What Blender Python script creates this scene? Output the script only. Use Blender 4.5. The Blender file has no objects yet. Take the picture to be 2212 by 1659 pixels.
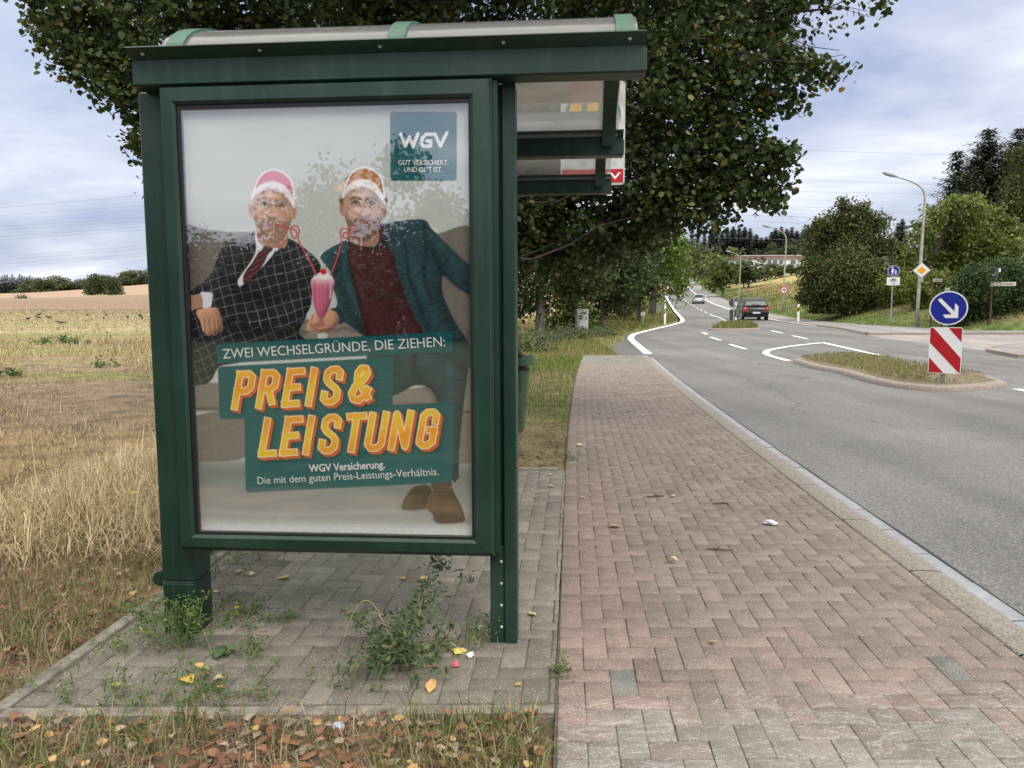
import bpy, math, random
import numpy as np
from mathutils import Matrix, Vector
rng = np.random.default_rng(7); random.seed(7)
S = bpy.context.scene; COL = S.collection
rad = math.radians
# ---------------------------------------------------------------- camera
PITCH, ROLL, EYE = rad(5.7), rad(-0.24), 1.42
F, CX, CY = 1662.0, 1106.0, 829.5            # the photo read at 2212 x 1659
cam_d = bpy.data.cameras.new('camera'); cam = bpy.data.objects.new('camera', cam_d); COL.objects.link(cam)
cam_d.sensor_width = 36; cam_d.lens = 36 * F / 2212; cam_d.clip_start = .05; cam_d.clip_end = 6000
cam.matrix_world = Matrix.Translation((0, 0, EYE)) @ Matrix.Rotation(rad(90) - PITCH, 4, 'X') @ Matrix.Rotation(ROLL, 4, 'Z')
S.camera = cam
# ---------------------------------------------------------------- sky, sun, exposure
SUN_EL, SUN_AZ = rad(48), rad(150)           # compass azimuth measured from +Y towards +X
W = bpy.data.worlds.new('World'); S.world = W; W.use_nodes = True
nt = W.node_tree; nt.nodes.clear(); N = nt.nodes.new; LK = nt.links.new
out = N('ShaderNodeOutputWorld'); sky = N('ShaderNodeTexSky'); sky.sky_type = 'NISHITA'; sky.sun_disc = False
sky.sun_elevation = SUN_EL; sky.sun_rotation = SUN_AZ; sky.air_density = 1.2; sky.dust_density = 2
b1 = N('ShaderNodeBackground'); b1.inputs[1].default_value = .12; LK(sky.outputs[0], b1.inputs[0])
tc = N('ShaderNodeTexCoord'); sx = N('ShaderNodeSeparateXYZ'); LK(tc.outputs['Generated'], sx.inputs[0])
ad = N('ShaderNodeMath'); ad.operation = 'ADD'; ad.inputs[1].default_value = .16
mx = N('ShaderNodeMath'); mx.operation = 'MAXIMUM'; mx.inputs[1].default_value = 0.02
LK(sx.outputs[2], mx.inputs[0]); LK(mx.outputs[0], ad.inputs[0])
def mth(op, a, b):
    m = N('ShaderNodeMath'); m.operation = op
    for i, q in enumerate((a, b)):
        if isinstance(q, (int, float)): m.inputs[i].default_value = q
        else: LK(q, m.inputs[i])
    return m.outputs[0]
cx = N('ShaderNodeCombineXYZ'); LK(mth('DIVIDE', sx.outputs[0], ad.outputs[0]), cx.inputs[0]); LK(mth('DIVIDE', sx.outputs[1], ad.outputs[0]), cx.inputs[1])
n1 = N('ShaderNodeTexNoise'); n1.inputs['Scale'].default_value = .85; n1.inputs['Detail'].default_value = 9; n1.inputs['Roughness'].default_value = .55; n1.inputs['Distortion'].default_value = .35
n2 = N('ShaderNodeTexNoise'); n2.inputs['Scale'].default_value = .42; n2.inputs['Detail'].default_value = 7; n2.inputs['Roughness'].default_value = .5
mp = N('ShaderNodeMapping'); mp.inputs['Location'].default_value = (3.1, 1.7, 0); mp.inputs['Scale'].default_value = (.8, 1.15, 1); LK(cx.outputs[0], mp.inputs[0])
LK(mp.outputs[0], n1.inputs['Vector']); LK(mp.outputs[0], n2.inputs['Vector'])
def ramp(nt_, fac, stops):
    r = nt_.nodes.new('ShaderNodeValToRGB'); e = r.color_ramp.elements
    while len(e) > 1: e.remove(e[-1])
    e[0].position = stops[0][0]; e[0].color = (*stops[0][1], 1)
    for p, c in stops[1:]:
        q = e.new(p); q.color = (*c, 1)
    nt_.links.new(fac, r.inputs[0]); return r.outputs[0]
cl = ramp(nt, n1.outputs['Fac'], [(.30, (.25, .31, .47)), (.42, (.34, .39, .55)), (.50, (.46, .50, .63)), (.58, (.58, .605, .71)), (.70, (.80, .81, .86))])
b2 = N('ShaderNodeBackground'); zc = N('ShaderNodeMix'); zc.data_type = 'RGBA'; LK(cl, zc.inputs[6]); zc.inputs[7].default_value = (.78, .755, .71, 1); LK(zc.outputs[2], b2.inputs[0])
zg = N('ShaderNodeMapRange'); zg.interpolation_type = 'SMOOTHSTEP'; zg.inputs[1].default_value = .33; zg.inputs[2].default_value = .85; zg.inputs[3].default_value = 1.0; zg.inputs[4].default_value = 2.5
zh = N('ShaderNodeMapRange'); zh.interpolation_type = 'SMOOTHSTEP'; zh.inputs[1].default_value = .33; zh.inputs[2].default_value = .8; LK(sx.outputs[2], zh.inputs[0]); LK(zh.outputs[0], zc.inputs[0])
LK(sx.outputs[2], zg.inputs[0]); LK(zg.outputs[0], b2.inputs[1])         # brightest overhead: overcast dome boosted above the view to light the ground
fc = ramp(nt, n2.outputs['Fac'], [(.34, (.68,)*3), (.5, (.9,)*3), (.62, (1,)*3)])
mxs = N('ShaderNodeMixShader'); LK(fc, mxs.inputs[0]); LK(b1.outputs[0], mxs.inputs[1]); LK(b2.outputs[0], mxs.inputs[2]); LK(mxs.outputs[0], out.inputs[0])
sl = bpy.data.lights.new('sun', 'SUN'); sl.energy = 1.5; sl.angle = rad(30); sl.color = (1, .93, .82)
sun = bpy.data.objects.new('sun', sl); COL.objects.link(sun)
sd = Vector((math.sin(SUN_AZ) * math.cos(SUN_EL), math.cos(SUN_AZ) * math.cos(SUN_EL), math.sin(SUN_EL)))
sun.rotation_euler = sd.to_track_quat('Z', 'Y').to_euler()
S.view_settings.view_transform = 'Standard'; S.view_settings.look = 'None'; S.view_settings.gamma = 1; S.view_settings.exposure = 0.5
S.render.engine = 'CYCLES'; S.cycles.max_bounces = 8; S.cycles.transparent_max_bounces = 12
# ---------------------------------------------------------------- measuring helpers
def ray(u, v):
    a = (u - CX) / F; b = -(v - CY) / F; c, s = math.cos(ROLL), math.sin(ROLL)
    a, b = a * c - b * s, a * s + b * c
    return np.array([a, math.cos(PITCH) + b * math.sin(PITCH), -math.sin(PITCH) + b * math.cos(PITCH)])
def at(u, v, y):
    d = ray(u, v); return np.array([0, 0, EYE]) + d * (y / d[1])
def _prof(k):
    k = np.array(k, float); xs = np.arange(-60, 3001, 1.0); ys = np.interp(xs, k[:, 0], k[:, 1])
    out_ = ys.copy()
    for i, x in enumerate(xs):
        w = int(min(max(x * .12, 0), 25)); a, b = max(0, i - w), min(len(xs), i + w + 1); out_[i] = ys[a:b].mean()
    return xs, out_
PR = _prof([(-60, 0), (24, 0), (30, .14), (40, .40), (50, .57), (60, .66), (84, .95), (111, 1.75), (123, 2.1), (170, 4.15), (214, 6.65), (300, 12.2), (400, 18), (600, 27), (1500, 40), (3000, 50)])
PL = _prof([(-60, 0), (24, 0), (40, .25), (95, 1.32), (200, 4.5), (380, 9.2), (600, 11), (3000, 18)])
def sstep(a, b, x):
    t = np.clip((x - a) / (b - a), 0, 1); return t * t * (3 - 2 * t)
def base(x, y):
    x = np.asarray(x, float); y = np.asarray(y, float)
    w = sstep(-.68, -.30, x / np.maximum(y, 30))
    return np.interp(y, *PL) * (1 - w) + np.interp(y, *PR) * w
RDROP = -.07
def hit(u, v, off=0.0, fn=None):
    d = ray(u, v); fn = fn or base; c = np.array([0, 0, EYE]); t0 = .5; t = .5
    f = lambda t: (c + d * t)[2] - float(fn(*(c + d * t)[:2])) - off
    while t < 900:
        if f(t) < 0: break
        t0 = t; t *= 1.01
    for _ in range(40):
        m = (t0 + t) / 2
        if f(m) < 0: t = m
        else: t0 = m
    return c + d * t
def xl(y): return -.02 + .065 * y + .0013 * y * y         # left edge of the footway
def xk(y): return xl(y) + 1.90 - .009 * y                  # footway / kerb
END = 22.6
_le = [(1392,765.5),(1375,751),(1361.7,739),(1356.4,731),(1364,723),(1388,716.6),(1428,707),(1454,700.8),(1469,695.5),(1470,690),(1462,679.6),(1451.7,666.4),(1441,648),(1435,636)]
LE = np.array([hit(u, v, RDROP) for u, v in _le]); 
_re = [(1463.6,601),(1472,607.5),(1481,617.4),(1502.8,635.6),(1524.6,649),(1544.6,658.4),(1572,668),(1599,677),(1663,690),(1699,695.6),(1765,704.8)]
RE = np.array([hit(u, v, RDROP) for u, v in _re])[::-1]
_rb = [(1815,711),(1901,729.5),(2006,741),(2212,766)]
RB = np.array([hit(u, v, RDROP) for u, v in _rb])[::-1]
_be = [(1481,597),(1503,606.5),(1523,624),(1552,639),(1572,648.4),(1599,657.5),(1661,675.7),(1721,686.6),(1810,697),(1919,704),(1981,706.6),(2081,712.5)]
BE = np.array([hit(u, v, 0) for u, v in _be])[::-1]
def Lx(y):                                                  # left edge of carriageway
    y = np.asarray(y, float)
    far = np.interp(y, np.r_[END, LE[:, 1], 320, 420], np.r_[xk(END) + .35, LE[:, 0], 66, 100])
    return np.where(y < END, xk(np.minimum(y, END)) + .35, far)
def Ax(y):                                                  # left edge of everything paved
    y = np.asarray(y, float)
    far = np.minimum(np.interp(y, [END, 24, 26.5, 30, 36], [3.15, 3.2, 3.5, 4.05, 30]), Lx(y) - .22)
    return np.where(y < END, xl(y), far)
def Rx(y):
    y = np.asarray(y, float)
    return np.interp(y, np.r_[-60, RB[:, 1], RE[:, 1], 320, 420], np.r_[16.5, RB[:, 0], RE[:, 0], 73, 108])
def Bx(y):
    y = np.asarray(y, float)
    return np.interp(y, np.r_[31.5, 32.5, 33.6, 34.6, BE[:, 1] , 330, 420], np.r_[140, 90, 40, 26, BE[:, 0], 82, 118]) * (y > 31) + 140 * (y <= 31)
def bank(x, y):
    d = np.maximum(np.asarray(x, float) - Bx(y) - .3, 0); y = np.asarray(y, float)
    near = .30 * np.minimum(d, 3.2) + .03 * np.minimum(np.maximum(d - 3.2, 0), 40)
    farb = .19 * np.minimum(d, 25)
    w = sstep(55, 75, y); return (near * (1 - w) + farb * w) * sstep(33.5, 37, y)
def ground(x, y): return base(x, y) + bank(x, y)
def ghit(u, v): return hit(u, v, 0, ground)
# ---------------------------------------------------------------- materials
MATS = {}
def mat(name, col, rough=.6, metal=0., var=0., scale=6., col2=None, bump=0., bscale=60., attr=False, trans=0., coat=0., spec=.5, detail=5):
    m = bpy.data.materials.new(name); m.use_nodes = True; t = m.node_tree; p = t.nodes['Principled BSDF']
    p.inputs['Roughness'].default_value = rough; p.inputs['Metallic'].default_value = metal
    p.inputs['Specular IOR Level'].default_value = spec; p.inputs['Coat Weight'].default_value = coat; p.inputs['Coat Roughness'].default_value = .08
    p.inputs['Base Color'].default_value = (*col, 1)
    g = t.nodes.new('ShaderNodeNewGeometry'); cur = None
    if attr:
        a = t.nodes.new('ShaderNodeAttribute'); a.attribute_name = 'Col'; cur = a.outputs['Color']
    if var or col2:
        n = t.nodes.new('ShaderNodeTexNoise'); n.inputs['Scale'].default_value = scale; n.inputs['Detail'].default_value = detail; n.inputs['Roughness'].default_value = .6
        t.links.new(g.outputs['Position'], n.inputs['Vector'])
        c2 = col2 or tuple(c * (1 - var) for c in col); c1 = col if col2 else tuple(min(1, c * (1 + var)) for c in col)
        if attr: c2, c1 = (1 - var,) * 3, (1 + var,) * 3
        rr = ramp(t, n.outputs['Fac'], [(.32, c2), (.68, c1)])
        if attr:
            q = t.nodes.new('ShaderNodeMix'); q.data_type = 'RGBA'; q.blend_type = 'MULTIPLY'; q.inputs[0].default_value = 1
            t.links.new(cur, q.inputs[6]); t.links.new(rr, q.inputs[7]); cur = q.outputs[2]
        else: cur = rr
    if cur is not None: t.links.new(cur, p.inputs['Base Color'])
    if bump:
        n = t.nodes.new('ShaderNodeTexNoise'); n.inputs['Scale'].default_value = bscale; n.inputs['Detail'].default_value = 4
        t.links.new(g.outputs['Position'], n.inputs['Vector'])
        b = t.nodes.new('ShaderNodeBump'); b.inputs['Strength'].default_value = bump; b.inputs['Distance'].default_value = .01
        t.links.new(n.outputs['Fac'], b.inputs['Height']); t.links.new(b.outputs[0], p.inputs['Normal'])
    if trans:
        tr = t.nodes.new('ShaderNodeBsdfTranslucent'); ms = t.nodes.new('ShaderNodeMixShader'); ms.inputs[0].default_value = trans
        if cur is not None: t.links.new(cur, tr.inputs[0])
        else: tr.inputs[0].default_value = (*col, 1)
        t.links.new(p.outputs[0], ms.inputs[1]); t.links.new(tr.outputs[0], ms.inputs[2]); t.links.new(ms.outputs[0], t.nodes['Material Output'].inputs[0])
    MATS[name] = m; return m
def lin(r, g, b):
    f = lambda c: (c / 255 / 12.92) if c / 255 <= .04045 else ((c / 255 + .055) / 1.055) ** 2.4
    return (f(r), f(g), f(b))
# ---------------------------------------------------------------- mesh helpers
def mesh_np(name, V, faces, cols=None, smooth=False):
    """V (n,3); faces: list of (m,k) int arrays; cols (n,3) point colours"""
    me = bpy.data.meshes.new(name); V = np.ascontiguousarray(V, np.float32)
    me.vertices.add(len(V)); me.vertices.foreach_set('co', V.ravel())
    tot = [np.full(len(f), f.shape[1], np.int32) for f in faces if len(f)]
    li = np.concatenate([np.asarray(f, np.int32).ravel() for f in faces if len(f)]); tot = np.concatenate(tot)
    me.loops.add(len(li)); me.loops.foreach_set('vertex_index', li)
    me.polygons.add(len(tot)); me.polygons.foreach_set('loop_start', np.r_[0, np.cumsum(tot)[:-1]].astype(np.int32)); me.polygons.foreach_set('loop_total', tot)
    me.update(calc_edges=True)
    if cols is not None:
        a = me.color_attributes.new('Col', 'FLOAT_COLOR', 'POINT'); c = np.ones((len(V), 4), np.float32); c[:, :3] = cols; a.data.foreach_set('color', c.ravel())
    if smooth: me.polygons.foreach_set('use_smooth', np.ones(len(tot), bool))
    me.validate(); return me
def link(name, me, m, parent=None, loc=None, rot=None):
    o = bpy.data.objects.new(name, me); COL.objects.link(o)
    if m is not None:
        for q in (m if isinstance(m, (list, tuple)) else [m]): me.materials.append(q)
    if parent is not None: o.parent = parent
    if loc is not None: o.location = loc
    if rot is not None: o.rotation_euler = rot
    return o
def tag(o, label=None, cat=None, group=None, kind=None):
    if label: o['label'] = label
    if cat: o['category'] = cat
    if group: o['group'] = group
    if kind: o['kind'] = kind
    return o
def thing(name, label, cat, loc=(0, 0, 0), rz=0., group=None):
    o = bpy.data.objects.new(name, None); COL.objects.link(o); o.location = loc; o.rotation_euler = (0, 0, rz); o.empty_display_size = .2
    return tag(o, label, cat, group)
def dup(root, loc, rz=0., label=None, scale=None):
    r = root.copy(); COL.objects.link(r); r.location = loc; r.rotation_euler = (0, 0, rz)
    if scale is not None: r.scale = (scale,) * 3 if isinstance(scale, (int, float)) else scale
    if label: r['label'] = label
    for ch in list(root.children):
        c = ch.copy(); COL.objects.link(c); c.parent = r
        for g in list(ch.children):
            d = g.copy(); COL.objects.link(d); d.parent = c
    return r
class MB:
    """collects polygons"""
    def __init__(s): s.v = []; s.f = []; s.mi = []
    def poly(s, pts, mi=0):
        i = len(s.v); s.v += [tuple(map(float, p)) for p in pts]; s.f.append(list(range(i, i + len(pts)))); s.mi.append(mi)
    def add(s, vs, fs, mi=0):
        i = len(s.v); s.v += [tuple(map(float, p)) for p in vs]
        for f in fs: s.f.append([i + k for k in f]); s.mi.append(mi)
    def box(s, x0, x1, y0, y1, z0, z1, b=0., mi=0):
        """box with chamfered edges b"""
        if b <= 0:
            s.add([(x, y, z) for z in (z0, z1) for y in (y0, y1) for x in (x0, x1)], [(0, 2, 3, 1), (4, 5, 7, 6), (0, 1, 5, 4), (2, 6, 7, 3), (0, 4, 6, 2), (1, 3, 7, 5)], mi); return
        def ring(z, i):
            a, c, d, e = x0 + i, x1 - i, y0 + i, y1 - i
            k = b - i if i < b else 0
            return [(a + b, d, z), (c - b, d, z), (c, d + b, z), (c, e - b, z), (c - b, e, z), (a + b, e, z), (a, e - b, z), (a, d + b, z)]
        R = [ring(z0, b), ring(z0 + b, 0), ring(z1 - b, 0), ring(z1, b)]
        vs = [p for r in R for p in r]; fs = [tuple(range(7, -1, -1)), tuple(range(24, 32))]
        for k in range(3):
            for j in range(8): fs.append((k * 8 + j, k * 8 + (j + 1) % 8, k * 8 + 8 + (j + 1) % 8, k * 8 + 8 + j))
        s.add(vs, fs, mi)
    def tube(s, pts, r, n=10, cap=True, mi=0):
        P = [np.array(p, float) for p in pts]; rs = r if isinstance(r, (list, tuple, np.ndarray)) else [r] * len(P)
        vs = []; up = None
        for i, p in enumerate(P):
            t = P[min(i + 1, len(P) - 1)] - P[max(i - 1, 0)]; t = t / (np.linalg.norm(t) + 1e-9)
            if up is None: up = np.array([1., 0, 0]) if abs(t[0]) < .9 else np.array([0, 1., 0])
            a = np.cross(t, up); a /= np.linalg.norm(a) + 1e-9; bb = np.cross(t, a); up = -np.cross(t, a) if False else np.cross(a, t)
            for k in range(n):
                q = 2 * math.pi * k / n; vs.append(p + rs[i] * (math.cos(q) * a + math.sin(q) * bb))
        fs = []
        for i in range(len(P) - 1):
            for k in range(n): fs.append((i * n + k, i * n + (k + 1) % n, i * n + n + (k + 1) % n, i * n + n + k))
        if cap: fs += [tuple(range(n - 1, -1, -1)), tuple(range((len(P) - 1) * n, len(P) * n))]
        s.add(vs, fs, mi)
    def prism(s, pts2, plane, a0, a1, mi=0):
        """extrude a 2-D outline; plane 'xz' extrudes along y"""
        f = {'xz': lambda p, a: (p[0], a, p[1]), 'xy': lambda p, a: (p[0], p[1], a), 'yz': lambda p, a: (a, p[0], p[1])}[plane]
        n = len(pts2); vs = [f(p, a0) for p in pts2] + [f(p, a1) for p in pts2]
        s.add(vs, [tuple(range(n - 1, -1, -1)), tuple(range(n, 2 * n))] + [(k, (k + 1) % n, n + (k + 1) % n, n + k) for k in range(n)], mi)
    def build(s, name, m, parent=None, smooth=False, loc=None, rot=None, fix=True):
        me = bpy.data.meshes.new(name); me.from_pydata(s.v, [], s.f)
        me.polygons.foreach_set('material_index', np.array(s.mi, np.int32))
        if fix:
            import bmesh
            bm = bmesh.new(); bm.from_mesh(me); bmesh.ops.recalc_face_normals(bm, faces=bm.faces); bm.to_mesh(me); bm.free()
        if smooth: me.polygons.foreach_set('use_smooth', np.ones(len(me.polygons), bool))
        me.update(); return link(name, me, m, parent, loc, rot)
def circ(cx_, cy_, r, n=32, a0=0., a1=2 * math.pi, ry=None):
    full = abs(a1 - a0 - 2 * math.pi) < 1e-6
    return [(cx_ + r * math.cos(a0 + (a1 - a0) * k / (n if full else n - 1)), cy_ + (ry or r) * math.sin(a0 + (a1 - a0) * k / (n if full else n - 1))) for k in range(n)]
def rrect(x0, x1, z0, z1, r, n=5):
    o = []
    for cx_, cz, a in ((x1 - r, z0 + r, -90), (x1 - r, z1 - r, 0), (x0 + r, z1 - r, 90), (x0 + r, z0 + r, 180)):
        for k in range(n): q = rad(a + 90 * k / (n - 1)); o.append((cx_ + r * math.cos(q), cz + r * math.sin(q)))
    return o
def text_np(body, bold=0., shear=0.):
    cu = bpy.data.curves.new('t', 'FONT'); cu.body = body; cu.size = 1; cu.offset = bold; cu.shear = shear; cu.resolution_u = 3; cu.fill_mode = 'FRONT'
    o = bpy.data.objects.new('t', cu); COL.objects.link(o); dg = bpy.context.evaluated_depsgraph_get(); dg.update()
    me = bpy.data.meshes.new_from_object(o.evaluated_get(dg)); V = np.array([v.co[:] for v in me.vertices]); Fs = [list(p.vertices) for p in me.polygons]
    bpy.data.objects.remove(o); bpy.data.curves.remove(cu); bpy.data.meshes.remove(me); return V, Fs
def text(name, body, p0, p1, h, m, parent, y, bold=0., zup=True, th=0.0008):
    """lettering from p0 to p1 (x,z baseline ends) and height h, lying in the plane y of its parent, facing -Y"""
    V, Fs = text_np(body, bold); x0, x1 = V[:, 0].min(), V[:, 0].max(); z0, z1 = V[:, 1].min(), V[:, 1].max()
    a = (V[:, 0] - x0) / (x1 - x0); b = (V[:, 1] - z0) / (z1 - z0) * h
    p0 = np.array(p0); p1 = np.array(p1); d = (p1 - p0) / np.linalg.norm(p1 - p0); nn = np.array([-d[1], d[0]])
    P = p0 + a[:, None] * (p1 - p0) + b[:, None] * nn
    mb = MB(); mb.add([(p[0], y, p[1]) for p in P], Fs); return mb.build(name, m, parent, fix=False)
# leaves, blades -------------------------------------------------------------
def leaf_mesh(name, C, size, cols, aspect=.85, droop=.5, fold=.25, shape='heart', spread=.55, roll=.6):
    """one small folded leaf (two quads) at every centre"""
    n = len(C); size = np.broadcast_to(np.asarray(size, float), (n,))
    yaw = rng.uniform(0, 2 * np.pi, n); pit = rng.normal(-droop, spread, n); rol = rng.normal(0, roll, n)
    d = np.stack([np.cos(pit) * np.cos(yaw), np.cos(pit) * np.sin(yaw), np.sin(pit)], 1)
    s = np.stack([-np.sin(yaw), np.cos(yaw), np.zeros(n)], 1); nrm = np.cross(s, d)
    s2 = s * np.cos(rol)[:, None] + nrm * np.sin(rol)[:, None]; n2 = np.cross(d, s2) * -1
    if shape == 'heart': prof = [(0, 0, 0), (-.5, .22, fold), (-.42, .62, fold), (0, 1, 0), (.42, .62, fold), (.5, .22, fold)]
    else: prof = [(0, 0, 0), (-.3, .3, fold), (-.3, .7, fold), (0, 1, 0), (.3, .7, fold), (.3, .3, fold)]
    V = np.empty((n, 6, 3))
    for k, (a, b, c) in enumerate(prof):
        V[:, k] = C + size[:, None] * (a * aspect * s2 + (b - .4) * d + c * .5 * n2)
    i = np.arange(n)[:, None] * 6; fs = np.concatenate([i + np.array([0, 1, 2, 3]), i + np.array([0, 3, 4, 5])])
    return mesh_np(name, V.reshape(-1, 3), [fs], np.repeat(cols, 6, 0))
def jit(n, c1, c2, k=1.0, extra=None, pe=.0):
    t = rng.beta(1.2, 1.2, n)[:, None]; c = np.array(c1) * (1 - t) + np.array(c2) * t
    c = c * rng.normal(1, .16 * k, (n, 1)).clip(.5, 1.6)
    if extra is not None:
        q = rng.random(n) < pe; c[q] = np.array(extra) * rng.normal(1, .2, (q.sum(), 1)).clip(.4, 1.5)
    return c
def blob_points(blobs, ls, cov=3.5, cl=10, sig=.16, seed=0):
    """leaf centres clustered inside spheres (x,y,z,r)"""
    out_ = []
    for x, y, z, r in blobs:
        n = int(cov * math.pi * r * r / (.5 * ls * ls)); nc = max(3, n // cl)
        v = rng.normal(size=(nc, 3)); v /= np.linalg.norm(v, axis=1)[:, None]
        c = v * (r * rng.random(nc) ** .45)[:, None]
        p = np.repeat(c, cl, 0) + rng.normal(0, max(sig * r, ls * .9) if sig < 1 else ls, (nc * cl, 3)) * np.array([1, 1, .8])
        out_.append(p + np.array([x, y, z]))
    return np.concatenate(out_)
def blades(name, P, h, w, cols, lean=.5, m=None, bend=1.0):
    """thin two-segment blades; P (n,3) roots"""
    n = len(P); h = np.broadcast_to(h, (n,)); w = np.broadcast_to(w, (n,))
    yaw = rng.uniform(0, 2 * np.pi, n); l = np.abs(rng.normal(lean, lean * .5, n)).clip(0, 1.45)
    d = np.stack([np.cos(yaw), np.sin(yaw), np.zeros(n)], 1); s = np.stack([-np.sin(yaw), np.cos(yaw), np.zeros(n)], 1)
    up = np.array([0, 0, 1.0])
    m1 = P + h[:, None] * .5 * (d * np.sin(l * .6)[:, None] + up * np.cos(l * .6)[:, None])
    l2 = np.minimum(l * (1 + .6 * bend), 1.75)
    tip = m1 + h[:, None] * .5 * (d * np.sin(l2)[:, None] + up * np.cos(l2)[:, None])
    tip[:, 2] = np.maximum(tip[:, 2], P[:, 2] + .004); ww = w[:, None] * .5
    V = np.stack([P - s * ww, P + s * ww, m1 + s * ww * .8, m1 - s * ww * .8, tip], 1)
    i = np.arange(n)[:, None] * 5
    return mesh_np(name, V.reshape(-1, 3), [i + np.array([0, 1, 2, 3]), i + np.array([3, 2, 4])], np.repeat(cols, 5, 0))
# ================================================================ GROUND
def gcolor(x, y):
    d = Ax(y) - x; left = d >= 0
    c = np.empty(x.shape + (3,)); c[:] = (.19, .145, .085)
    def put(mask, col, k=1.0):
        mm = np.clip(mask, 0, 1)[..., None] * k; c[:] = c * (1 - mm) + np.array(col) * mm
    wob = np.sin(x * .23 + 1.3) * .6 + np.sin(x * .071 + y * .05) * 1.2
    yy = y - .05 * x + wob * (1 + y * .01)
    put(sstep(9, 14, yy), (.235, .17, .115)); put(sstep(19, 26, yy), (.30, .235, .12)); put(sstep(36, 46, yy), (.35, .285, .16))
    for a, w, k in ((16.5, 1.1, .75), (20.5, 1.0, .5), (25.5, 2.2, .75), (31, 2.5, .7), (38, 3, .55), (53, 3, .35), (70, 4, .25)):
        put(np.exp(-((yy - a) / w) ** 2), (.17, .20, .055), k)
    for a, w in ((22.8, .8), (28.5, 1.0), (34.5, 1.5), (48, 2.0), (61, 3), (84, 5)): put(np.exp(-((yy - a) / w) ** 2), (.27, .19, .12), .55)
    put(sstep(92, 100, yy), (.25, .18, .125)); put(sstep(150, 190, yy), (.29, .225, .135), .6); put(sstep(196, 203, yy), (.42, .33, .2), .8); put(sstep(205, 212, yy), (.37, .265, .185))
    put(sstep(420, 520, y), (.12, .14, .06))
    # verge along the road
    vw = 1.6 + .12 * np.maximum(y, 0); put(sstep(6.2, 8, y) * (1 - sstep(.75, 1.25, d / vw)) * left, (.16, .155, .062), .9)
    put(sstep(6.2, 8, y) * np.exp(-((y - 8) / 1.8) ** 2) * (d < 2) * left, (.15, .105, .065), .7)
    put((y < 9) * sstep(1.0, 1.9, d) * left * (y > 3.2), (.24, .175, .095), .8)
    put((y < 3.6) * left * 1.0, (.15, .11, .07), .9)
    put(sstep(.6, -1.5, y) if False else (y < 0.4) * 1.0, (.045, .055, .024), .9)
    # right-hand verge, bank and meadow
    e = x - Bx(y); r = e > 0
    put(r * 1.0, (.115, .15, .048)); put(r * sstep(1.0, 3.0, e) * (1 - sstep(58, 66, y)), (.22, .18, .10), .65)
    put(r * sstep(62, 72, y) * sstep(6, 12, e + .02 * y), (.38, .30, .135), .95); put(r * sstep(62, 72, y) * np.exp(-((e - 9 - 2 * np.sin(y * .13)) / 2.2) ** 2), (.24, .235, .085), .6)
    put(r * (np.sin(e * .55 + np.sin(y * .05) * 2) > .55) * sstep(70, 80, y) * sstep(9, 14, e), (.25, .23, .09), .55)
    return c
def make_ground():
    ys = np.r_[np.arange(-60, -4, 4), np.arange(-4, 30, .25), np.arange(30, 36, .15), np.arange(36, 100, .8), np.arange(100, 420, 4), np.geomspace(420, 2600, 24)]
    dl = np.r_[0, .06, np.geomspace(.15, 14, 60), np.geomspace(14.4, 60, 55), np.geomspace(62, 400, 70), np.geomspace(410, 2600, 20)][::-1]
    dr = np.r_[0, .06, np.geomspace(.15, 45, 70), np.geomspace(46, 2500, 50)]
    X = []; 
    for y in ys:
        a, b = float(Ax(y)), float(Bx(y)); X.append(np.r_[a - dl, a + .03, a * .5 + b * .5, b - .03, b + dr])
    X = np.array(X); Y = np.repeat(ys[:, None], X.shape[1], 1); Z = ground(X, Y) - .022
    nl = len(dl); Z[:, nl:nl + 3] -= .33
    near = (np.abs(Y) < 40); Z += near * .012 * (np.sin(X * 3.1 + Y * 1.7) + np.sin(X * 1.3 - Y * 2.3)) * np.clip((Ax(Y) - X) * 1.5, 0, 1)
    Z += .05 * np.clip(-(X + 3) / 3, 0, 1) * near * np.sin(X * .9 + Y * .6)
    lx = (X + .036) * math.cos(rad(4.6)) - (Y - 3.14) * math.sin(rad(4.6)); ly = (X + .036) * math.sin(rad(4.6)) + (Y - 3.14) * math.cos(rad(4.6)); Z -= .07 * ((lx > -1.74) & (ly > -.5) & (ly < 3.5) & (lx < .3))
    nr, nc = X.shape; idx = np.arange(nr * nc).reshape(nr, nc)
    q = np.stack([idx[:-1, :-1], idx[:-1, 1:], idx[1:, 1:], idx[1:, :-1]], -1).reshape(-1, 4)
    C = gcolor(X, Y)
    me = mesh_np('ground', np.stack([X, Y, Z], -1).reshape(-1, 3), [q], C.reshape(-1, 3), smooth=True)
    m = mat('soil_and_stubble', (.2, .15, .1), rough=.95, attr=True, var=.45, scale=2.2, bump=1.0, bscale=26, spec=.1, detail=9)
    # fine second octave of colour: straw flecks
    tag(link('ground', me, m), kind='structure')
make_ground()
def sheet(name, ys, f0, f1, zoff, m, n=10, zf=None):
    ys = np.asarray(ys, float); t = np.linspace(0, 1, n + 1); a = np.array([float(f0(y)) for y in ys])[:, None]; b = np.array([float(f1(y)) for y in ys])[:, None]
    X = a + (b - a) * t; Y = np.repeat(ys[:, None], n + 1, 1); Z = (base(X, Y) if zf is None else zf(X, Y)) + zoff
    idx = np.arange(X.size).reshape(X.shape); q = np.stack([idx[:-1, :-1], idx[:-1, 1:], idx[1:, 1:], idx[1:, :-1]], -1).reshape(-1, 4)
    o = link(name, mesh_np(name, np.stack([X, Y, Z], -1).reshape(-1, 3), [q], smooth=True), m); return tag(o, kind='structure')
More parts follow.
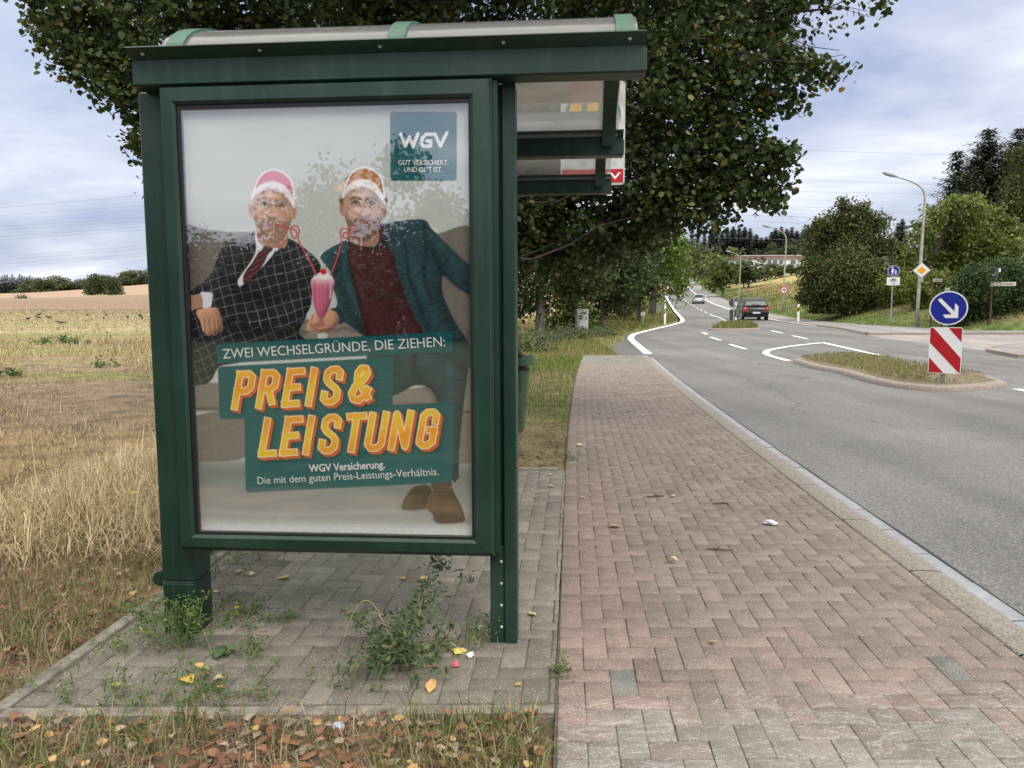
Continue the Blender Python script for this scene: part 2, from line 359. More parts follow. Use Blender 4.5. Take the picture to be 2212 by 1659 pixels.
def asphalt(name, c, k):
    m = mat(name, c, rough=.85, spec=.3); t = m.node_tree; p = t.nodes['Principled BSDF']; g = t.nodes.new('ShaderNodeNewGeometry')
    vo = t.nodes.new('ShaderNodeTexVoronoi'); vo.inputs['Scale'].default_value = 95; t.links.new(g.outputs['Position'], vo.inputs['Vector'])
    no = t.nodes.new('ShaderNodeTexNoise'); no.inputs['Scale'].default_value = .35; no.inputs['Detail'].default_value = 8; t.links.new(g.outputs['Position'], no.inputs['Vector'])
    mp_ = t.nodes.new('ShaderNodeMapping'); mp_.inputs['Scale'].default_value = (1.6, .12, 1); mp_.inputs['Rotation'].default_value = (0, 0, rad(-14)); t.links.new(g.outputs['Position'], mp_.inputs[0])
    n3 = t.nodes.new('ShaderNodeTexNoise'); n3.inputs['Scale'].default_value = .8; n3.inputs['Detail'].default_value = 6; t.links.new(mp_.outputs[0], n3.inputs['Vector'])
    r1 = ramp(t, vo.outputs['Color'], [(.1, tuple(q * .6 for q in c)), (.5, c), (.92, tuple(min(1, q * 1.5) for q in c))])
    r2 = ramp(t, no.outputs['Fac'], [(.3, (.82,) * 3), (.7, (1.16,) * 3)]); r3 = ramp(t, n3.outputs['Fac'], [(.3, (.80,) * 3), (.65, (1.1,) * 3)])
    cur = r1
    for r in (r2, r3):
        q = t.nodes.new('ShaderNodeMix'); q.data_type = 'RGBA'; q.blend_type = 'MULTIPLY'; q.inputs[0].default_value = 1
        t.links.new(cur, q.inputs[6]); t.links.new(r, q.inputs[7]); cur = q.outputs[2]
    wn = t.nodes.new('ShaderNodeTexNoise'); wn.inputs['Scale'].default_value = 1.3; wn.inputs['Detail'].default_value = 6; t.links.new(g.outputs['Position'], wn.inputs['Vector'])
    wm = t.nodes.new('ShaderNodeVectorMath'); wm.operation = 'ADD'; t.links.new(g.outputs['Position'], wm.inputs[0]); t.links.new(wn.outputs['Color'], wm.inputs[1])
    cv = t.nodes.new('ShaderNodeTexVoronoi'); cv.feature = 'DISTANCE_TO_EDGE'; cv.inputs['Scale'].default_value = .16; t.links.new(wm.outputs[0], cv.inputs['Vector'])
    ck = ramp(t, cv.outputs['Distance'], [(0, (.42,) * 3), (.0022, (.5,) * 3), (.004, (1,) * 3)]); q = t.nodes.new('ShaderNodeMix'); q.data_type = 'RGBA'; q.blend_type = 'MULTIPLY'; q.inputs[0].default_value = .7; t.links.new(cur, q.inputs[6]); t.links.new(ck, q.inputs[7]); cur = q.outputs[2]
    t.links.new(cur, p.inputs['Base Color'])
    b = t.nodes.new('ShaderNodeBump'); b.inputs['Strength'].default_value = .5; b.inputs['Distance'].default_value = .006
    t.links.new(vo.outputs['Distance'], b.inputs['Height']); t.links.new(b.outputs[0], p.inputs['Normal']); return m
ASPH = asphalt('asphalt', (.165, .16, .153), 1); ASPHD = asphalt('dark_asphalt', (.12, .117, .112), 1); ASPHP = asphalt('pinkish_asphalt', (.30, .265, .25), 1); ASPHF = asphalt('path_asphalt', (.25, .235, .23), 1)
yr = np.r_[np.arange(-60, -4, 4), np.arange(-4, 60, .5), np.arange(60, 420, 2)]
sheet('road', yr, lambda y: Lx(y) - (.03 if y > END + .3 else 0), Rx, RDROP, ASPH, 14)
sheet('lay_by_apron', np.arange(END + .02, 36, .25), lambda y: Ax(y) - .02, lambda y: Lx(y) - .02, RDROP - .006, ASPHD, 4)
sheet('side_street', np.r_[np.arange(-60, 20, 4), np.arange(20, 33.9, .3)], Rx, lambda y: min(float(Bx(y)), 120), RDROP - .004, ASPHP, 20)
fz = lambda X, Y: base(X, Y) + np.where(Y < 46, 0, -.055 * np.minimum((Y - 46) / 6, 1)) - .012
sheet('footpath', np.r_[np.arange(33.6, 60, .4), np.arange(60, 420, 2)], lambda y: Rx(y) + (.16 if y < 46 else 0), lambda y: float(Bx(y)) + .02, 0, ASPHF, 4, fz)
# ---------------------------------------------------------------- paving stones
def bricks(name, x0, x1, y0, y1, u, xf, cf, m, parent=None, gap=.0014, zoff=0.0, tilt=.0012, jitter=.0008):
    i0, i1 = int(math.floor(x0 / u)) - 2, int(math.ceil(x1 / u)) + 2; j0, j1 = int(math.floor(y0 / u)) - 2, int(math.ceil(y1 / u)) + 2; R = []
    for i in range(i0, i1):
        for j in range(j0, j1):
            k = (i - j) % 4
            if k == 0: r = [i * u, (i + 2) * u, j * u, (j + 1) * u]
            elif k == 3: r = [i * u, (i + 1) * u, j * u, (j + 2) * u]
            else: continue
            r = [max(r[0], x0), min(r[1], x1), max(r[2], y0), min(r[3], y1)]
            if r[1] - r[0] > .02 and r[3] - r[2] > .02: R.append(r)
    R = np.array(R); n = len(R); ga = gap * rng.uniform(.6, 1.7, (n, 4)); R = R + np.stack([ga[:, 0], -ga[:, 1], ga[:, 2], -ga[:, 3]], 1) / 2 * 1.6
    R += rng.normal(0, jitter, (n, 1))
    ch = .0032; zt = rng.normal(0, .0009, n) + zoff; tx = rng.normal(0, tilt, n); ty = rng.normal(0, tilt, n)
    V = np.empty((n, 12, 3))
    for k, (a, b) in enumerate(((0, 2), (1, 2), (1, 3), (0, 3))):
        sx_ = 1 if a == 0 else -1; sy_ = 1 if b == 2 else -1
        zz = zt + tx * (-sx_) + ty * (-sy_)
        V[:, k] = np.stack([R[:, a] + sx_ * ch, R[:, b] + sy_ * ch, zz], 1); V[:, 4 + k] = np.stack([R[:, a], R[:, b], zz - ch * .8], 1); V[:, 8 + k] = np.stack([R[:, a], R[:, b], zz - .05], 1)
    V[..., 0] = xf(V[..., 0], V[..., 1])
    i = np.arange(n)[:, None] * 12; fs = [i + np.array([0, 1, 2, 3])]
    for o in (0, 4):
        for k in range(4): fs.append(i + np.array([o + k, o + 4 + k, o + 4 + (k + 1) % 4, o + (k + 1) % 4]))
    cc = cf((R[:, 0] + R[:, 1]) / 2, (R[:, 2] + R[:, 3]) / 2, n)
    me = mesh_np(name, V.reshape(-1, 3), [np.concatenate(fs)], np.repeat(cc, 12, 0)); return link(name, me, m, parent)
def paver_mat(name, chalk=False):
    m = mat(name, (.25, .21, .18), rough=.9, spec=.25); t = m.node_tree; p = t.nodes['Principled BSDF']; g = t.nodes.new('ShaderNodeNewGeometry')
    a = t.nodes.new('ShaderNodeAttribute'); a.attribute_name = 'Col'; cur = a.outputs['Color']
    def mul(cur, r, mode='MULTIPLY', f=1):
        q = t.nodes.new('ShaderNodeMix'); q.data_type = 'RGBA'; q.blend_type = mode; q.inputs[0].default_value = 1
        if not isinstance(f, int): t.links.new(f, q.inputs[0])
        t.links.new(cur, q.inputs[6])
        if isinstance(r, tuple): q.inputs[7].default_value = (*r, 1)
        else: t.links.new(r, q.inputs[7])
        return q.outputs[2]
    def noise(s, d, sc=(1, 1, 1), dist=0):
        mm = t.nodes.new('ShaderNodeMapping'); mm.inputs['Scale'].default_value = sc; t.links.new(g.outputs['Position'], mm.inputs[0])
        n = t.nodes.new('ShaderNodeTexNoise'); n.inputs['Scale'].default_value = s; n.inputs['Detail'].default_value = d; n.inputs['Roughness'].default_value = .65; n.inputs['Distortion'].default_value = dist
        t.links.new(mm.outputs[0], n.inputs['Vector']); return n.outputs['Fac']
    fine = noise(210, 3); cur = mul(cur, ramp(t, fine, [(.32, (.62,) * 3), (.5, (1,) * 3), (.66, (1.3,) * 3)]))
    cur = mul(cur, ramp(t, noise(2.2, 7), [(.3, (.82, .82, .81)), (.65, (1.08, 1.08, 1.08))]))
    cur = mul(cur, ramp(t, noise(14, 6), [(.3, (.82,) * 3), (.65, (1.08,) * 3)]))
    vo = t.nodes.new('ShaderNodeTexVoronoi'); vo.inputs['Scale'].default_value = 75; t.links.new(g.outputs['Position'], vo.inputs['Vector'])
    cur = mul(cur, (.62, .60, .56), 'MIX', ramp(t, vo.outputs['Distance'], [(.0, (.75,) * 3), (.13, (.6,) * 3), (.17, (0,) * 3)]))
    if chalk:
        sp = t.nodes.new('ShaderNodeSeparateXYZ'); t.links.new(g.outputs['Position'], sp.inputs[0])
        def band(a, b, c_, d_):
            mr = ramp(t, sp.outputs[1], [(max(0, 0), (0,) * 3)]); return mr
        def ymask(y0, y1, s=.25):
            f = t.nodes.new('ShaderNodeMapRange'); f.interpolation_type = 'SMOOTHSTEP'; f.inputs[1].default_value = y0; f.inputs[2].default_value = y0 + s; t.links.new(sp.outputs[1], f.inputs[0])
            h = t.nodes.new('ShaderNodeMapRange'); h.interpolation_type = 'SMOOTHSTEP'; h.inputs[1].default_value = y1; h.inputs[2].default_value = y1 + s; h.inputs[3].default_value = 1; h.inputs[4].default_value = 0; t.links.new(sp.outputs[1], h.inputs[0])
            q = t.nodes.new('ShaderNodeMath'); q.operation = 'MULTIPLY'; t.links.new(f.outputs[0], q.inputs[0]); t.links.new(h.outputs[0], q.inputs[1]); return q.outputs[0]
        def both(a, b):
            q = t.nodes.new('ShaderNodeMath'); q.operation = 'MULTIPLY'; t.links.new(a, q.inputs[0]); t.links.new(b, q.inputs[1]); return q.outputs[0]
        st = ramp(t, noise(3.2, 5, (1, 3.0, 1), 1.6), [(.51, (0,) * 3), (.545, (.36,) * 3), (.58, (0,) * 3)])
        cur = mul(cur, (.62, .62, .60), 'MIX', both(st, both(ymask(1.6, 2.62), ramp(t, fine, [(.4, (.35,) * 3), (.6, (1,) * 3)]))))
        s2 = ramp(t, noise(2.6, 5, (1, 1, 1), 1.2), [(.5, (0,) * 3), (.62, (.13,) * 3)])
        cur = mul(cur, (.50, .30, .29), 'MIX', both(s2, ymask(2.3, 3.2, .3)))
    t.links.new(cur, p.inputs['Base Color'])
    b = t.nodes.new('ShaderNodeBump'); b.inputs['Strength'].default_value = .35; b.inputs['Distance'].default_value = .003
    t.links.new(fine, b.inputs['Height']); t.links.new(b.outputs[0], p.inputs['Normal']); return m
PAV = paver_mat('pink_pavers', True); PAVG = paver_mat('grey_pavers')
PINK = np.array([.222, .180, .152]); GREY = np.array([.235, .218, .187])
def cf_walk(x, y, n):
    k = sstep(2.35, 2.6, y + rng.normal(0, .09, n))[:, None]; c = GREY * (1 - k) + PINK * k
    red = ((x < .42) & (y > 2.6) & (y < 6.4))[:, None] * .55; c = c * (1 - red) + np.array([.25, .18, .155]) * red
    gq = ((rng.random(n) < .009) & (y < 3))[:, None]; c = np.where(gq, np.array([.185, .185, .16]), c)
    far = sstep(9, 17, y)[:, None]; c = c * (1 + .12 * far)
    return c * rng.normal(1, .065, (n, 1)).clip(.78, 1.22)
W0 = 1.885
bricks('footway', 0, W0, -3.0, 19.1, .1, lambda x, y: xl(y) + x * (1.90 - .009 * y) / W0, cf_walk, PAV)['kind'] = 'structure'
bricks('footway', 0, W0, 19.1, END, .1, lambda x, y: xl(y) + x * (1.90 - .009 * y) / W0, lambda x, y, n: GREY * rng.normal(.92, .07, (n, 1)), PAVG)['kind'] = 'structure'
JOINT = mat('joint_sand', (.10, .083, .065), rough=1, var=.4, scale=40)
sheet('footway_bed', np.arange(-3, END + .1, .4), lambda y: xl(y) - .01, xk, -.0055, JOINT, 2)
# kerb, gutter and dark seam
def strip(name, ys, fx, prof, m):
    """prof: list of (dx, z) swept along the curve fx(y)"""
    V = []; n = len(prof)
    for y in ys:
        x = float(fx(y))
        for dx, z in prof: V.append((x + dx, y, z + float(base(x, y))))
    ii = np.arange(len(ys) * n).reshape(len(ys), n); q = np.stack([ii[:-1, :-1], ii[:-1, 1:], ii[1:, 1:], ii[1:, :-1]], -1).reshape(-1, 4)
    return tag(link(name, mesh_np(name, np.array(V), [q]), m), kind='structure')
KERB = mat('kerb_aggregate', (.36, .32, .27), rough=.95, col2=(.13, .115, .10), scale=85, bump=.9, bscale=95)
GUT = mat('gutter_concrete', (.27, .275, .285), rough=.85, var=.18, scale=9, bump=.2, bscale=120)
def kerbs():
    y = -3.0
    k = 0
    while y < END - .1:
        y1 = min(y + 1.0, END); ys = np.linspace(y + .005, y1 - .005, 5)
        strip('kerb', ys, xk, [(0, -.1), (0, 0.002), (.012, .008), (.13, .006), (.175, -.004), (.196, -.03), (.2, -.12)], KERB); y = y1
    y = -3.0
    while y < END - .1:
        y1 = min(y + .5, END); ys = np.linspace(y + .003, y1 - .003, 3); dz = random.uniform(-.002, .002)
        strip('gutter', ys, xk, [(.203, -.2), (.203, -.066 + dz), (.345, -.062 + dz), (.348, -.1)], GUT); y = y1
kerbs()
SEAM = mat('bitumen_seam', (.02, .02, .022), rough=.7)
sheet('road_seam', np.arange(-3, END + .3, .4), lambda y: xk(y) + .335, lambda y: xk(y) + .372 + .006 * math.sin(y * 3), RDROP + .004, SEAM, 1)
# ---------------------------------------------------------------- road markings
PAINT = mat('road_paint', (.80, .80, .78), rough=.7, var=.1, scale=14)
def line(pts, w, name='road_marking', taper=False):
    P = np.array(pts); d = np.gradient(P[:, :2], axis=0); d /= np.linalg.norm(d, axis=1)[:, None]; nn = np.stack([-d[:, 1], d[:, 0]], 1) * w / 2
    V = []
    for p, q in zip(P, nn):
        for s in (1, -1):
            x, y = p[0] + s * q[0], p[1] + s * q[1]; V.append((x, y, float(base(x, y)) + RDROP + .006 + .0004 * max(y, 0)))
    n = len(P); i = np.arange(n - 1)[:, None] * 2
    return tag(link(name, mesh_np(name, np.array(V), [i + np.array([0, 1, 3, 2])]), PAINT), kind='structure')
def smooth_path(P, step=.5):
    P = np.array(P, float); out_ = []
    for i in range(len(P) - 1):
        p0, p1, p2, p3 = P[max(i - 1, 0)], P[i], P[i + 1], P[min(i + 2, len(P) - 1)]; n = max(2, int(np.linalg.norm(p2 - p1) / step))
        for t in np.linspace(0, 1, n, endpoint=False):
            out_.append(.5 * ((2 * p1) + (-p0 + p2) * t + (2 * p0 - 5 * p1 + 4 * p2 - p3) * t * t + (-p0 + 3 * p1 - 3 * p2 + p3) * t ** 3))
    out_.append(P[-1]); return np.array(out_)
rh = lambda u, v: hit(u, v, RDROP)
line(smooth_path(LE, .4) + np.array([.12, 0, 0]), .26)
ext = np.array([[float(Lx(y)) + .12, y, 0] for y in np.arange(LE[-1][1], 320, 3)]); line(ext, .25)
line(smooth_path(np.r_[RE, [[68, 310, 0]]], .6), .25)
z2 = lambda x, y: ((2600 + x / 3.0157) * .5486, (900 + y / 3.0157) * .5486)
dash = [((175,705),(181,714)),((187,722),(193,731)),((198,740),(203,750)),((210,758),(217,768)),((225,778),(233,788)),((240,797),(250,808)),((258,817),(270,829)),((279,838),(290,849)),((302,857),(314,868)),((327,881),(341,892)),((355,900),(373,911)),((388,921),(409,933)),((428,942),(449,954)),((475,965),(498,978)),((526,992),(553,1006)),((585,1020),(616,1034)),((622,1036),(657,1050)),((664,1051),(704,1065)),((710,1068),(746,1083)),((752,1084),(786,1102))]
for a, b in dash: line([rh(*z2(*a)), (rh(*z2(*a)) + rh(*z2(*b))) / 2, rh(*z2(*b))], .14)
line(smooth_path([rh(*z2(*p)) for p in ((784,1101),(800,1112),(798,1122),(770,1142))], .3), .22)
for a, b in (((502,1237),(553,1262)), ((597,1293),(713,1332)), ((820,1377),(1016,1437)), ((1323,1217),(1453,1248)), ((1567,1276),(1747,1315))):
    line([rh(*z2(*a)), (rh(*z2(*a)) + rh(*z2(*b))) / 2, rh(*z2(*b))], .16)
line(smooth_path([rh(u, v) for u, v in ((1702,780),(1663,769),(1654.5,763.8),(1657,759.4),(1672,754.8),(1717.5,747.5),(1776,741.3))], .25), .2)
line(smooth_path([rh(u, v) for u, v in ((1777,741),(1810,748.4),(1853,758),(1899,768))], .25), .2)
line([rh(2197, 841.5), rh(2205, 843), rh(2230, 848)], .2)
# ---------------------------------------------------------------- traffic islands and corner pavement
def offset(P, d):
    P = np.array(P)[:, :2]; n = len(P); o = []
    for i in range(n):
        a = P[i] - P[i - 1]; b = P[(i + 1) % n] - P[i]; a /= np.linalg.norm(a); b /= np.linalg.norm(b); t = a + b; t /= np.linalg.norm(t) + 1e-9
        o.append(P[i] + np.array([-t[1], t[0]]) * d)
    return np.array(o)
def island(name, uv, hk, kw, mk, msoil, mound=.03):
    P = np.array([rh(u, v) for u, v in uv]); P2 = P[:, :2]
    area = .5 * np.sum(P2[:, 0] * np.roll(P2[:, 1], -1) - np.roll(P2[:, 0], -1) * P2[:, 1])
    if area < 0: P2 = P2[::-1]
    rings = [(0, -.03), (.01, hk * .55), (.05, hk * .92), (.1, hk), (kw, hk * 1.0), (kw + .02, hk - .03)]
    mb = MB(); n = len(P2); V = []
    for d, z in rings:
        q = offset(P2, d); V += [(x, y, float(base(x, y)) + RDROP + z) for x, y in q]
    fs = [(r * n + k, r * n + (k + 1) % n, r * n + n + (k + 1) % n, r * n + n + k) for r in range(len(rings) - 1) for k in range(n)]
    mb.add(V, fs); tag(mb.build(name + '_kerb', mk, smooth=True), kind='structure')
    q = offset(P2, kw); c = q.mean(0); mb = MB(); V = [(x, y, float(base(x, y)) + RDROP + hk - .005) for x, y in q]
    q2 = c + (q - c) * .5; V += [(x, y, float(base(x, y)) + RDROP + hk + mound) for x, y in q2]; V.append((c[0], c[1], float(base(*c)) + RDROP + hk + mound * 1.1))
    mb.add(V, [(k, (k + 1) % n, n + (k + 1) % n, n + k) for k in range(n)] + [(n + k, n + (k + 1) % n, 2 * n) for k in range(n)])
    tag(mb.build(name + '_soil', msoil, smooth=True), kind='structure'); return q
KPINK = mat('pink_kerb', (.34, .28, .235), rough=.9, col2=(.20, .165, .14), scale=18, bump=.4, bscale=60)
SOIL = mat('island_soil', (.12, .095, .06), rough=1, col2=(.2, .16, .09), scale=8, bump=.8, bscale=30)
ISL1 = island('traffic_island', [(1712,784),(1755,797),(1815,808),(1875,827),(1934,839),(1994,845),(2041,846.5),(2097,845),(2150,840),(2178,835),(2140,822),(2085,812),(1994,796),(1906,779),(1835,772.5),(1771,774.5),(1725,780)], .105, .18, KPINK, SOIL)
ISL2 = island('traffic_island', [(1530,714),(1585,715),(1645,713),(1640,708),(1617,699.5),(1583,698.8),(1554,703)], .1, .15, KPINK, SOIL)
def corner():
    pts = [hit(u, v, 0)[:2] for u, v in ((2212, 768.5), (2160, 759), (2143, 755), (2141, 750.5), (2150, 746), (2170, 742), (2212, 738.5))]
    pts = [np.array([60, pts[0][1] - 10])] + pts + [np.array([60, pts[-1][1] + 1])]
    mb = MB(); n = len(pts); mb.prism([tuple(p) for p in pts], 'xy', -.12, .015); tag(mb.build('corner_footway', ASPHF), kind='structure')
    q = pts[1:-1]; mb = MB()
    for i in range(len(q) - 1):
        a, b = q[i], q[i + 1]; d = (b - a) / np.linalg.norm(b - a); nn = np.array([d[1], -d[0]]) * -1
        A = [a, b, b + nn * .14, a + nn * .14]; mb.prism([tuple(p) for p in A], 'xy', -.12, .03)
    tag(mb.build('corner_kerb', KPINK), kind='structure')
corner()
def rkerb():
    ys = np.r_[np.arange(33.7, 46.2, .5)]; strip('kerb', ys, Rx, [(0, -.1), (0, .0), (.03, .025), (.15, .025), (.16, -.05)], KPINK)
    x = float(Rx(33.6)) + .01
    while x < 60: mb = MB(); mb.box(x, x + .99, 33.44, 33.6, -.15, float(base(x, 33.6)) + .012, .012); tag(mb.build('kerb', KPINK), kind='structure'); x += 1.0
rkerb()
# ================================================================ BUS SHELTER
SYAW = rad(4.6); SO = np.array([-.036, 3.14, 0.0]); SAX = np.array([math.cos(SYAW), -math.sin(SYAW), 0]); SN = np.array([math.sin(SYAW), math.cos(SYAW), 0])
def spl(u, v, off):                                          # photo point -> shelter (X, Z) in the plane Y = -off
    d = ray(u, v); c = np.array([0, 0, EYE]); q = SO - SN * off; t = (q - c).dot(SN) / d.dot(SN); p = c + t * d; return (p - SO).dot(SAX), p[2]
def swp(X, Y, Z=0): p = SO + SAX * X + SN * Y; return (p[0], p[1], Z)
def green_mat():
    m = mat('green_powder_coat', (.0068, .032, .019), rough=.45, spec=.4, coat=.1, var=.22, scale=3.0); t = m.node_tree; p = t.nodes['Principled BSDF']
    cur = p.inputs['Base Color'].links[0].from_socket; g = t.nodes.new('ShaderNodeNewGeometry')
    v = t.nodes.new('ShaderNodeTexVoronoi'); v.inputs['Scale'].default_value = 26; t.links.new(g.outputs['Position'], v.inputs['Vector'])
    r = ramp(t, v.outputs['Distance'], [(0, (.9,) * 3), (.045, (.7,) * 3), (.07, (0,) * 3)])
    n = t.nodes.new('ShaderNodeTexNoise'); n.inputs['Scale'].default_value = 4; t.links.new(g.outputs['Position'], n.inputs['Vector']); r2 = ramp(t, n.outputs['Fac'], [(.56, (0,) * 3), (.6, (1,) * 3)])
    q = t.nodes.new('ShaderNodeMath'); q.operation = 'MULTIPLY'; t.links.new(r, q.inputs[0]); t.links.new(r2, q.inputs[1])
    x = t.nodes.new('ShaderNodeMix'); x.data_type = 'RGBA'; t.links.new(q.outputs[0], x.inputs[0]); t.links.new(cur, x.inputs[6]); x.inputs[7].default_value = (.16, .2, .17, 1); 
    n2 = t.nodes.new('ShaderNodeTexNoise'); n2.inputs['Scale'].default_value = 1.6; n2.inputs['Detail'].default_value = 9; n2.inputs['Roughness'].default_value = .7; t.links.new(g.outputs['Position'], n2.inputs['Vector'])
    r3 = ramp(t, n2.outputs['Fac'], [(.5, (0,) * 3), (.75, (.28,) * 3)]); y = t.nodes.new('ShaderNodeMix'); y.data_type = 'RGBA'; t.links.new(r3, y.inputs[0]); t.links.new(x.outputs[2], y.inputs[6]); y.inputs[7].default_value = (.06, .085, .07, 1)
    mm = t.nodes.new('ShaderNodeMapping'); mm.inputs['Scale'].default_value = (22, 22, .9); t.links.new(g.outputs['Position'], mm.inputs[0]); n4 = t.nodes.new('ShaderNodeTexNoise'); n4.inputs['Scale'].default_value = 1; n4.inputs['Detail'].default_value = 6; t.links.new(mm.outputs[0], n4.inputs['Vector'])
    r4 = ramp(t, n4.outputs['Fac'], [(.52, (0,) * 3), (.72, (.34,) * 3)]); w = t.nodes.new('ShaderNodeMix'); w.data_type = 'RGBA'; t.links.new(r4, w.inputs[0]); t.links.new(y.outputs[2], w.inputs[6]); w.inputs[7].default_value = (.045, .07, .052, 1)
    t.links.new(w.outputs[2], p.inputs['Base Color'])
    rr = ramp(t, n2.outputs['Fac'], [(.3, (.33,) * 3), (.7, (.55,) * 3)]); t.links.new(rr, p.inputs['Roughness']); return m
GREEN = green_mat(); LGREEN = mat('sky_lit_green_paint', (.042, .118, .076), rough=.5, var=.15, scale=8); BLACK = mat('black_rubber', (.008, .008, .009), rough=.5)  # light green of the rib tops has the sky's reflection painted in
STEEL = mat('galvanised_steel', (.42, .43, .44), rough=.45, metal=.7, var=.15, scale=30); RIVET = mat('rivet', (.62, .66, .62), rough=.35, metal=.6)
def poly_roof_mat():
    m = bpy.data.materials.new('weathered_polycarbonate'); m.use_nodes = True; t = m.node_tree; t.nodes.clear(); N = t.nodes.new
    o = N('ShaderNodeOutputMaterial'); tr = N('ShaderNodeBsdfTransparent'); tr.inputs[0].default_value = (.80, .83, .84, 1); tl = N('ShaderNodeBsdfTranslucent'); df = N('ShaderNodeBsdfDiffuse'); gl = N('ShaderNodeBsdfGlossy'); gl.inputs['Roughness'].default_value = .12
    g = N('ShaderNodeNewGeometry'); n = N('ShaderNodeTexNoise'); n.inputs['Scale'].default_value = 3.5; n.inputs['Detail'].default_value = 9; n.inputs['Roughness'].default_value = .7; t.links.new(g.outputs['Position'], n.inputs['Vector'])
    c = ramp(t, n.outputs['Fac'], [(.3, (.40, .38, .35)), (.5, (.60, .60, .59)), (.7, (.76, .78, .79))]); t.links.new(c, tl.inputs[0]); t.links.new(c, df.inputs[0])
    a = N('ShaderNodeMixShader'); a.inputs[0].default_value = .5; t.links.new(tl.outputs[0], a.inputs[1]); t.links.new(df.outputs[0], a.inputs[2])
    b = N('ShaderNodeMixShader'); f = ramp(t, n.outputs['Fac'], [(.3, (.62,) * 3), (.55, (.40,) * 3), (.75, (.28,) * 3)]); t.links.new(f, b.inputs[0]); t.links.new(tr.outputs[0], b.inputs[1]); t.links.new(a.outputs[0], b.inputs[2])
    e = N('ShaderNodeMixShader'); fr = N('ShaderNodeFresnel'); fr.inputs[0].default_value = 1.5; t.links.new(fr.outputs[0], e.inputs[0]); t.links.new(b.outputs[0], e.inputs[1]); t.links.new(gl.outputs[0], e.inputs[2]); t.links.new(e.outputs[0], o.inputs[0]); return m
ROOF = poly_roof_mat()
def glass_mat(name, refl, tint=(1, 1, 1)):
    m = bpy.data.materials.new(name); m.use_nodes = True; t = m.node_tree; t.nodes.clear(); N = t.nodes.new
    o = N('ShaderNodeOutputMaterial'); tr = N('ShaderNodeBsdfTransparent'); tr.inputs[0].default_value = (*tint, 1); gl = N('ShaderNodeBsdfGlossy'); gl.inputs['Roughness'].default_value = .0
    e = N('ShaderNodeMixShader'); e.inputs[0].default_value = refl; t.links.new(tr.outputs[0], e.inputs[1]); t.links.new(gl.outputs[0], e.inputs[2]); t.links.new(e.outputs[0], o.inputs[0]); return m
CASEGLASS = glass_mat('display_glass', .18); WALLGLASS = glass_mat('shelter_wall_glass', .1, (.86, .93, .9))
SH = thing('bus_shelter', 'dark green bus shelter with arched clear roof and large poster case', 'bus shelter', SO, -SYAW)
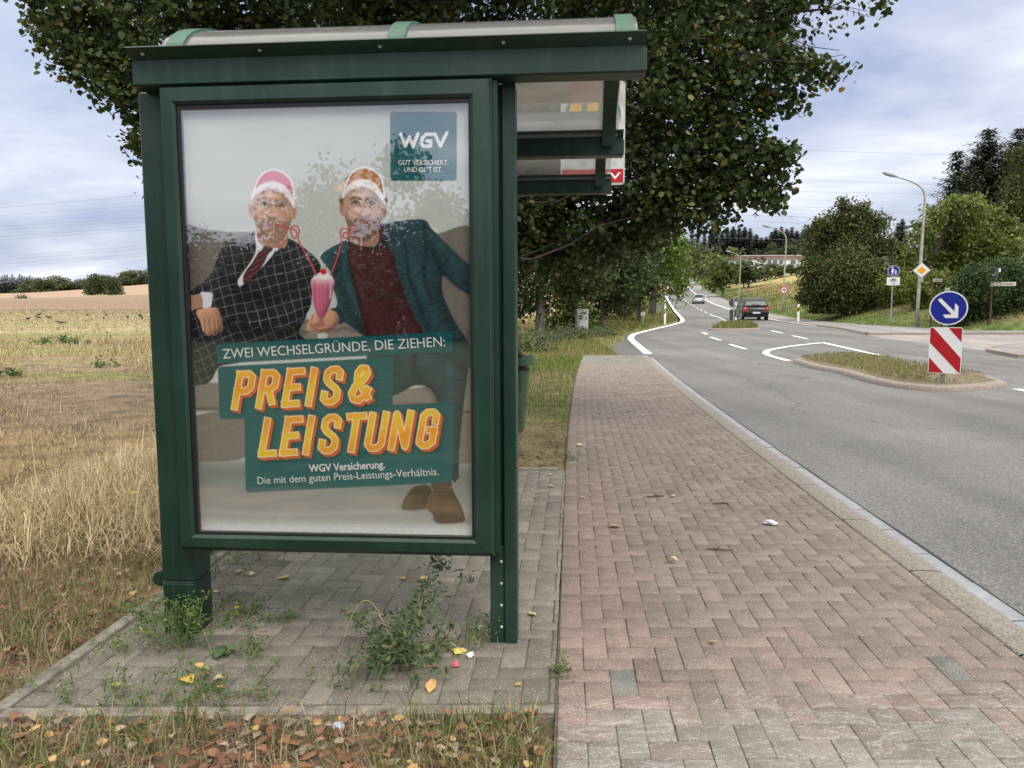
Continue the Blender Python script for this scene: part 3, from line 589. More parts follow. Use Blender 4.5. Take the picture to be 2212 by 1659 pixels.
def shelter():
    # posts: the broad sleeved one, its mates behind, and the narrower ones on the road side
    mb = MB(); mb.box(-1.50, -1.352, 0, .15, .235, 2.305, .006); mb.build('post', GREEN, SH)
    mb = MB(); mb.box(-1.5006, -1.3514, -.0006, .1506, -.04, .2285, .006); mb.box(-1.5012, -1.3508, -.0012, .1512, .229, .2345, .0025); mb.build('post_sleeve', GREEN, SH)
    mb = MB(); mb.box(-.0, .053, 0, .11, -.02, 2.305, .004); mb.box(-.06, -.0015, .006, .1, -.02, .42, .004); mb.box(-.045, -.002, .03, .09, .42, 2.305, .003)
    p = mb.build('post', GREEN, SH)
    for z in (.07, .165, .26, .355):
        mb = MB(); mb.add([(q[0], .004, q[1]) for q in circ(-.013, z, .007, 10)] + [(q[0], .0005, q[1]) for q in circ(-.013, z, .004, 10)], [tuple(range(10, 20))] + [(k, (k + 1) % 10, 10 + (k + 1) % 10, 10 + k) for k in range(10)])
        mb.build('bolt', RIVET, p)
    for Y in (1.5, 3.0):
        mb = MB(); mb.box(-1.47, -1.38, Y - .05, Y + .05, -.03, 2.30, .006); mb.build('post', GREEN, SH)
    # gutter beams
    for Y, xl_, xr in ((-.10, -1.46, .552), (1.50, -1.46, .57), (3.0, -1.46, .57)):
        mb = MB(); pr = [(Y, 2.306), (Y + .012, 2.30), (Y + .10, 2.30), (Y + .14, 2.31), (Y + .14, 2.41), (Y + .13, 2.41), (Y + .125, 2.33), (Y + .02, 2.33), (Y + .012, 2.402), (Y - .044, 2.436), (Y - .052, 2.43), (Y + .0, 2.396)]
        mb.prism(pr, 'yz', xl_, xr); b = mb.build('gutter_beam', GREEN, SH)
        for x in np.linspace(xl_ + .06, xr - .06, 5):
            c = np.array([x, Y - .0245, 2.4145]); e = np.array([0, -.56, -.83]); uu = np.array([1., 0, 0]); vv = np.cross(e, uu)
            ring = [c + .0075 * (math.cos(q) * uu + math.sin(q) * vv) for q in np.linspace(0, 2 * math.pi, 9)[:-1]]; mb = MB(); mb.poly([p_ + e * .003 for p_ in ring]); mb.build('rivet', RIVET, b)
        mb = MB(); mb.prism([(Y + .0, 2.31), (Y + .13, 2.31), (Y + .12, 2.40), (Y + .01, 2.39)], 'yz', xr + .0005, xr + .006); mb.build('beam_end_cap', GREEN, b)
    # long rails joining the frames, back wall glass and bottom tube
    mb = MB(); mb.box(-1.46, -1.39, .05, 3.05, 2.20, 2.295, .004); mb.build('rail', GREEN, SH)
    mb = MB(); mb.tube([(-1.58, .12, .20), (-1.58, 3.1, .20)], .034, 14); mb.build('bottom_tube', LGREEN if False else GREEN, SH, smooth=False)
    for a, b in ((.16, 1.44), (1.56, 2.94)):
        mb = MB(); mb.box(-1.429, -1.421, a, b, .24, 2.19); mb.build('glass_pane', WALLGLASS, SH)
    mb = MB(); mb.box(-1.38, -.13, 3.0, 3.008, .24, 2.19); mb.build('glass_pane', WALLGLASS, SH)
    # barrel vaults with green ribs
    for Y0, Y1 in ((.02, 1.47), (1.62, 2.97)):
        n = 22; arc = [((Y0 + Y1) / 2 - math.cos(a) * (Y1 - Y0) / 2, 2.40 + .30 * math.sin(a) ** .9) for a in np.linspace(0, math.pi, n)]
        mb = MB(); V = []; xs = np.linspace(-1.42, .535 if Y0 < 1 else .565, 25)
        for x in xs: V += [(x, y, z) for y, z in arc]
        fs = [(i * n + k, i * n + k + 1, i * n + n + k + 1, i * n + n + k) for i in range(len(xs) - 1) for k in range(n - 1)]
        mb.add(V, fs); mb.build('roof_panel', ROOF, SH, smooth=True)
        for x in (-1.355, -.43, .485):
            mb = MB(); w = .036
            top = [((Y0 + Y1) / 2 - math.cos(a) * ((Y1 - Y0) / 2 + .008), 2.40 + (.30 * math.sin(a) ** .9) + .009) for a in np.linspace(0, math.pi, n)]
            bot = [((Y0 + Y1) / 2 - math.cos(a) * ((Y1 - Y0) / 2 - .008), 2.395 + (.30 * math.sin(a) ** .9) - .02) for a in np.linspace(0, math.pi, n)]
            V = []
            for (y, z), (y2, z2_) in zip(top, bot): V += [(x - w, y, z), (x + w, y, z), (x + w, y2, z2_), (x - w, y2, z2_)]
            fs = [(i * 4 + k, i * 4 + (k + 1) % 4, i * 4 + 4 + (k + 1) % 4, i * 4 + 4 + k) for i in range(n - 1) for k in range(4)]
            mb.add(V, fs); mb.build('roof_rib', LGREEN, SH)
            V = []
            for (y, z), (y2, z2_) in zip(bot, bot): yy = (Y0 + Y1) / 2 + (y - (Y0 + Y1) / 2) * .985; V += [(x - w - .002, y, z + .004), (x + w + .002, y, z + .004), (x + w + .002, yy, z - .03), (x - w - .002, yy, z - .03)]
            mb = MB(); mb.add(V, fs); mb.build('rib_shade_strip', GREEN, SH)  # added darker strip: shade under the rib put into its colour
    # poster case
    case = None
    O = (-1.357, -.029, .412, 2.298); I = (-1.287, -.1125, .481, 2.222)
    mb = MB()
    def fr(x0, x1, z0, z1, y): return [(x0, y, z0), (x1, y, z0), (x1, y, z1), (x0, y, z1)]
    rings = [fr(O[0], O[1], O[2] - .004, O[3], .0), fr(O[0], O[1], O[2] - .004, O[3], -.085), fr(O[0] + .004, O[1] - .004, O[2], O[3] - .004, -.09), fr(O[0] + .012, O[1] - .012, O[2] + .018, O[3] - .012, -.112), fr(I[0] - .012, I[1] + .012, I[2] - .012, I[3] + .012, -.116), fr(I[0], I[1], I[2], I[3], -.106), fr(I[0], I[1], I[2], I[3], -.07)]
    for k in range(len(rings) - 1):
        for j in range(4): mb.poly([rings[k][j], rings[k][(j + 1) % 4], rings[k + 1][(j + 1) % 4], rings[k + 1][j]])
    mb.poly(rings[0][::-1]); case = mb.build('poster_case', GREEN, SH, fix=True)
    mb = MB(); mb.box(O[0] + .01, O[1] + .012, -.045, -.01, O[2] - .018, O[2] - .005); mb.box(O[1] + .001, O[1] + .018, -.075, -.005, .42, 2.29); mb.build('case_hinge', GREEN, case)
    mb = MB()
    g0, g1 = .009, .0
    J = (I[0] + .001, I[1] - .001, I[2] + .001, I[3] - .001)
    for a in ((J[0], J[0] + .012, J[2], J[3]), (J[1] - .007, J[1], J[2], J[3]), (J[0] + .012, J[1] - .007, J[2], J[2] + .008), (J[0] + .012, J[1] - .007, J[3] - .016, J[3])): mb.box(a[0], a[1], -.1, -.0745, a[2], a[3])
    mb.build('gasket', BLACK, case)
    mb = MB(); mb.add([(J[0], -.095, J[2]), (J[1], -.095, J[2]), (J[1], -.095, J[3]), (J[0], -.095, J[3]), (J[0], -.0925, J[2]), (J[1], -.0925, J[2]), (J[1], -.0925, J[3]), (J[0], -.0925, J[3])], [(0, 1, 2, 3), (7, 6, 5, 4), (0, 4, 5, 1), (1, 5, 6, 2), (2, 6, 7, 3), (3, 7, 4, 0)]); mb.build('glass_pane', CASEGLASS, case)
    for z in (.95, 1.35, 1.75):
        mb = MB(); mb.box(-.0285, -.0455, .02, .05, z, z + .012); mb.build('case_clip', STEEL, case)
    return case
CASE = shelter()
def pad():
    fw = lambda X, Y: X
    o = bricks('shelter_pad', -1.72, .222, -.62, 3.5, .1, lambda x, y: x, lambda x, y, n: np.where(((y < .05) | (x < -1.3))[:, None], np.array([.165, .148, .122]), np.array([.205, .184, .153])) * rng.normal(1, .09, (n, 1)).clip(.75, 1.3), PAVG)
    # cut the skewed front: shear rows of Y so the front follows the edging
    me = o.data; V = np.empty(len(me.vertices) * 3, np.float32); me.vertices.foreach_get('co', V); V = V.reshape(-1, 3); f = np.clip((.6 - V[:, 1]) / 1.2, 0, 1); V[:, 1] += f * ((V[:, 0] + 1.06) * .085 + .02); me.vertices.foreach_set('co', V.ravel()); me.update()
    o.location = SO; o.rotation_euler = (0, 0, -SYAW); o['kind'] = 'structure'
    mb = MB(); mb.poly([(-1.74, -.66, -.0055), (.225, -.5, -.0055), (.225, 3.52, -.0055), (-1.74, 3.52, -.0055)]); o = mb.build('pad_bed', JOINT); o.location = SO; o.rotation_euler = (0, 0, -SYAW); o['kind'] = 'structure'
    EDG = mat('edging_stone', (.20, .18, .148), rough=.95, var=.45, scale=14, bump=.5, bscale=70)
    for k in range(5):
        a, b = -.66 + k * .83, -.66 + (k + 1) * .83 - .006
        mb = MB(); mb.box(-1.785, -1.725, a, min(b, 3.52), -.2, .006, .006); o = mb.build('edging_stone', EDG); o.location = SO; o.rotation_euler = (0, 0, -SYAW); o['kind'] = 'structure'
    for k in range(2):
        x0, x1 = -1.72 + k * .975, -1.72 + (k + 1) * .975 - .006; f = lambda x: -.60 + (x + 1.06) * .085
        mb = MB(); mb.prism([(x0, f(x0) - .065), (x1, f(x1) - .065), (x1, f(x1) - .006), (x0, f(x0) - .006)], 'xy', -.2, .004); o = mb.build('edging_stone', EDG); o.location = SO; o.rotation_euler = (0, 0, -SYAW); o['kind'] = 'structure'
    mb = MB(); mb.box(-1.72, .15, 3.525, 3.585, -.2, .008, .005); o = mb.build('edging_stone', EDG); o.location = SO; o.rotation_euler = (0, 0, -SYAW); o['kind'] = 'structure'
pad()
# ================================================================ PRINTED POSTER (a flat printed sheet; its picture is painted per vertex)
PX0, PX1, PZ0, PZ1 = -1.286, -.1135, .482, 2.221
PW, PH = 460, 682
class Paint:
    def __init__(s):
        s.x, s.y = np.meshgrid(np.arange(PW) + .0, np.arange(PH) + .0); s.c = np.zeros((PH, PW, 3))
    def uv(s, P):
        o = []
        for u, v in P:
            X, Z = spl(u, v, .073); o.append(((X - PX0) / (PX1 - PX0) * (PW - 1), (PZ1 - Z) / (PZ1 - PZ0) * (PH - 1)))
        return np.array(o)
    def curve(s, P, closed=True, n=6):
        m = len(P); o = []
        for i in range(m if closed else m - 1):
            p0, p1, p2, p3 = (P[(i - 1) % m], P[i], P[(i + 1) % m], P[(i + 2) % m]) if closed else (P[max(i - 1, 0)], P[i], P[i + 1], P[min(i + 2, m - 1)])
            for t in np.arange(n) / n: o.append(.5 * ((2 * p1) + (-p0 + p2) * t + (2 * p0 - 5 * p1 + 4 * p2 - p3) * t * t + (-p0 + 3 * p1 - 3 * p2 + p3) * t ** 3))
        if not closed: o.append(P[-1])
        return np.array(o)
    def mask(s, P, soft=.6, smooth=True):
        P = np.asarray(P, float)
        if smooth: P = s.curve(P)
        pad = 3 + int(3 * soft); x0, x1 = int(max(0, P[:, 0].min() - pad)), int(min(PW, P[:, 0].max() + pad + 1)); y0, y1 = int(max(0, P[:, 1].min() - pad)), int(min(PH, P[:, 1].max() + pad + 1)); M = np.zeros((PH, PW))
        if x1 <= x0 or y1 <= y0: return M
        X, Y = s.x[y0:y1, x0:x1], s.y[y0:y1, x0:x1]; ins = np.zeros(X.shape, bool); D = np.full(X.shape, 1e9)
        for (ax, ay), (bx, by) in zip(P, np.roll(P, -1, 0)):
            if ay != by:
                k = ((ay > Y) != (by > Y)) & (X < (bx - ax) * (Y - ay) / (by - ay) + ax); ins ^= k
            L2 = (bx - ax) ** 2 + (by - ay) ** 2 + 1e-9; t = np.clip(((X - ax) * (bx - ax) + (Y - ay) * (by - ay)) / L2, 0, 1); D = np.minimum(D, (X - ax - t * (bx - ax)) ** 2 + (Y - ay - t * (by - ay)) ** 2)
        D = np.sqrt(D) * np.where(ins, -1, 1); M[y0:y1, x0:x1] = np.clip(.5 - D / (2 * soft), 0, 1); return M
    def sdline(s, P, box=None):
        P = np.asarray(P, float); D = np.full((PH, PW), 1e9)
        for (ax, ay), (bx, by) in zip(P[:-1], P[1:]):
            L2 = (bx - ax) ** 2 + (by - ay) ** 2 + 1e-9; t = np.clip(((s.x - ax) * (bx - ax) + (s.y - ay) * (by - ay)) / L2, 0, 1); D = np.minimum(D, (s.x - ax - t * (bx - ax)) ** 2 + (s.y - ay - t * (by - ay)) ** 2)
        return np.sqrt(D)
    def put(s, M, col, a=1.0):
        col = np.asarray(col, float); s.c = s.c + (col - s.c) * (np.clip(M, 0, 1) * a)[..., None]
    def mul(s, M, k, a=1.0): s.c *= 1 + (k - 1) * (np.clip(M, 0, 1) * a)[..., None]
def sblur(M, r):
    n = int(3 * r) + 1; k = np.exp(-.5 * (np.arange(-n, n + 1) / r) ** 2); k /= k.sum()
    A = np.pad(M, ((n, n), (n, n)), 'edge'); A = sum(k[i] * A[i:i + PH, :] for i in range(2 * n + 1)); return sum(k[i] * A[:, i:i + PW] for i in range(2 * n + 1))
def snoise(sx_, sy_, seed):
    g = np.random.default_rng(seed); a = np.zeros((PH, PW))
    for k, w in ((1, .55), (2.1, .3), (4.3, .15)):
        nx, ny = max(2, int(PW / sx_ * k) + 2), max(2, int(PH / sy_ * k) + 2); R = g.random((ny, nx)); X = np.linspace(0, nx - 1.001, PW); Y = np.linspace(0, ny - 1.001, PH)
        xi, yi = X.astype(int), Y.astype(int); fx = (X - xi); fy = (Y - yi)[:, None]; fx = fx * fx * (3 - 2 * fx); fy = fy * fy * (3 - 2 * fy)
        a += w * ((R[yi][:, xi] * (1 - fx) + R[yi][:, xi + 1] * fx) * (1 - fy) + (R[yi + 1][:, xi] * (1 - fx) + R[yi + 1][:, xi + 1] * fx) * fy)
    return a
def paint_poster():
    p = Paint(); L = lin
    A = lambda pts: p.uv([((600 + x / 1.58) * .5486, (350 + y / 1.58) * .5486) for x, y in pts])      # upper zoom
    B = lambda pts: p.uv([((600 + x / 1.4747) * .5486, (1200 + y / 1.4747) * .5486) for x, y in pts])  # lower zoom
    def shade(pts, fn, w, k, a=1.0, closed=False):                                                     # soft dark / light brush line
        d = p.sdline(p.curve(fn(pts), closed)); p.mul(np.exp(-(d / w) ** 2), k, a)
    def shl(pts, fn, w, col, a=1.0):
        d = p.sdline(p.curve(fn(pts), False)); p.put(np.exp(-(d / w) ** 2), col, a)
    gy = (p.y / PH)[..., None]; gx = (p.x / PW)[..., None]
    p.c[:] = np.array(L(190, 195, 188)) * (1 - .10 * gy - .12 * gx * (1 - gy))
    p.mul(np.exp(-((p.x - PW * .5) ** 2 / 9e4)), 1.05)
    def vol(M, r=9, k=11, lo=-.5, hi=.4):
        G = sblur(M, r); qy, qx = np.gradient(G); p.c *= (1 + M * np.clip((qx * .8 + qy * .6) * k, lo, hi) - .25 * M * np.clip(1 - G, 0, 1))[..., None]
    # floor
    fy = B([(300, 885)])[0][1]; fl = np.clip((p.y - fy) / 26, 0, 1)
    fc = np.array(L(118, 124, 118)) * (1 - gx * .02) + (np.array(L(152, 156, 150)) - np.array(L(118, 124, 118))) * np.clip((p.y - fy) / (PH - fy), 0, 1)[..., None]
    p.c = p.c * (1 - fl[..., None]) + fc * fl[..., None]
    p.mul(np.exp(-((p.y - fy - 14) / 14) ** 2), .72)
    zb = PH - 1 - p.y; p.put(np.exp(-(np.maximum(zb - 6, 0) / 13) ** 2) * (.9 + .1 * snoise(60, 9, 3)), L(214, 219, 217), .95)  # sheen of the curling sheet's bottom, painted in as pale bands
    p.put(np.exp(-((zb - 38 + 6 * np.sin(p.x / 90)) / 4.5) ** 2), L(168, 174, 170), .5)
    # sofa
    so = np.array(L(122, 114, 105)); tex = .86 + .28 * snoise(5, 5, 11)
    def sofa(P, fn=A, k=1.0, soft=1): M = p.mask(fn(P), soft); p.put(M, so * k); return M
    M = sofa([(150, 885), (330, 878), (480, 890), (650, 905), (700, 1050), (700, 1300), (150, 1500)], A, .92); M = np.maximum(M, sofa([(1680, 905), (1780, 898), (2010, 900), (2010, 1560), (1800, 1560)], A, .86))
    M = np.maximum(M, sofa([(100, 700), (540, 610), (560, 880), (100, 890)], B, 1.0)); M = np.maximum(M, sofa([(150, 455), (400, 455), (540, 462), (560, 600), (100, 604)], B, 1.12, 1.5))
    M = np.maximum(M, sofa([(1380, 520), (1420, 496), (1560, 480), (1640, 482), (1660, 640), (1400, 640)], B, 1.18)); M = np.maximum(M, sofa([(1640, 640), (1900, 625), (1900, 890), (1700, 895)], B, .95)); M = np.maximum(M, sofa([(1800, 405), (1900, 400), (1900, 622), (1800, 628)], B, 1.1))
    M = np.maximum(M, sofa([(1330, 600), (1660, 600), (1760, 900), (1330, 900)], B, .85))
    p.c = np.where(M[..., None] > .5, p.c * tex[..., None], p.c)
    for q in ([(230, 602), (540, 598)], [(1800, 626), (1900, 622)]): shade(q, B, 2.5, .45)
    shade([(210, 905), (330, 900), (640, 925)], A, 6, .72); shade([(220, 950), (225, 1250)], A, 22, .6)
    # curled sofa arms
    for P in ([(880, 1560), (900, 1480), (960, 1440), (1010, 1470), (1030, 1560), (1000, 1640), (880, 1640)], [(1095, 1510), (1150, 1450), (1230, 1455), (1310, 1520), (1330, 1600), (1110, 1640)]):
        M = p.mask(A(P), 1); p.put(M, so * 1.25); shade(P[:4], A, 3, .5); shade([(P[0][0] + 30, P[0][1]), (P[1][0] + 50, P[1][1] + 40), (P[2][0] + 40, P[2][1] + 50)], A, 3, .6)
    # ---- seated man on the left, in a checked suit
    suit = np.array(L(31, 32, 38))
    def checks(M, ang, sp, wave, bright=.5, seed=1):
        c, s_ = math.cos(ang), math.sin(ang); w = 7 * (snoise(70, 70, seed) - .5); a = (p.x * c + p.y * s_ + w * wave); b = (-p.x * s_ + p.y * c + w * wave)
        for t in (a, b):
            d = np.abs((t / sp) % 1 - .5) * sp; p.put(M * np.clip(1.05 - d / .95, 0, 1), L(176, 176, 184), bright)
    def cloth(M, col, seed, amt=.55, sx_=26, sy_=34): p.put(M, col); n = snoise(sx_, sy_, seed) - .5; p.c = np.where((M > .02)[..., None], p.c * (1 + amt * n * M)[..., None], p.c); vol(M)
    MT = p.mask(B([(180, 20), (420, 20), (560, 40), (880, 40), (850, 160), (900, 230), (640, 260), (520, 330), (420, 350), (380, 370), (330, 450), (240, 470), (170, 480)]), .8); cloth(MT, suit * .75, 21); checks(MT, -.35, 16, 1.2, .28, 5)
    shade([(420, 110), (560, 150), (860, 150)], B, 7, .45)
    MJ = p.mask(A([(648, 905), (560, 918), (455, 948), (408, 1040), (350, 1170), (250, 1248), (215, 1290), (300, 1275), (372, 1300), (370, 1365), (430, 1420), (560, 1445), (700, 1480), (860, 1480), (935, 1430), (985, 1350), (1000, 1240), (1048, 1120), (1020, 1055), (940, 985), (860, 935), (800, 935), (740, 1010), (690, 1000)]), .8)
    cloth(MJ, suit, 22, .7); checks(MJ * (1), -.22, 15.5, 1.6, .34, 6)
    shade([(470, 1030), (440, 1160), (520, 1250), (640, 1280)], A, 8, .5); shade([(560, 1310), (760, 1290), (960, 1180)], A, 7, .5); shade([(600, 1440), (760, 1410), (900, 1330)], A, 6, 1.35); shade([(870, 1000), (960, 1060), (1010, 1130)], A, 6, 1.4); shade([(300, 1260), (420, 1230), (560, 1250)], A, 5, 1.4)
    shade([(640, 940), (560, 1060), (520, 1200)], A, 3, .4); shade([(800, 980), (700, 1100), (560, 1250)], A, 3, .4)
    M = p.mask(A([(648, 905), (700, 950), (735, 968), (800, 935), (770, 1000), (700, 1090), (600, 1180), (545, 1228), (532, 1190), (580, 1120), (640, 1020)]), .7); p.put(M, L(222, 222, 226)); shade([(735, 968), (690, 1060), (600, 1150)], A, 5, .75)
    M = p.mask(A([(664, 968), (700, 958), (742, 962), (748, 1000), (718, 1030), (690, 1090), (620, 1180), (566, 1208), (570, 1150), (620, 1080), (660, 1010)]), .6); p.put(M, L(58, 34, 44)); st = (np.sin((p.x * .55 + p.y * .9) * .95) > .45); p.put(M * st, L(132, 46, 52), .8)
    for P in ([(644, 900), (672, 930), (700, 955), (690, 985), (672, 1010), (650, 985), (640, 940)], [(735, 965), (770, 945), (806, 928), (800, 970), (776, 1010), (756, 992)]): p.put(p.mask(A(P), .6), L(226, 226, 230)); shade(P[2:5], A, 1.3, .6)
    skin = np.array(L(206, 168, 145)); sk2 = np.array(L(200, 152, 124))
    M = p.mask(A([(300, 1270), (335, 1266), (372, 1272), (370, 1320), (360, 1356), (312, 1360)]), .7); p.put(M, L(220, 222, 232))
    M = p.mask(A([(200, 1295), (260, 1284), (304, 1284), (312, 1352), (262, 1372), (200, 1392)]), .7); p.put(M, sk2 * .8)
    M = p.mask(A([(272, 1385), (320, 1366), (396, 1362), (425, 1410), (438, 1480), (432, 1512), (408, 1505), (404, 1525), (384, 1534), (366, 1528), (352, 1536), (330, 1524), (312, 1500), (300, 1450)]), .7); p.put(M, sk2 * .92); vol(M, 5, 8)
    for q in ([(322, 1430), (330, 1518)], [(352, 1430), (362, 1525)], [(384, 1430), (392, 1520)], [(408, 1440), (416, 1500)]): shade(q, A, 1.3, .5)
    def head(c, rx, ry, tilt, beard, hair, visor, eyes=True, ear=None, k=1.0):
        """c: centre in the upper zoom, everything else relative to it"""
        ct, stt = math.cos(tilt), math.sin(tilt); T = lambda pts: A([(c[0] + (x * ct - y * stt) * rx, c[1] + (x * stt + y * ct) * ry) for x, y in pts])
        p.put(p.mask(T([(-.62, .6), (.62, .55), (.72, 1.25), (-.2, 1.3), (-.7, 1.1)]), 1), sk2 * .62 * k)
        for sx_ in (-1, 1): p.put(p.mask(T([(sx_ * .98, -.15), (sx_ * 1.15, -.22), (sx_ * 1.2, 0), (sx_ * 1.1, .28), (sx_ * .95, .25)]), .8), sk2 * .85 * k); shade_ = T([(sx_ * 1.05, -.1), (sx_ * 1.1, .15)]); p.mul(np.exp(-(p.sdline(shade_) / 1.5) ** 2), .65)
        p.put(p.mask(T([(-1.05, -.1), (-1.08, -.5), (-.95, -.95), (-.45, -1.28), (.2, -1.32), (.8, -1.15), (1.08, -.6), (1.04, -.1)]), 1), hair)
        F_ = p.mask(T([(-.96, -.45), (-.98, .0), (-.9, .42), (-.66, .78), (-.32, 1.02), (.05, 1.06), (.42, .98), (.74, .72), (.92, .35), (.98, -.05), (.94, -.5), (.5, -.95), (-.5, -.95)]), .8)
        p.put(F_, skin * k); p.mul(sblur(F_ * (p.x > T([(.42, 0)])[0][0]), 6) * F_, .78); p.mul(F_ * np.exp(-(p.sdline(T([(-.9, -.3), (-.85, .5)])) / 7) ** 2), .8)
        if beard is not None:
            M = p.mask(T([(-.9, .22), (-.7, .42), (-.42, .36), (-.1, .30), (.2, .30), (.5, .38), (.78, .36), (.93, .15), (.9, .5), (.7, .85), (.38, 1.08), (0, 1.16), (-.36, 1.08), (-.68, .84)]), 2.2); n = .75 + .5 * snoise(3, 4, 31); p.put(M * (.55 + .6 * (snoise(3, 3, 8))), beard * n[..., None], 1)
        for ex in (-.40, .36):
            p.mul(F_ * np.exp(-(((p.x - T([(ex, -.2)])[0][0]) / 9) ** 2 + ((p.y - T([(ex, -.2)])[0][1]) / 6) ** 2)), .68)
            p.put(p.mask(T([(ex - .16, -.15), (ex, -.195), (ex + .16, -.15), (ex, -.115)]), .8), L(176, 160, 150), .85); p.put(p.mask(T([(ex - .07, -.16), (ex, -.21), (ex + .07, -.16), (ex, -.105)]), .7), L(44, 36, 34), .95); p.mul(F_ * np.exp(-(p.sdline(T([(ex - .18, -.06), (ex, -.02), (ex + .18, -.06)])) / 2.4) ** 2), .86)
            d = p.sdline(T([(ex - .19, -.145), (ex - .05, -.215), (ex + .07, -.215), (ex + .2, -.15)])); p.put(np.exp(-(d / 1.3) ** 2), L(58, 40, 34), .85); p.mul(F_ * np.exp(-(p.sdline(T([(ex - .18, -.24), (ex + .18, -.24)])) / 3) ** 2), .8)
            s_ = 1 if ex > 0 else -1; d = p.sdline(T([(ex - .24 * s_, -.315), (ex - .05 * s_, -.35), (ex + .14 * s_, -.345), (ex + .27 * s_, -.28)])); p.put(np.exp(-(d / 2.3) ** 2) * (.7 + .5 * snoise(3, 3, 17)), hair * .45 + .008, .85)
        shade0 = p.sdline(T([(-.08, -.2), (-.12, .12), (-.2, .24)])); p.mul(F_ * np.exp(-(shade0 / 2.6) ** 2), .75); d = p.sdline(T([(-.17, .27), (0, .31), (.15, .27)])); p.mul(np.exp(-(d / 1.8) ** 2), .5)
        p.put(F_ * np.exp(-(p.sdline(T([(.02, -.15), (.02, .18)])) / 2.2) ** 2), skin * 1.12, .35); fx_ = (p.x - A([c])[0][0]) / (T([(1, 0)])[0][0] - T([(0, 0)])[0][0]); fy_ = (p.y - A([c])[0][1]) / (T([(0, 1)])[0][1] - T([(0, 0)])[0][1]); p.c *= (1 + F_ * (.06 - .30 * np.clip(np.abs(fx_ + .15) - .25, 0, 1) ** 1.3 - .10 * np.clip(fy_, 0, 1)))[..., None]; p.c *= (1 + F_ * .16 * (snoise(7, 7, 91) - .5))[..., None]; p.put(F_ * np.exp(-(((fx_ - .5) / .22) ** 2 + ((fy_ - .12) / .2) ** 2)), L(190, 124, 104), .25); p.put(F_ * np.exp(-(((fx_ + .55) / .22) ** 2 + ((fy_ - .12) / .2) ** 2)), L(216, 160, 136), .25); p.put(F_ * np.exp(-(((fx_ + .02) / .13) ** 2 + ((fy_ - .2) / .1) ** 2)), L(222, 172, 150), .35)
        d = p.sdline(T([(-.24, .55), (-.05, .52), (.05, .53), (.26, .54)])); p.put(np.clip(2.2 - d, 0, 1), L(168, 92, 86), .9); p.put(np.clip(1.0 - d, 0, 1), L(96, 44, 42), .9)
        # visor: translucent peak above, white band
        pk, bnd, tr = visor
        p.put(p.mask(T([(-.88, -.72), (-.62, -1.15), (-.1, -1.36), (.46, -1.28), (.86, -.98), (.98, -.6), (.5, -.92), (-.1, -1.02), (-.6, -.86)]), .8), pk, tr)
        d = p.sdline(p.curve(T([(-1.0, -.45), (-.9, -.78), (-.62, -1.18), (-.1, -1.40), (.48, -1.31), (.9, -1.0), (1.06, -.4)]), False)); p.put(np.clip(1.9 - d, 0, 1), bnd)
        p.put(p.mask(T([(-1.1, -.36), (-.98, -.62), (-.5, -.90), (.02, -.98), (.56, -.86), (1.02, -.42), (1.06, -.12), (.55, -.56), (0, -.70), (-.55, -.62), (-1.02, -.32)]), .8), bnd); p.mul(np.exp(-(p.sdline(p.curve(T([(-.9, -.42), (-.4, -.62), (.3, -.62), (.9, -.2)]), False)) / 3.5) ** 2) * F_, .72)
    head((748, 752), 126, 178, .05, np.array(L(150, 120, 100)), np.array(L(196, 184, 168)), (np.array(L(206, 92, 122)), np.array(L(238, 226, 228)), .85), k=1.08)
    # ---- seated man on the right, teal jacket over a maroon roll neck
    teal = np.array(L(34, 62, 68))
    MT = p.mask(B([(1250, 280), (1530, 272), (1800, 270), (1835, 330), (1822, 460), (1800, 640), (1782, 840), (1775, 1000), (1740, 1014), (1700, 800), (1655, 560), (1600, 480), (1520, 470), (1420, 520), (1330, 520)]), .8); cloth(MT, np.array(L(36, 58, 64)), 41, .6); shade([(1520, 300), (1530, 420), (1640, 520), (1690, 760)], B, 7, .5); shade([(1720, 340), (1740, 600), (1755, 900)], B, 6, 1.35); shade([(1560, 330), (1680, 350), (1790, 440)], B, 5, 1.3)
    p.put(p.mask(B([(1630, 985), (1730, 960), (1775, 985), (1770, 1010), (1640, 1015)]), 1), L(40, 46, 46))
    MJ = p.mask(A([(1045, 1050), (1090, 1000), (1220, 930), (1400, 850), (1560, 818), (1690, 814), (1738, 870), (1840, 970), (1930, 1060), (2010, 1140), (2010, 1280), (1900, 1240), (1808, 1165), (1812, 1290), (1890, 1460), (1960, 1570), (2010, 1700), (2010, 1760), (1900, 1700), (1700, 1640), (1560, 1600), (1330, 1540), (1240, 1480), (1130, 1405), (1150, 1330), (1122, 1230), (1108, 1140)]), .8)
    cloth(MJ, teal, 42, .75); p.mul(sblur(MJ * (p.x > A([(1800, 0)])[0][0]), 8), .7)
    for q, w, k in (([(1690, 840), (1700, 1000), (1690, 1160), (1740, 1330)], 3.5, .45), ([(1740, 900), (1850, 1040), (1980, 1180)], 9, 1.45), ([(1720, 960), (1800, 1130)], 5, .5), ([(1600, 1195), (1700, 1110)], 1.4, .4), ([(1150, 1060), (1160, 1220), (1230, 1380), (1340, 1530)], 9, .55), ([(1210, 960), (1190, 1120), (1250, 1300), (1360, 1530)], 4, 1.4), ([(1540, 850), (1580, 1000), (1600, 1180), (1720, 1500)], 3, .5), ([(1560, 900), (1640, 1150), (1800, 1480)], 8, 1.25), ([(1760, 1500), (1850, 1420)], 1.5, .45)): shade(q, A, w, k)
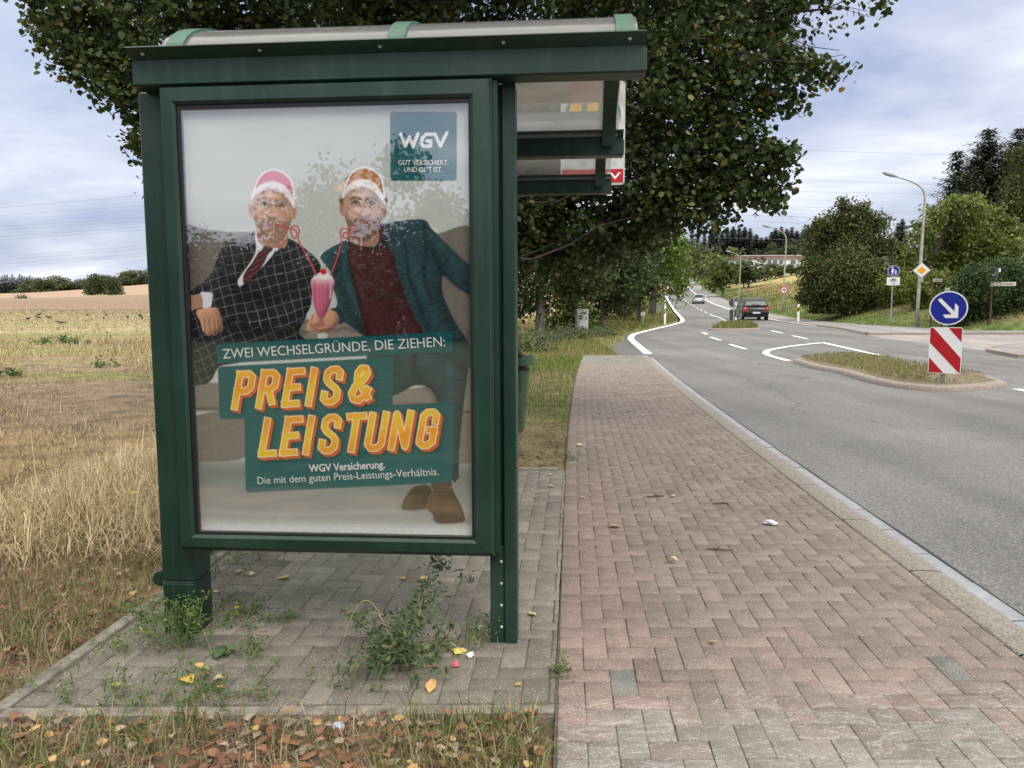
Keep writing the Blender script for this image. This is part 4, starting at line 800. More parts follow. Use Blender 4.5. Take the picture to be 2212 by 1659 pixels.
    MK = p.mask(A([(1218, 930), (1290, 890), (1440, 850), (1432, 940), (1500, 1035), (1530, 1150), (1600, 1350), (1690, 1520), (1700, 1560), (1350, 1550), (1285, 1320), (1232, 1120)]), .7); cloth(MK, np.array(L(66, 24, 30)), 43, .6); shade([(1250, 960), (1340, 990), (1440, 950)], A, 6, .5); shade([(1300, 1250), (1420, 1300), (1560, 1260)], A, 8, .7)
    shade([(1222, 990), (1236, 1130), (1290, 1330), (1350, 1540)], A, 4, .4)
    p.put(p.mask(A([(1222, 930), (1300, 880), (1440, 840), (1440, 920), (1330, 970), (1240, 980)]), 1), L(66, 26, 32))
    head((1312, 740), 124, 180, .02, np.array(L(104, 72, 52)), np.array(L(104, 70, 44)), (np.array(L(198, 132, 60)), np.array(L(236, 226, 220)), .75), k=.92)
    p.put(p.mask(A([(1130, 620), (1170, 585), (1205, 570), (1190, 640), (1150, 640)]), 1), L(226, 206, 190), .8)
    # ---- milkshake, held on a palm
    p.put(p.mask(A([(1100, 1380), (1150, 1362), (1200, 1400), (1180, 1460), (1130, 1450)]), .8), teal * .7)
    M = p.mask(A([(958, 1490), (975, 1440), (1005, 1400), (1060, 1385), (1120, 1378), (1158, 1410), (1160, 1450), (1130, 1495), (1090, 1520), (1060, 1516), (1040, 1524), (1010, 1512), (975, 1510)]), .8); p.put(M, sk2); p.mul(M * snoise(9, 9, 77), .8); vol(M, 5, 8); shade([(985, 1470), (1040, 1500), (1110, 1490)], A, 2, .55); shade([(1000, 1410), (985, 1460)], A, 2, .6)
    M = p.mask(A([(1040, 1418), (1062, 1418), (1066, 1450), (1086, 1480), (1058, 1490), (1000, 1488), (976, 1480), (1032, 1450)]), .7); p.put(M, L(150, 96, 86), .75); shade([(985, 1482), (1040, 1488), (1080, 1480)], A, 1.2, 1.7)
    M = p.mask(A([(997, 1176), (1124, 1178), (1120, 1280), (1098, 1360), (1066, 1424), (1034, 1424), (1006, 1350), (994, 1270)]), .7); p.put(M, L(196, 104, 130)); vol(M, 6, 7); p.put(M * np.exp(-((p.y - A([(0, 1180)])[0][1]) / 9) ** 2), L(226, 190, 196))
    for x0 in (1015, 1038, 1062, 1086, 1106): shade([(x0, 1215), (x0 - .18 * (x0 - 1060), 1390)], A, 1.3, .82)
    shade([(1008, 1200), (1012, 1340), (1040, 1410)], A, 2.2, .7); shl([(1112, 1200), (1106, 1300)], A, 1.4, L(236, 200, 208), .7)
    p.put(p.mask(A([(1005, 1172), (1030, 1150), (1062, 1142), (1100, 1152), (1118, 1174), (1060, 1186)]), 1), L(232, 222, 222))
    red = L(186, 44, 50)
    for q in ([(1022, 1160), (985, 1080), (940, 1000), (915, 955), (908, 915), (914, 880), (905, 858), (880, 854), (862, 872), (866, 905), (885, 930), (900, 915), (890, 880), (850, 868), (800, 852), (780, 846)], [(1108, 1160), (1140, 1080), (1165, 1000), (1178, 950), (1170, 905), (1178, 872), (1205, 868), (1222, 890), (1214, 925), (1190, 925), (1192, 895), (1230, 900), (1248, 860), (1272, 838)]):
        d = p.sdline(p.curve(A(q), False)); p.put(np.clip(1.75 - d, 0, 1), red, .95); p.put(np.clip(.7 - d, 0, 1), L(222, 150, 150), .6)
    M = p.mask(A([(1044, 1138), (1052, 1122), (1070, 1120), (1084, 1132), (1082, 1148), (1062, 1156)]), .7); p.put(M, L(190, 22, 30)); p.put(np.clip(1.3 - p.sdline(p.curve(A([(1070, 1122), (1085, 1106), (1118, 1102)]), False)), 0, 1), L(70, 80, 30), .9)
    # shoes
    for P, k in (([(1450, 1160), (1462, 1125), (1500, 1075), (1530, 1052), (1600, 1046), (1625, 1090), (1616, 1160), (1590, 1182), (1500, 1190), (1454, 1182)], .8), ([(1590, 1180), (1600, 1120), (1625, 1080), (1680, 1062), (1735, 1060), (1760, 1110), (1790, 1160), (1812, 1225), (1808, 1258), (1720, 1268), (1650, 1262), (1632, 1220)], 1.0)):
        M = p.mask(B(P), .8); cloth(M, np.array(L(78, 58, 40)) * k, 51, .6, 20, 20); shade(P[-4:], B, 2.2, .4)
    for q in ([(1660, 1090), (1740, 1082)], [(1668, 1108), (1750, 1100)], [(1676, 1126), (1762, 1122)]): shl(q, B, 1.1, L(60, 44, 32))
    shl([(1740, 1090), (1770, 1130)], B, 1, L(50, 38, 28)); shade([(1700, 1190), (1760, 1180), (1790, 1220)], B, 5, 1.5); shade([(1440, 1186), (1620, 1200), (1830, 1262)], B, 5, .72)
    p.put(p.mask(B([(1625, 1030), (1730, 1020), (1726, 1066), (1634, 1078)]), 1), L(86, 52, 46))
    # ---- teal boxes
    tl = np.array(L(0, 84, 88)); tvar = .86 + .3 * snoise(200, 120, 61)
    def rbox(P, r=7, fn=B):
        P = fn(P); o = []; n = len(P)
        for i in range(n):
            a, b, c = P[i - 1], P[i], P[(i + 1) % n]; u1 = (a - b) / np.linalg.norm(a - b); u2 = (c - b) / np.linalg.norm(c - b)
            for t in np.linspace(0, 1, 6): q0, q2 = b + u1 * r, b + u2 * r; o.append((1 - t) ** 2 * q0 + 2 * t * (1 - t) * b + t * t * q2)
        return p.mask(o, .6, False)
    b1_ = rbox([(375, 228), (1742, 155), (1743, 270), (378, 342)], 5); b23 = np.maximum(rbox([(380, 360), (1396, 304), (1396, 600), (1000, 640), (390, 666)], 7), rbox([(536, 640), (1100, 600), (1739, 563), (1741, 1030), (541, 1092)], 8))
    p.put(b1_, tl * tvar[..., None] * .97, .97); p.put(b23, tl * tvar[..., None], 1)
    p.put(rbox([(1478, 142), (1895, 142), (1894, 572), (1480, 572)], 5, A), np.array(L(8, 88, 94)))
    # ---- WGV mark: heavy slanted strokes
    def strokes(lst, w, col, fn=A, bevel=True):
        D = np.minimum.reduce([p.sdline(fn(q)) for q in lst]); p.put(np.clip(w - D + .5, 0, 1), col); return D
    wht = L(238, 240, 240)
    strokes([[(1545, 280), (1573, 356), (1600, 300), (1622, 356), (1652, 280)], [(1738, 282), (1704, 282), (1680, 305), (1672, 334), (1684, 356), (1730, 356), (1734, 324), (1708, 324)], [(1757, 280), (1792, 356), (1832, 274)]], 2.5, wht)
    # ---- PREIS & LEISTUNG in fat condensed italics
    GL = {'P': ([[(0, 0), (0, 1), (.3, 1), (.42, .9), (.42, .58), (.3, .47), (0, .47)]], .42), 'R': ([[(0, 0), (0, 1), (.3, 1), (.42, .9), (.42, .6), (.3, .49), (0, .49)], [(.24, .49), (.44, 0)]], .44), 'E': ([[(.38, 1), (0, 1), (0, 0), (.38, 0)], [(0, .51), (.33, .51)]], .38), 'I': ([[(0, 0), (0, 1)]], 0), 'S': ([[(.42, .76), (.42, .9), (.3, 1), (.12, 1), (0, .9), (0, .7), (.1, .58), (.32, .43), (.42, .31), (.42, .1), (.3, 0), (.12, 0), (0, .1), (0, .25)]], .42), '&': ([[(.62, 0), (.12, .62), (.1, .85), (.2, .99), (.34, .98), (.41, .83), (.33, .66), (.08, .44), (0, .22), (.08, .05), (.26, 0), (.44, .12), (.56, .4)]], .6), 'L': ([[(0, 1), (0, 0), (.38, 0)]], .38), 'T': ([[(0, 1), (.46, 1)], [(.23, 1), (.23, 0)]], .46), 'U': ([[(0, 1), (0, .12), (.12, 0), (.32, 0), (.44, .12), (.44, 1)]], .44), 'N': ([[(0, 0), (0, 1), (.44, 0), (.44, 1)]], .44), 'G': ([[(.42, .72), (.42, .9), (.3, 1), (.12, 1), (0, .9), (0, .1), (.12, 0), (.3, 0), (.42, .1), (.42, .46), (.25, .46)]], .42)}
    def sdword(word, xs, fn, o, ex, h, hw):
        """xs: left edge of each letter along the baseline from o; ex: unit step of baseline in zoom px; h: height in zoom px"""
        D = np.full((PH, PW), 1e9); ps = PW / (1.1725 / (1 / 1)) if False else 1
        for ch, x0 in zip(word, xs):
            for st in GL[ch][0]:
                n = len(st)
                for i in range(n - 1):
                    a, b = np.array(st[i]), np.array(st[i + 1])
                    f = lambda q: (o[0] + x0 + (q[0] * h * .93 + q[1] * h * .17), o[1] + (x0 + q[0] * h) * ex - q[1] * h)
                    P0, P1 = fn([f(a), f(b)]); d = P1 - P0; Ln = np.linalg.norm(d) + 1e-6; d /= Ln; t = (p.x - P0[0]) * d[0] + (p.y - P0[1]) * d[1]; q = np.abs((p.x - P0[0]) * -d[1] + (p.y - P0[1]) * d[0])
                    axis = abs(a[0] - b[0]) < 1e-6 or abs(a[1] - b[1]) < 1e-6
                    e0 = hw if (i == 0 or True) else 0
                    sq0 = 0 if i > 0 and not axis else 0
                    # caps: flat at the ends of a stroke, square corner where two straight strokes meet at right angles, round otherwise
                    ca = hw * .92 if (i == 0 and axis and False) else 0
                    def right(i0):
                        if i0 <= 0 or i0 >= n - 1: return False
                        u1 = np.array(st[i0]) - np.array(st[i0 - 1]); u2 = np.array(st[i0 + 1]) - np.array(st[i0]); return abs(u1 @ u2) < 1e-6
                    x_a = hw if right(i) else 0; x_b = hw if right(i + 1) else 0
                    if i == 0 and axis: x_a = hw * .95
                    if i == n - 2 and axis: x_b = hw * .95
                    bx = np.maximum(q - hw, np.maximum(-x_a - t, t - Ln - x_b)); D = np.minimum(D, bx)
                    if not right(i) and i > 0: D = np.minimum(D, np.hypot(p.x - P0[0], p.y - P0[1]) - hw)
        return D
    org = L(196, 88, 22)
    def word(w_, xs, o, ex, h, hw):
        D = sdword(w_, xs, B, o, ex, h, hw); M = np.clip(.5 - D, 0, 1)
        sh = np.roll(np.roll(np.clip(.5 - D + 2, 0, 1), 5, 0), 6, 1); p.put(sblur(sh, 4) * 1.25, L(2, 34, 38), .8)
        for k in range(4, -1, -1):
            E = np.roll(np.roll(D, k, 0), k, 1) - 1.0; p.put(np.clip(.5 - E, 0, 1), np.array(org) * (1.0 if k > 0 else 1), 1)
        p.put(np.clip(1.15 - D, 0, 1), L(250, 226, 180)); Din = D + .7; gy_ = np.clip((p.y - (p.y[M > .5].min() if (M > .5).any() else 0)) / 70, 0, 1)
        gold = np.array(L(238, 150, 26))[None, None] * (1 - .0) + (np.array(L(252, 190, 40)) - np.array(L(238, 150, 26))) * (np.sin(gy_ * 6 + p.x * .02) * .5 + .5)[..., None]; p.put(np.clip(.4 - Din, 0, 1), gold)
    hw = 5.3
    word('PREIS&', [0, 140, 290, 428, 512, 672], (478, 592), -.052, 188, hw)
    word('LEISTUNG', [0, 122, 256, 342, 480, 612, 754, 912], (634, 866), -.052, 192, hw)
    p.c = np.clip(p.c * 1.27, 0, 1); return p
PAINTER = paint_poster()
def place_poster():
    X = PX0 + PAINTER.x / (PW - 1) * (PX1 - PX0); Z = PZ1 - PAINTER.y / (PH - 1) * (PZ1 - PZ0); Y = np.full_like(X, -.073) + .0012 * np.sin(X * 9 + Z * 3)
    i = np.arange(PW * PH).reshape(PH, PW); q = np.stack([i[1:, :-1], i[1:, 1:], i[:-1, 1:], i[:-1, :-1]], -1).reshape(-1, 4)
    m = mat('printed_paper', (.8, .8, .8), rough=.5, attr=True, spec=.3)
    o = link('poster', mesh_np('poster', np.stack([X, Y, Z], -1).reshape(-1, 3), [q], PAINTER.c.reshape(-1, 3), smooth=True), m, CASE)
    o['label'] = 'printed insurance advert of two seated men in suits and sun visors sharing a milkshake'
    WH = mat('white_print', (.86, .87, .86), rough=.5)
    B = lambda x, y: spl((600 + x / 1.4747) * .5486, (1200 + y / 1.4747) * .5486, .076); A = lambda x, y: spl((600 + x / 1.58) * .5486, (350 + y / 1.58) * .5486, .076)
    hz = lambda f, x, y0, y1: abs(f(x, y0)[1] - f(x, y1)[1])
    text('lettering', 'ZWEI WECHSELGRÜNDE, DIE ZIEHEN:', B(412, 322), B(1702, 250), hz(B, 1000, 210, 288), WH, o, -.0765, .0)
    text('lettering', 'WGV Versicherung.', B(912, 986), B(1352, 962), hz(B, 1000, 928, 986), WH, o, -.0765, .022)
    text('lettering', 'Die mit dem guten Preis-Leistungs-Verhältnis.', B(614, 1056), B(1664, 1003), hz(B, 1000, 990, 1046), WH, o, -.0765, .0)
    text('lettering', 'GUT VERSICHERT.', A(1530, 474), A(1842, 474), hz(A, 1600, 442, 474), WH, o, -.0765, .012)
    text('lettering', 'UND GUT IST.', A(1567, 518), A(1804, 518), hz(A, 1600, 486, 518), WH, o, -.0765, .012)
place_poster()
# ================================================================ TREES AND OTHER PLANTS
BARK = mat('bark', (.10, .083, .065), rough=.95, col2=(.045, .037, .03), scale=14, bump=1.0, bscale=28)
BARKP = mat('pale_lichen_bark', (.19, .175, .145), rough=.95, col2=(.07, .062, .05), scale=11, bump=1.0, bscale=30)
LEAF = mat('leaf', (.05, .08, .02), rough=.55, attr=True, trans=.32, spec=.35)
NEEDLE = mat('needles', (.02, .04, .02), rough=.7, attr=True, trans=.1, spec=.2)
def limb(mb, a, b, r0, r1, n=7, wob=.06, seg=6):
    a, b = np.array(a, float), np.array(b, float); L = np.linalg.norm(b - a); P = []
    for k in range(seg + 1):
        t = k / seg; P.append(a + (b - a) * t + np.array([0, 0, -.12 * L * math.sin(math.pi * t) * 0]) + rng.normal(0, wob * L / seg, 3) * (0 < k < seg) + np.array([0, 0, .10 * L * math.sin(math.pi * t)]))
    mb.tube(P, list(np.linspace(r0, r1, seg + 1)), n)
    return P
def tree(name, label, pos, D, blobs, ls, c1, c2, trunk_h=None, tr=.16, cov=3.2, group=None, extra=None, pe=0., bark=None, cl=10, sig=.2, kind='tree', shape='leaf', limbs=True, dj=.35, leafmat=None):
    """blobs: (u, v, r) read off the photo at distance D, or world (x,y,z,r)"""
    pos = np.array(pos, float); t = thing(name, label, kind, pos, 0, group); S_ = []
    for b in blobs:
        if len(b) == 3: r = b[2] * D / F; q = at(b[0], b[1], D + rng.uniform(-dj, dj) * r * 2); S_.append((*(q - pos), r))
        else: S_.append((b[0] - pos[0], b[1] - pos[1], b[2] - pos[2], b[3]))
    S_ = np.array(S_); C = blob_points(S_, ls, cov, cl, sig); C = C[C[:, 2] > .05]
    leaf = leaf_mesh('crown', C, ls * rng.uniform(.65, 1.25, len(C)), jit(len(C), c1, c2, 1, extra, pe), aspect=.85 if shape == 'heart' else .95, droop=.55, shape=shape)
    link('crown', leaf, leafmat or LEAF, t)
    mb = MB(); zt = S_[:, 2].mean() if trunk_h is None else trunk_h
    cen = np.average(S_[:, :3], axis=0, weights=S_[:, 3]); top = np.array([cen[0] * .6, cen[1] * .6, max(zt, .8 if limbs else .03)])
    P = limb(mb, (0, 0, -.2), top, tr * 1.15, tr * .6, 12, .03, 7)
    if limbs:
        for q in S_:
            k = rng.integers(3, 8) if len(P) > 7 else -1; limb(mb, P[k], q[:3] + rng.normal(0, .1 * q[3], 3), tr * .28, tr * .04, 6, .12, 6)
    mb.build('trunk', bark or BARK, t, smooth=True); return t
def linden():
    """the big lime tree whose crown spreads over the shelter"""
    pos = np.array([-.95, 9.3, -.02]); D = [(110,15,8.4,.42),(65,5,8.4,.25),(180,40,8.4,.5),(230,95,8.3,.55),(150,120,8.1,.28),(310,110,8.4,.6),(270,165,8.1,.38),(340,215,8.3,.4),(250,195,8.0,.2),(320,270,8.3,.26),(295,300,8.0,.14),(310,330,8.2,.15),(330,40,9.2,.9),(470,10,9.2,1.1),(700,-20,9.5,1.3),(930,20,9.6,1.2),(1130,20,9.4,1.2),(1330,20,9.3,1.1),(1500,30,9.0,.85),(1640,15,8.8,.7),(1760,5,8.5,.45),(1830,5,8.3,.28),(1890,-8,8.2,.2),(1700,70,8.5,.38),(1600,110,8.4,.45),
         (1450,150,8.6,.75),(1560,215,8.4,.55),(1680,150,8.1,.3),(1740,148,8.0,.25),(1790,145,7.9,.17),(1640,225,8.2,.35),(1690,235,8.1,.2),(1430,290,8.6,.8),(1540,310,8.4,.55),(1610,330,8.3,.34),(1660,345,8.1,.24),(1705,325,8.0,.16),(1640,390,8.2,.3),(1680,415,8.1,.17),(1580,410,8.3,.4),(1510,420,8.4,.4),(1530,455,8.3,.26),(1440,410,8.6,.5),(1330,420,9.2,.8),(1220,470,9.6,.85),(1130,440,9.8,.8),(1180,360,9.9,.9),(1290,300,9.8,1.0),(1380,480,9.0,.45),(1300,520,9.4,.5),(1190,540,9.8,.45),(1120,560,10,.5),(1420,455,8.8,.3),
         (700,330,10.2,1.1),(480,330,10.2,1.0),(560,180,9.8,1.1),(800,150,9.9,1.2),(1000,250,10.2,1.2),(640,520,10.6,.7),(900,450,10.5,1.0)]
    W_ = [(*at(u, v, y), r) for u, v, y, r in D]
    W_ += [(-4.2, 9.5, 8.2, 1.6), (-2.2, 9.8, 9.2, 1.9), (0.3, 9.6, 9.6, 2.0), (2.4, 9.4, 8.6, 1.7), (-.6, 11.5, 8.2, 2.0), (-2.6, 12, 6.6, 1.7), (1.6, 12, 6.6, 1.8), (-.9, 10, 11.3, 1.7), (-3.4, 7.8, 7.6, 1.4), (1.2, 7.6, 8.0, 1.5), (-1.2, 7.2, 7.2, 1.3)]
    t = thing('linden_tree', 'big dark leafy lime tree spreading its branches over the bus shelter', 'tree', pos); S_ = np.array([(*(np.array(w[:3]) - pos), w[3]) for w in W_]); ls = .062
    C = np.concatenate([blob_points(S_[S_[:, 3] >= .6], ls, 2.7, 20, .13), blob_points(S_[S_[:, 3] < .6], ls, 2.5, 16, .2)]); C = C + rng.normal(0, .015, C.shape); hn = np.sin(C[:, 0] * 5.1 + 2 * np.sin(C[:, 2] * 3.3)) + np.sin(C[:, 2] * 5.7 + 2 * np.sin(C[:, 1] * 2.9 + 1)) + np.sin(C[:, 1] * 4.3 + C[:, 0] * 2.1); C = C[(hn > -1.35) | (C[:, 2] > 6)]
    c = jit(len(C), (.030, .055, .012), (.070, .104, .027), .9, (.20, .22, .075), .05); q = rng.random(len(C)) < .012; c[q] = (.30, .17, .03)
    yl = np.linalg.norm(C + pos - at(1555, 110, 8.4), axis=1) < .16; c[yl] = np.array((.42, .25, .03)) * rng.uniform(.6, 1.2, (yl.sum(), 1))
    big = C[:, 2] + pos[2] > 6.0; keep = ~big | (rng.random(len(C)) < .45); sz = ls * rng.uniform(.6, 1.3, len(C)) * np.where(big, 1.7, 1)
    link('crown', leaf_mesh('crown', C[keep], sz[keep], c[keep], .95, .85, .22, 'heart', .42, .42), LEAF, t)
    mb = MB(); T = limb(mb, (0, 0, -.3), (.15, .2, 5.2), .24, .15, 14, .02, 8)
    for q in S_:
        d = q[:3] - np.array([0, 0, 0]); z = min(max(q[2] * .55 + .6, 1.9), 5.0); k = min(8, max(2, int(z / 5.2 * 8))); P = limb(mb, T[k], q[:3] + rng.normal(0, .06, 3), .034 if q[3] > .5 else .018, .006, 6, .14, 8)
        for _ in range(3 if q[3] > .3 else 2):
            v = rng.normal(size=3); v /= np.linalg.norm(v); limb(mb, P[6], q[:3] + v * q[3] * 1.0, .011, .003, 4, .2, 5)
    mb.build('trunk', BARK, t, smooth=True)
linden()
G1, G2 = (.050, .082, .020), (.105, .140, .036)
def gb(u, v): p = ghit(u, v); return p, p[1]
def avenue():
    # trees along the left edge of the road
    p, D = gb(1166, 722)
    tree('roadside_tree', 'grey-trunked dark roadside tree nearest the shelter, by the stubble field', p, D, [(1110,590,75),(1180,560,80),(1250,570,70),(1150,640,45),(1100,650,45),(1215,635,50),(1280,600,50),(1180,480,80),(1090,520,70)], .2, (.034, .055, .014), (.075, .10, .028), 2.6, .2, 3.6, 'trees along the left of the road', bark=BARKP)
    p, D = gb(1296, 708)
    tree('roadside_tree', 'dark-stemmed roadside tree rising just behind the white cabinet', p, D, [(1290,600,60),(1330,570,60),(1250,590,55),(1345,625,45),(1290,650,38),(1240,640,40),(1300,530,60),(1370,590,45),(1340,650,25)], .22, (.03, .052, .013), (.07, .098, .027), 3, .15, 3.6, 'trees along the left of the road')
    p, D = gb(1382, 698)
    tree('roadside_tree', 'slim roadside tree leaning over the short white marker post', p, D, [(1370,605,42),(1400,580,42),(1350,590,40),(1410,620,30),(1375,640,26),(1390,540,45),(1345,630,28)], .22, (.035, .058, .014), (.08, .108, .03), 3, .09, 3.6, 'trees along the left of the road')
    p, D = gb(1408, 685)
    tree('roadside_tree', 'tall bright green roadside tree with thick leaning trunk at the yellow sign', p, D, [(1435,500,38),(1400,520,44),(1452,540,40),(1420,570,46),(1465,575,32),(1475,610,26),(1460,612,22),(1388,588,26),(1462,640,16),(1415,475,30),(1450,480,22),(1380,560,40),(1470,530,22)], .27, (.10, .165, .025), (.20, .28, .055), 4, .26, 3.4, 'trees along the left of the road')
    for i, (y, s, l) in enumerate(((95, 9.5, 'green roadside tree behind the bright tree on the left kerb side'), (128, 10, 'yellowing roadside tree further uphill on the left of the road'), (165, 11, 'distant roadside tree near the hilltop on the left of the road'))):
        x = float(Lx(y)) - 2.6; z = float(ground(x, y)); B_ = [(x + rng.uniform(-1.6, 1.6), y + rng.uniform(-1.5, 1.5), z + s * f, 1.9) for f in (.35, .45, .55, .65, .78, .88) for _ in range(2)]
        tree('roadside_tree', l, (x, y, z), y, B_, .4, (.06, .095, .02), (.13, .165, .04), 4, .2, 3.2, 'trees along the left of the road', (.22, .19, .04), .12)
    p, D = gb(1240, 712)
    tree('bush', 'light green maple bush between the grey trunk and the white cabinet', p, D, [(1205,680,32),(1240,665,34),(1275,690,30),(1225,695,28),(1260,700,24),(1190,700,18)], .2, (.06, .11, .018), (.13, .19, .04), .6, .06, 3.2, kind='bush')
    p, D = gb(1340, 694)
    tree('bush', 'brownish low bush under the dark roadside trees right of the cabinet', p, D, [(1330,672,26),(1358,668,24),(1310,680,22),(1380,660,22),(1345,645,26)], .22, (.06, .07, .022), (.13, .12, .04), .6, .05, 3.2, kind='bush', extra=(.16, .10, .04), pe=.2)
    # gray-green weeds in the verge
    for i, (u, v, bl, l) in enumerate(((1160, 760, [(1130,735,20),(1160,728,24),(1185,738,22),(1145,748,16)], 'tall grey-green weed clump at the near left of the verge'), (1230, 735, [(1215,722,22),(1245,720,20),(1265,722,16),(1200,735,18)], 'grey-green weed clump in the verge in front of the cabinet'), (1300, 728, [(1290,722,16),(1315,720,14),(1330,722,10)], 'low green weeds beside the curving white road line'))):
        p, D = gb(u, v); tree('weed_clump', l, p, D, bl, .075, (.075, .105, .055), (.15, .185, .095), .3, .012, 2.6, 'weeds in the roadside verge', kind='weeds', sig=.25)
avenue()
def right_side():
    p, D = gb(1828, 692); k_ = (D + 3.2) / D; D += 3.2; p = np.array([p[0] * k_, p[1] * k_, float(ground(p[0] * k_, p[1] * k_))])
    tree('copper_tree', 'large dense brownish-green tree reaching down to the grass verge', p, D, [(1830,470,34),(1858,455,24),(1795,490,34),(1865,495,36),(1900,480,22),(1760,500,22),(1830,520,50),(1890,540,42),(1775,545,40),(1755,580,30),(1830,590,60),(1895,600,42),(1775,620,40),(1840,650,50),(1890,655,40),(1785,665,34),(1800,685,26),(1850,685,28),(1890,685,24),(1762,675,20),(1745,640,24),(1745,610,16),(1915,530,22),(1910,640,28),(1820,440,14),(1770,480,14)], .17, (.05, .072, .018), (.135, .162, .045), 1.0, .25, 7.5, extra=(.13, .08, .03), pe=.05, dj=.6)
    # clipped hedge along the bank
    for i, (blobs, l) in enumerate((([(1845,640,22),(1870,625,26),(1895,620,26),(1850,655,18),(1890,645,24),(1840,620,14)], 'yellow-green hedge section beside the big brownish tree'), ([(1920,620,28),(1950,615,28),(1925,650,24),(1955,648,24),(1940,600,18)], 'yellow-green hedge section behind the blue footpath sign'), ([(1980,615,28),(2005,605,28),(1985,648,24),(2010,645,26),(2030,610,26),(2035,650,24)], 'yellow-green hedge section behind the leaning lamp post'))):
        u0 = np.mean([b[0] for b in blobs]); p, D = gb(u0, 664 + i * 3); p = p + np.array([0, 1.2, .1]); tree('hedge', l, p, p[1], blobs, .15, (.085, .12, .02), (.20, .225, .045), .8, .06, 6, 'hedge sections along the bank', kind='hedge', limbs=False)
    p, D = gb(2130, 712)
    tree('yew_hedge', 'dark green dense hedge behind the street name sign on the right', p, D + 1.5, [(2060,650,32),(2095,630,36),(2130,620,40),(2170,615,40),(2205,610,40),(2060,690,26),(2100,680,34),(2145,675,38),(2190,670,40),(2225,660,40),(2080,610,24),(2115,590,26),(2150,580,24),(2190,585,26),(2215,690,30),(2240,610,40),(2160,695,28),(2100,695,22),(2070,700,18),(2125,700,24),(2190,700,26)], .13, (.034, .062, .018), (.085, .13, .038), .5, .06, 6.5, kind='hedge', limbs=False)
    p = ghit(2085, 660) + np.array([4, 12, 1.0]); D = p[1]
    tree('broadleaf_tree', 'wide light-green broadleaf tree behind the lamp post and hedge', p, D, [(2060,450,32),(2020,470,30),(2100,455,34),(2140,470,32),(1990,505,28),(2030,510,44),(2085,510,48),(2140,520,46),(1970,545,26),(2010,560,40),(2070,570,48),(2130,575,46),(2180,540,34),(2190,500,28),(1960,580,24),(2200,580,34),(2060,435,16),(2110,438,18)], .26, (.085, .125, .026), (.20, .25, .06), 5, .3, 5.5, dj=.6)
right_side()
# ---- conifers
def spruce_mesh(h, r, seed, dens=1.0, col=((.012, .022, .011), (.034, .048, .022)), thin=0.):
    g = np.random.default_rng(seed); C = []; Dr = []; Sz = []; mb = MB(); mb.tube([(0, 0, -.3), (0, 0, h * .5), (0, 0, h)], [h * .014, h * .009, .01], 7)
    z = h * .06
    while z < h * .985:
        f = 1 - z / h; L = r * (f ** .75) * (.85 + .3 * g.random()); nb = max(4, int((6 + 5 * f) * dens)); ph = g.uniform(0, 6.28)
        for k in range(nb):
            a = ph + 6.283 * k / nb + g.normal(0, .2); Lk = L * g.uniform(.55, 1.15); sl = g.uniform(-.45, -.05) + .5 * (1 - f) ** 2
            if g.random() < thin: continue
            n = max(3, int(Lk / .16))
            for j in range(n):
                t = (j + .5) / n; x = Lk * t; zz = z + x * sl + .28 * Lk * t * t
                for sgn in (-1, 1):
                    q = a + sgn * g.uniform(.25, .9); C.append((x * math.cos(a), x * math.sin(a), zz)); Dr.append((math.cos(q), math.sin(q), g.uniform(-.75, -.05))); Sz.append(g.uniform(.35, .7) * (.5 + .6 * (1 - t * .5)))
            if Lk > .5 and n > 2: mb.tube([(0, 0, z), (Lk * .5 * math.cos(a), Lk * .5 * math.sin(a), z + Lk * .5 * sl), (Lk * .9 * math.cos(a), Lk * .9 * math.sin(a), z + Lk * .9 * sl + .2 * Lk)], [.03, .02, .006], 4, False)
        z += h / (34 * dens) * g.uniform(.7, 1.3)
    C, Dr, Sz = np.array(C), np.array(Dr), np.array(Sz) * (h / 15) ** .5; Dr /= np.linalg.norm(Dr, axis=1)[:, None]; s = np.cross(Dr, [0, 0, 1.0]); s /= np.linalg.norm(s, axis=1)[:, None]; n = len(C)
    V = np.stack([C, C + Dr * (Sz * .5)[:, None] + s * (Sz * .16)[:, None], C + Dr * Sz[:, None], C + Dr * (Sz * .5)[:, None] - s * (Sz * .16)[:, None]], 1)
    cols = np.repeat(jit(n, *col), 4, 0); i = np.arange(n)[:, None] * 4
    return mesh_np('crown', V.reshape(-1, 3), [i + np.array([0, 1, 2, 3])], cols), mb
def spruce(label, pos, h, r, seed, group=None, dens=1., col=((.012, .022, .011), (.034, .048, .022)), thin=0., name='spruce_tree'):
    t = thing(name, label, 'conifer', pos, 0, group); me, mb = spruce_mesh(h, r, seed, dens, col, thin); link('crown', me, NEEDLE, t); mb.build('trunk', BARK, t); return t
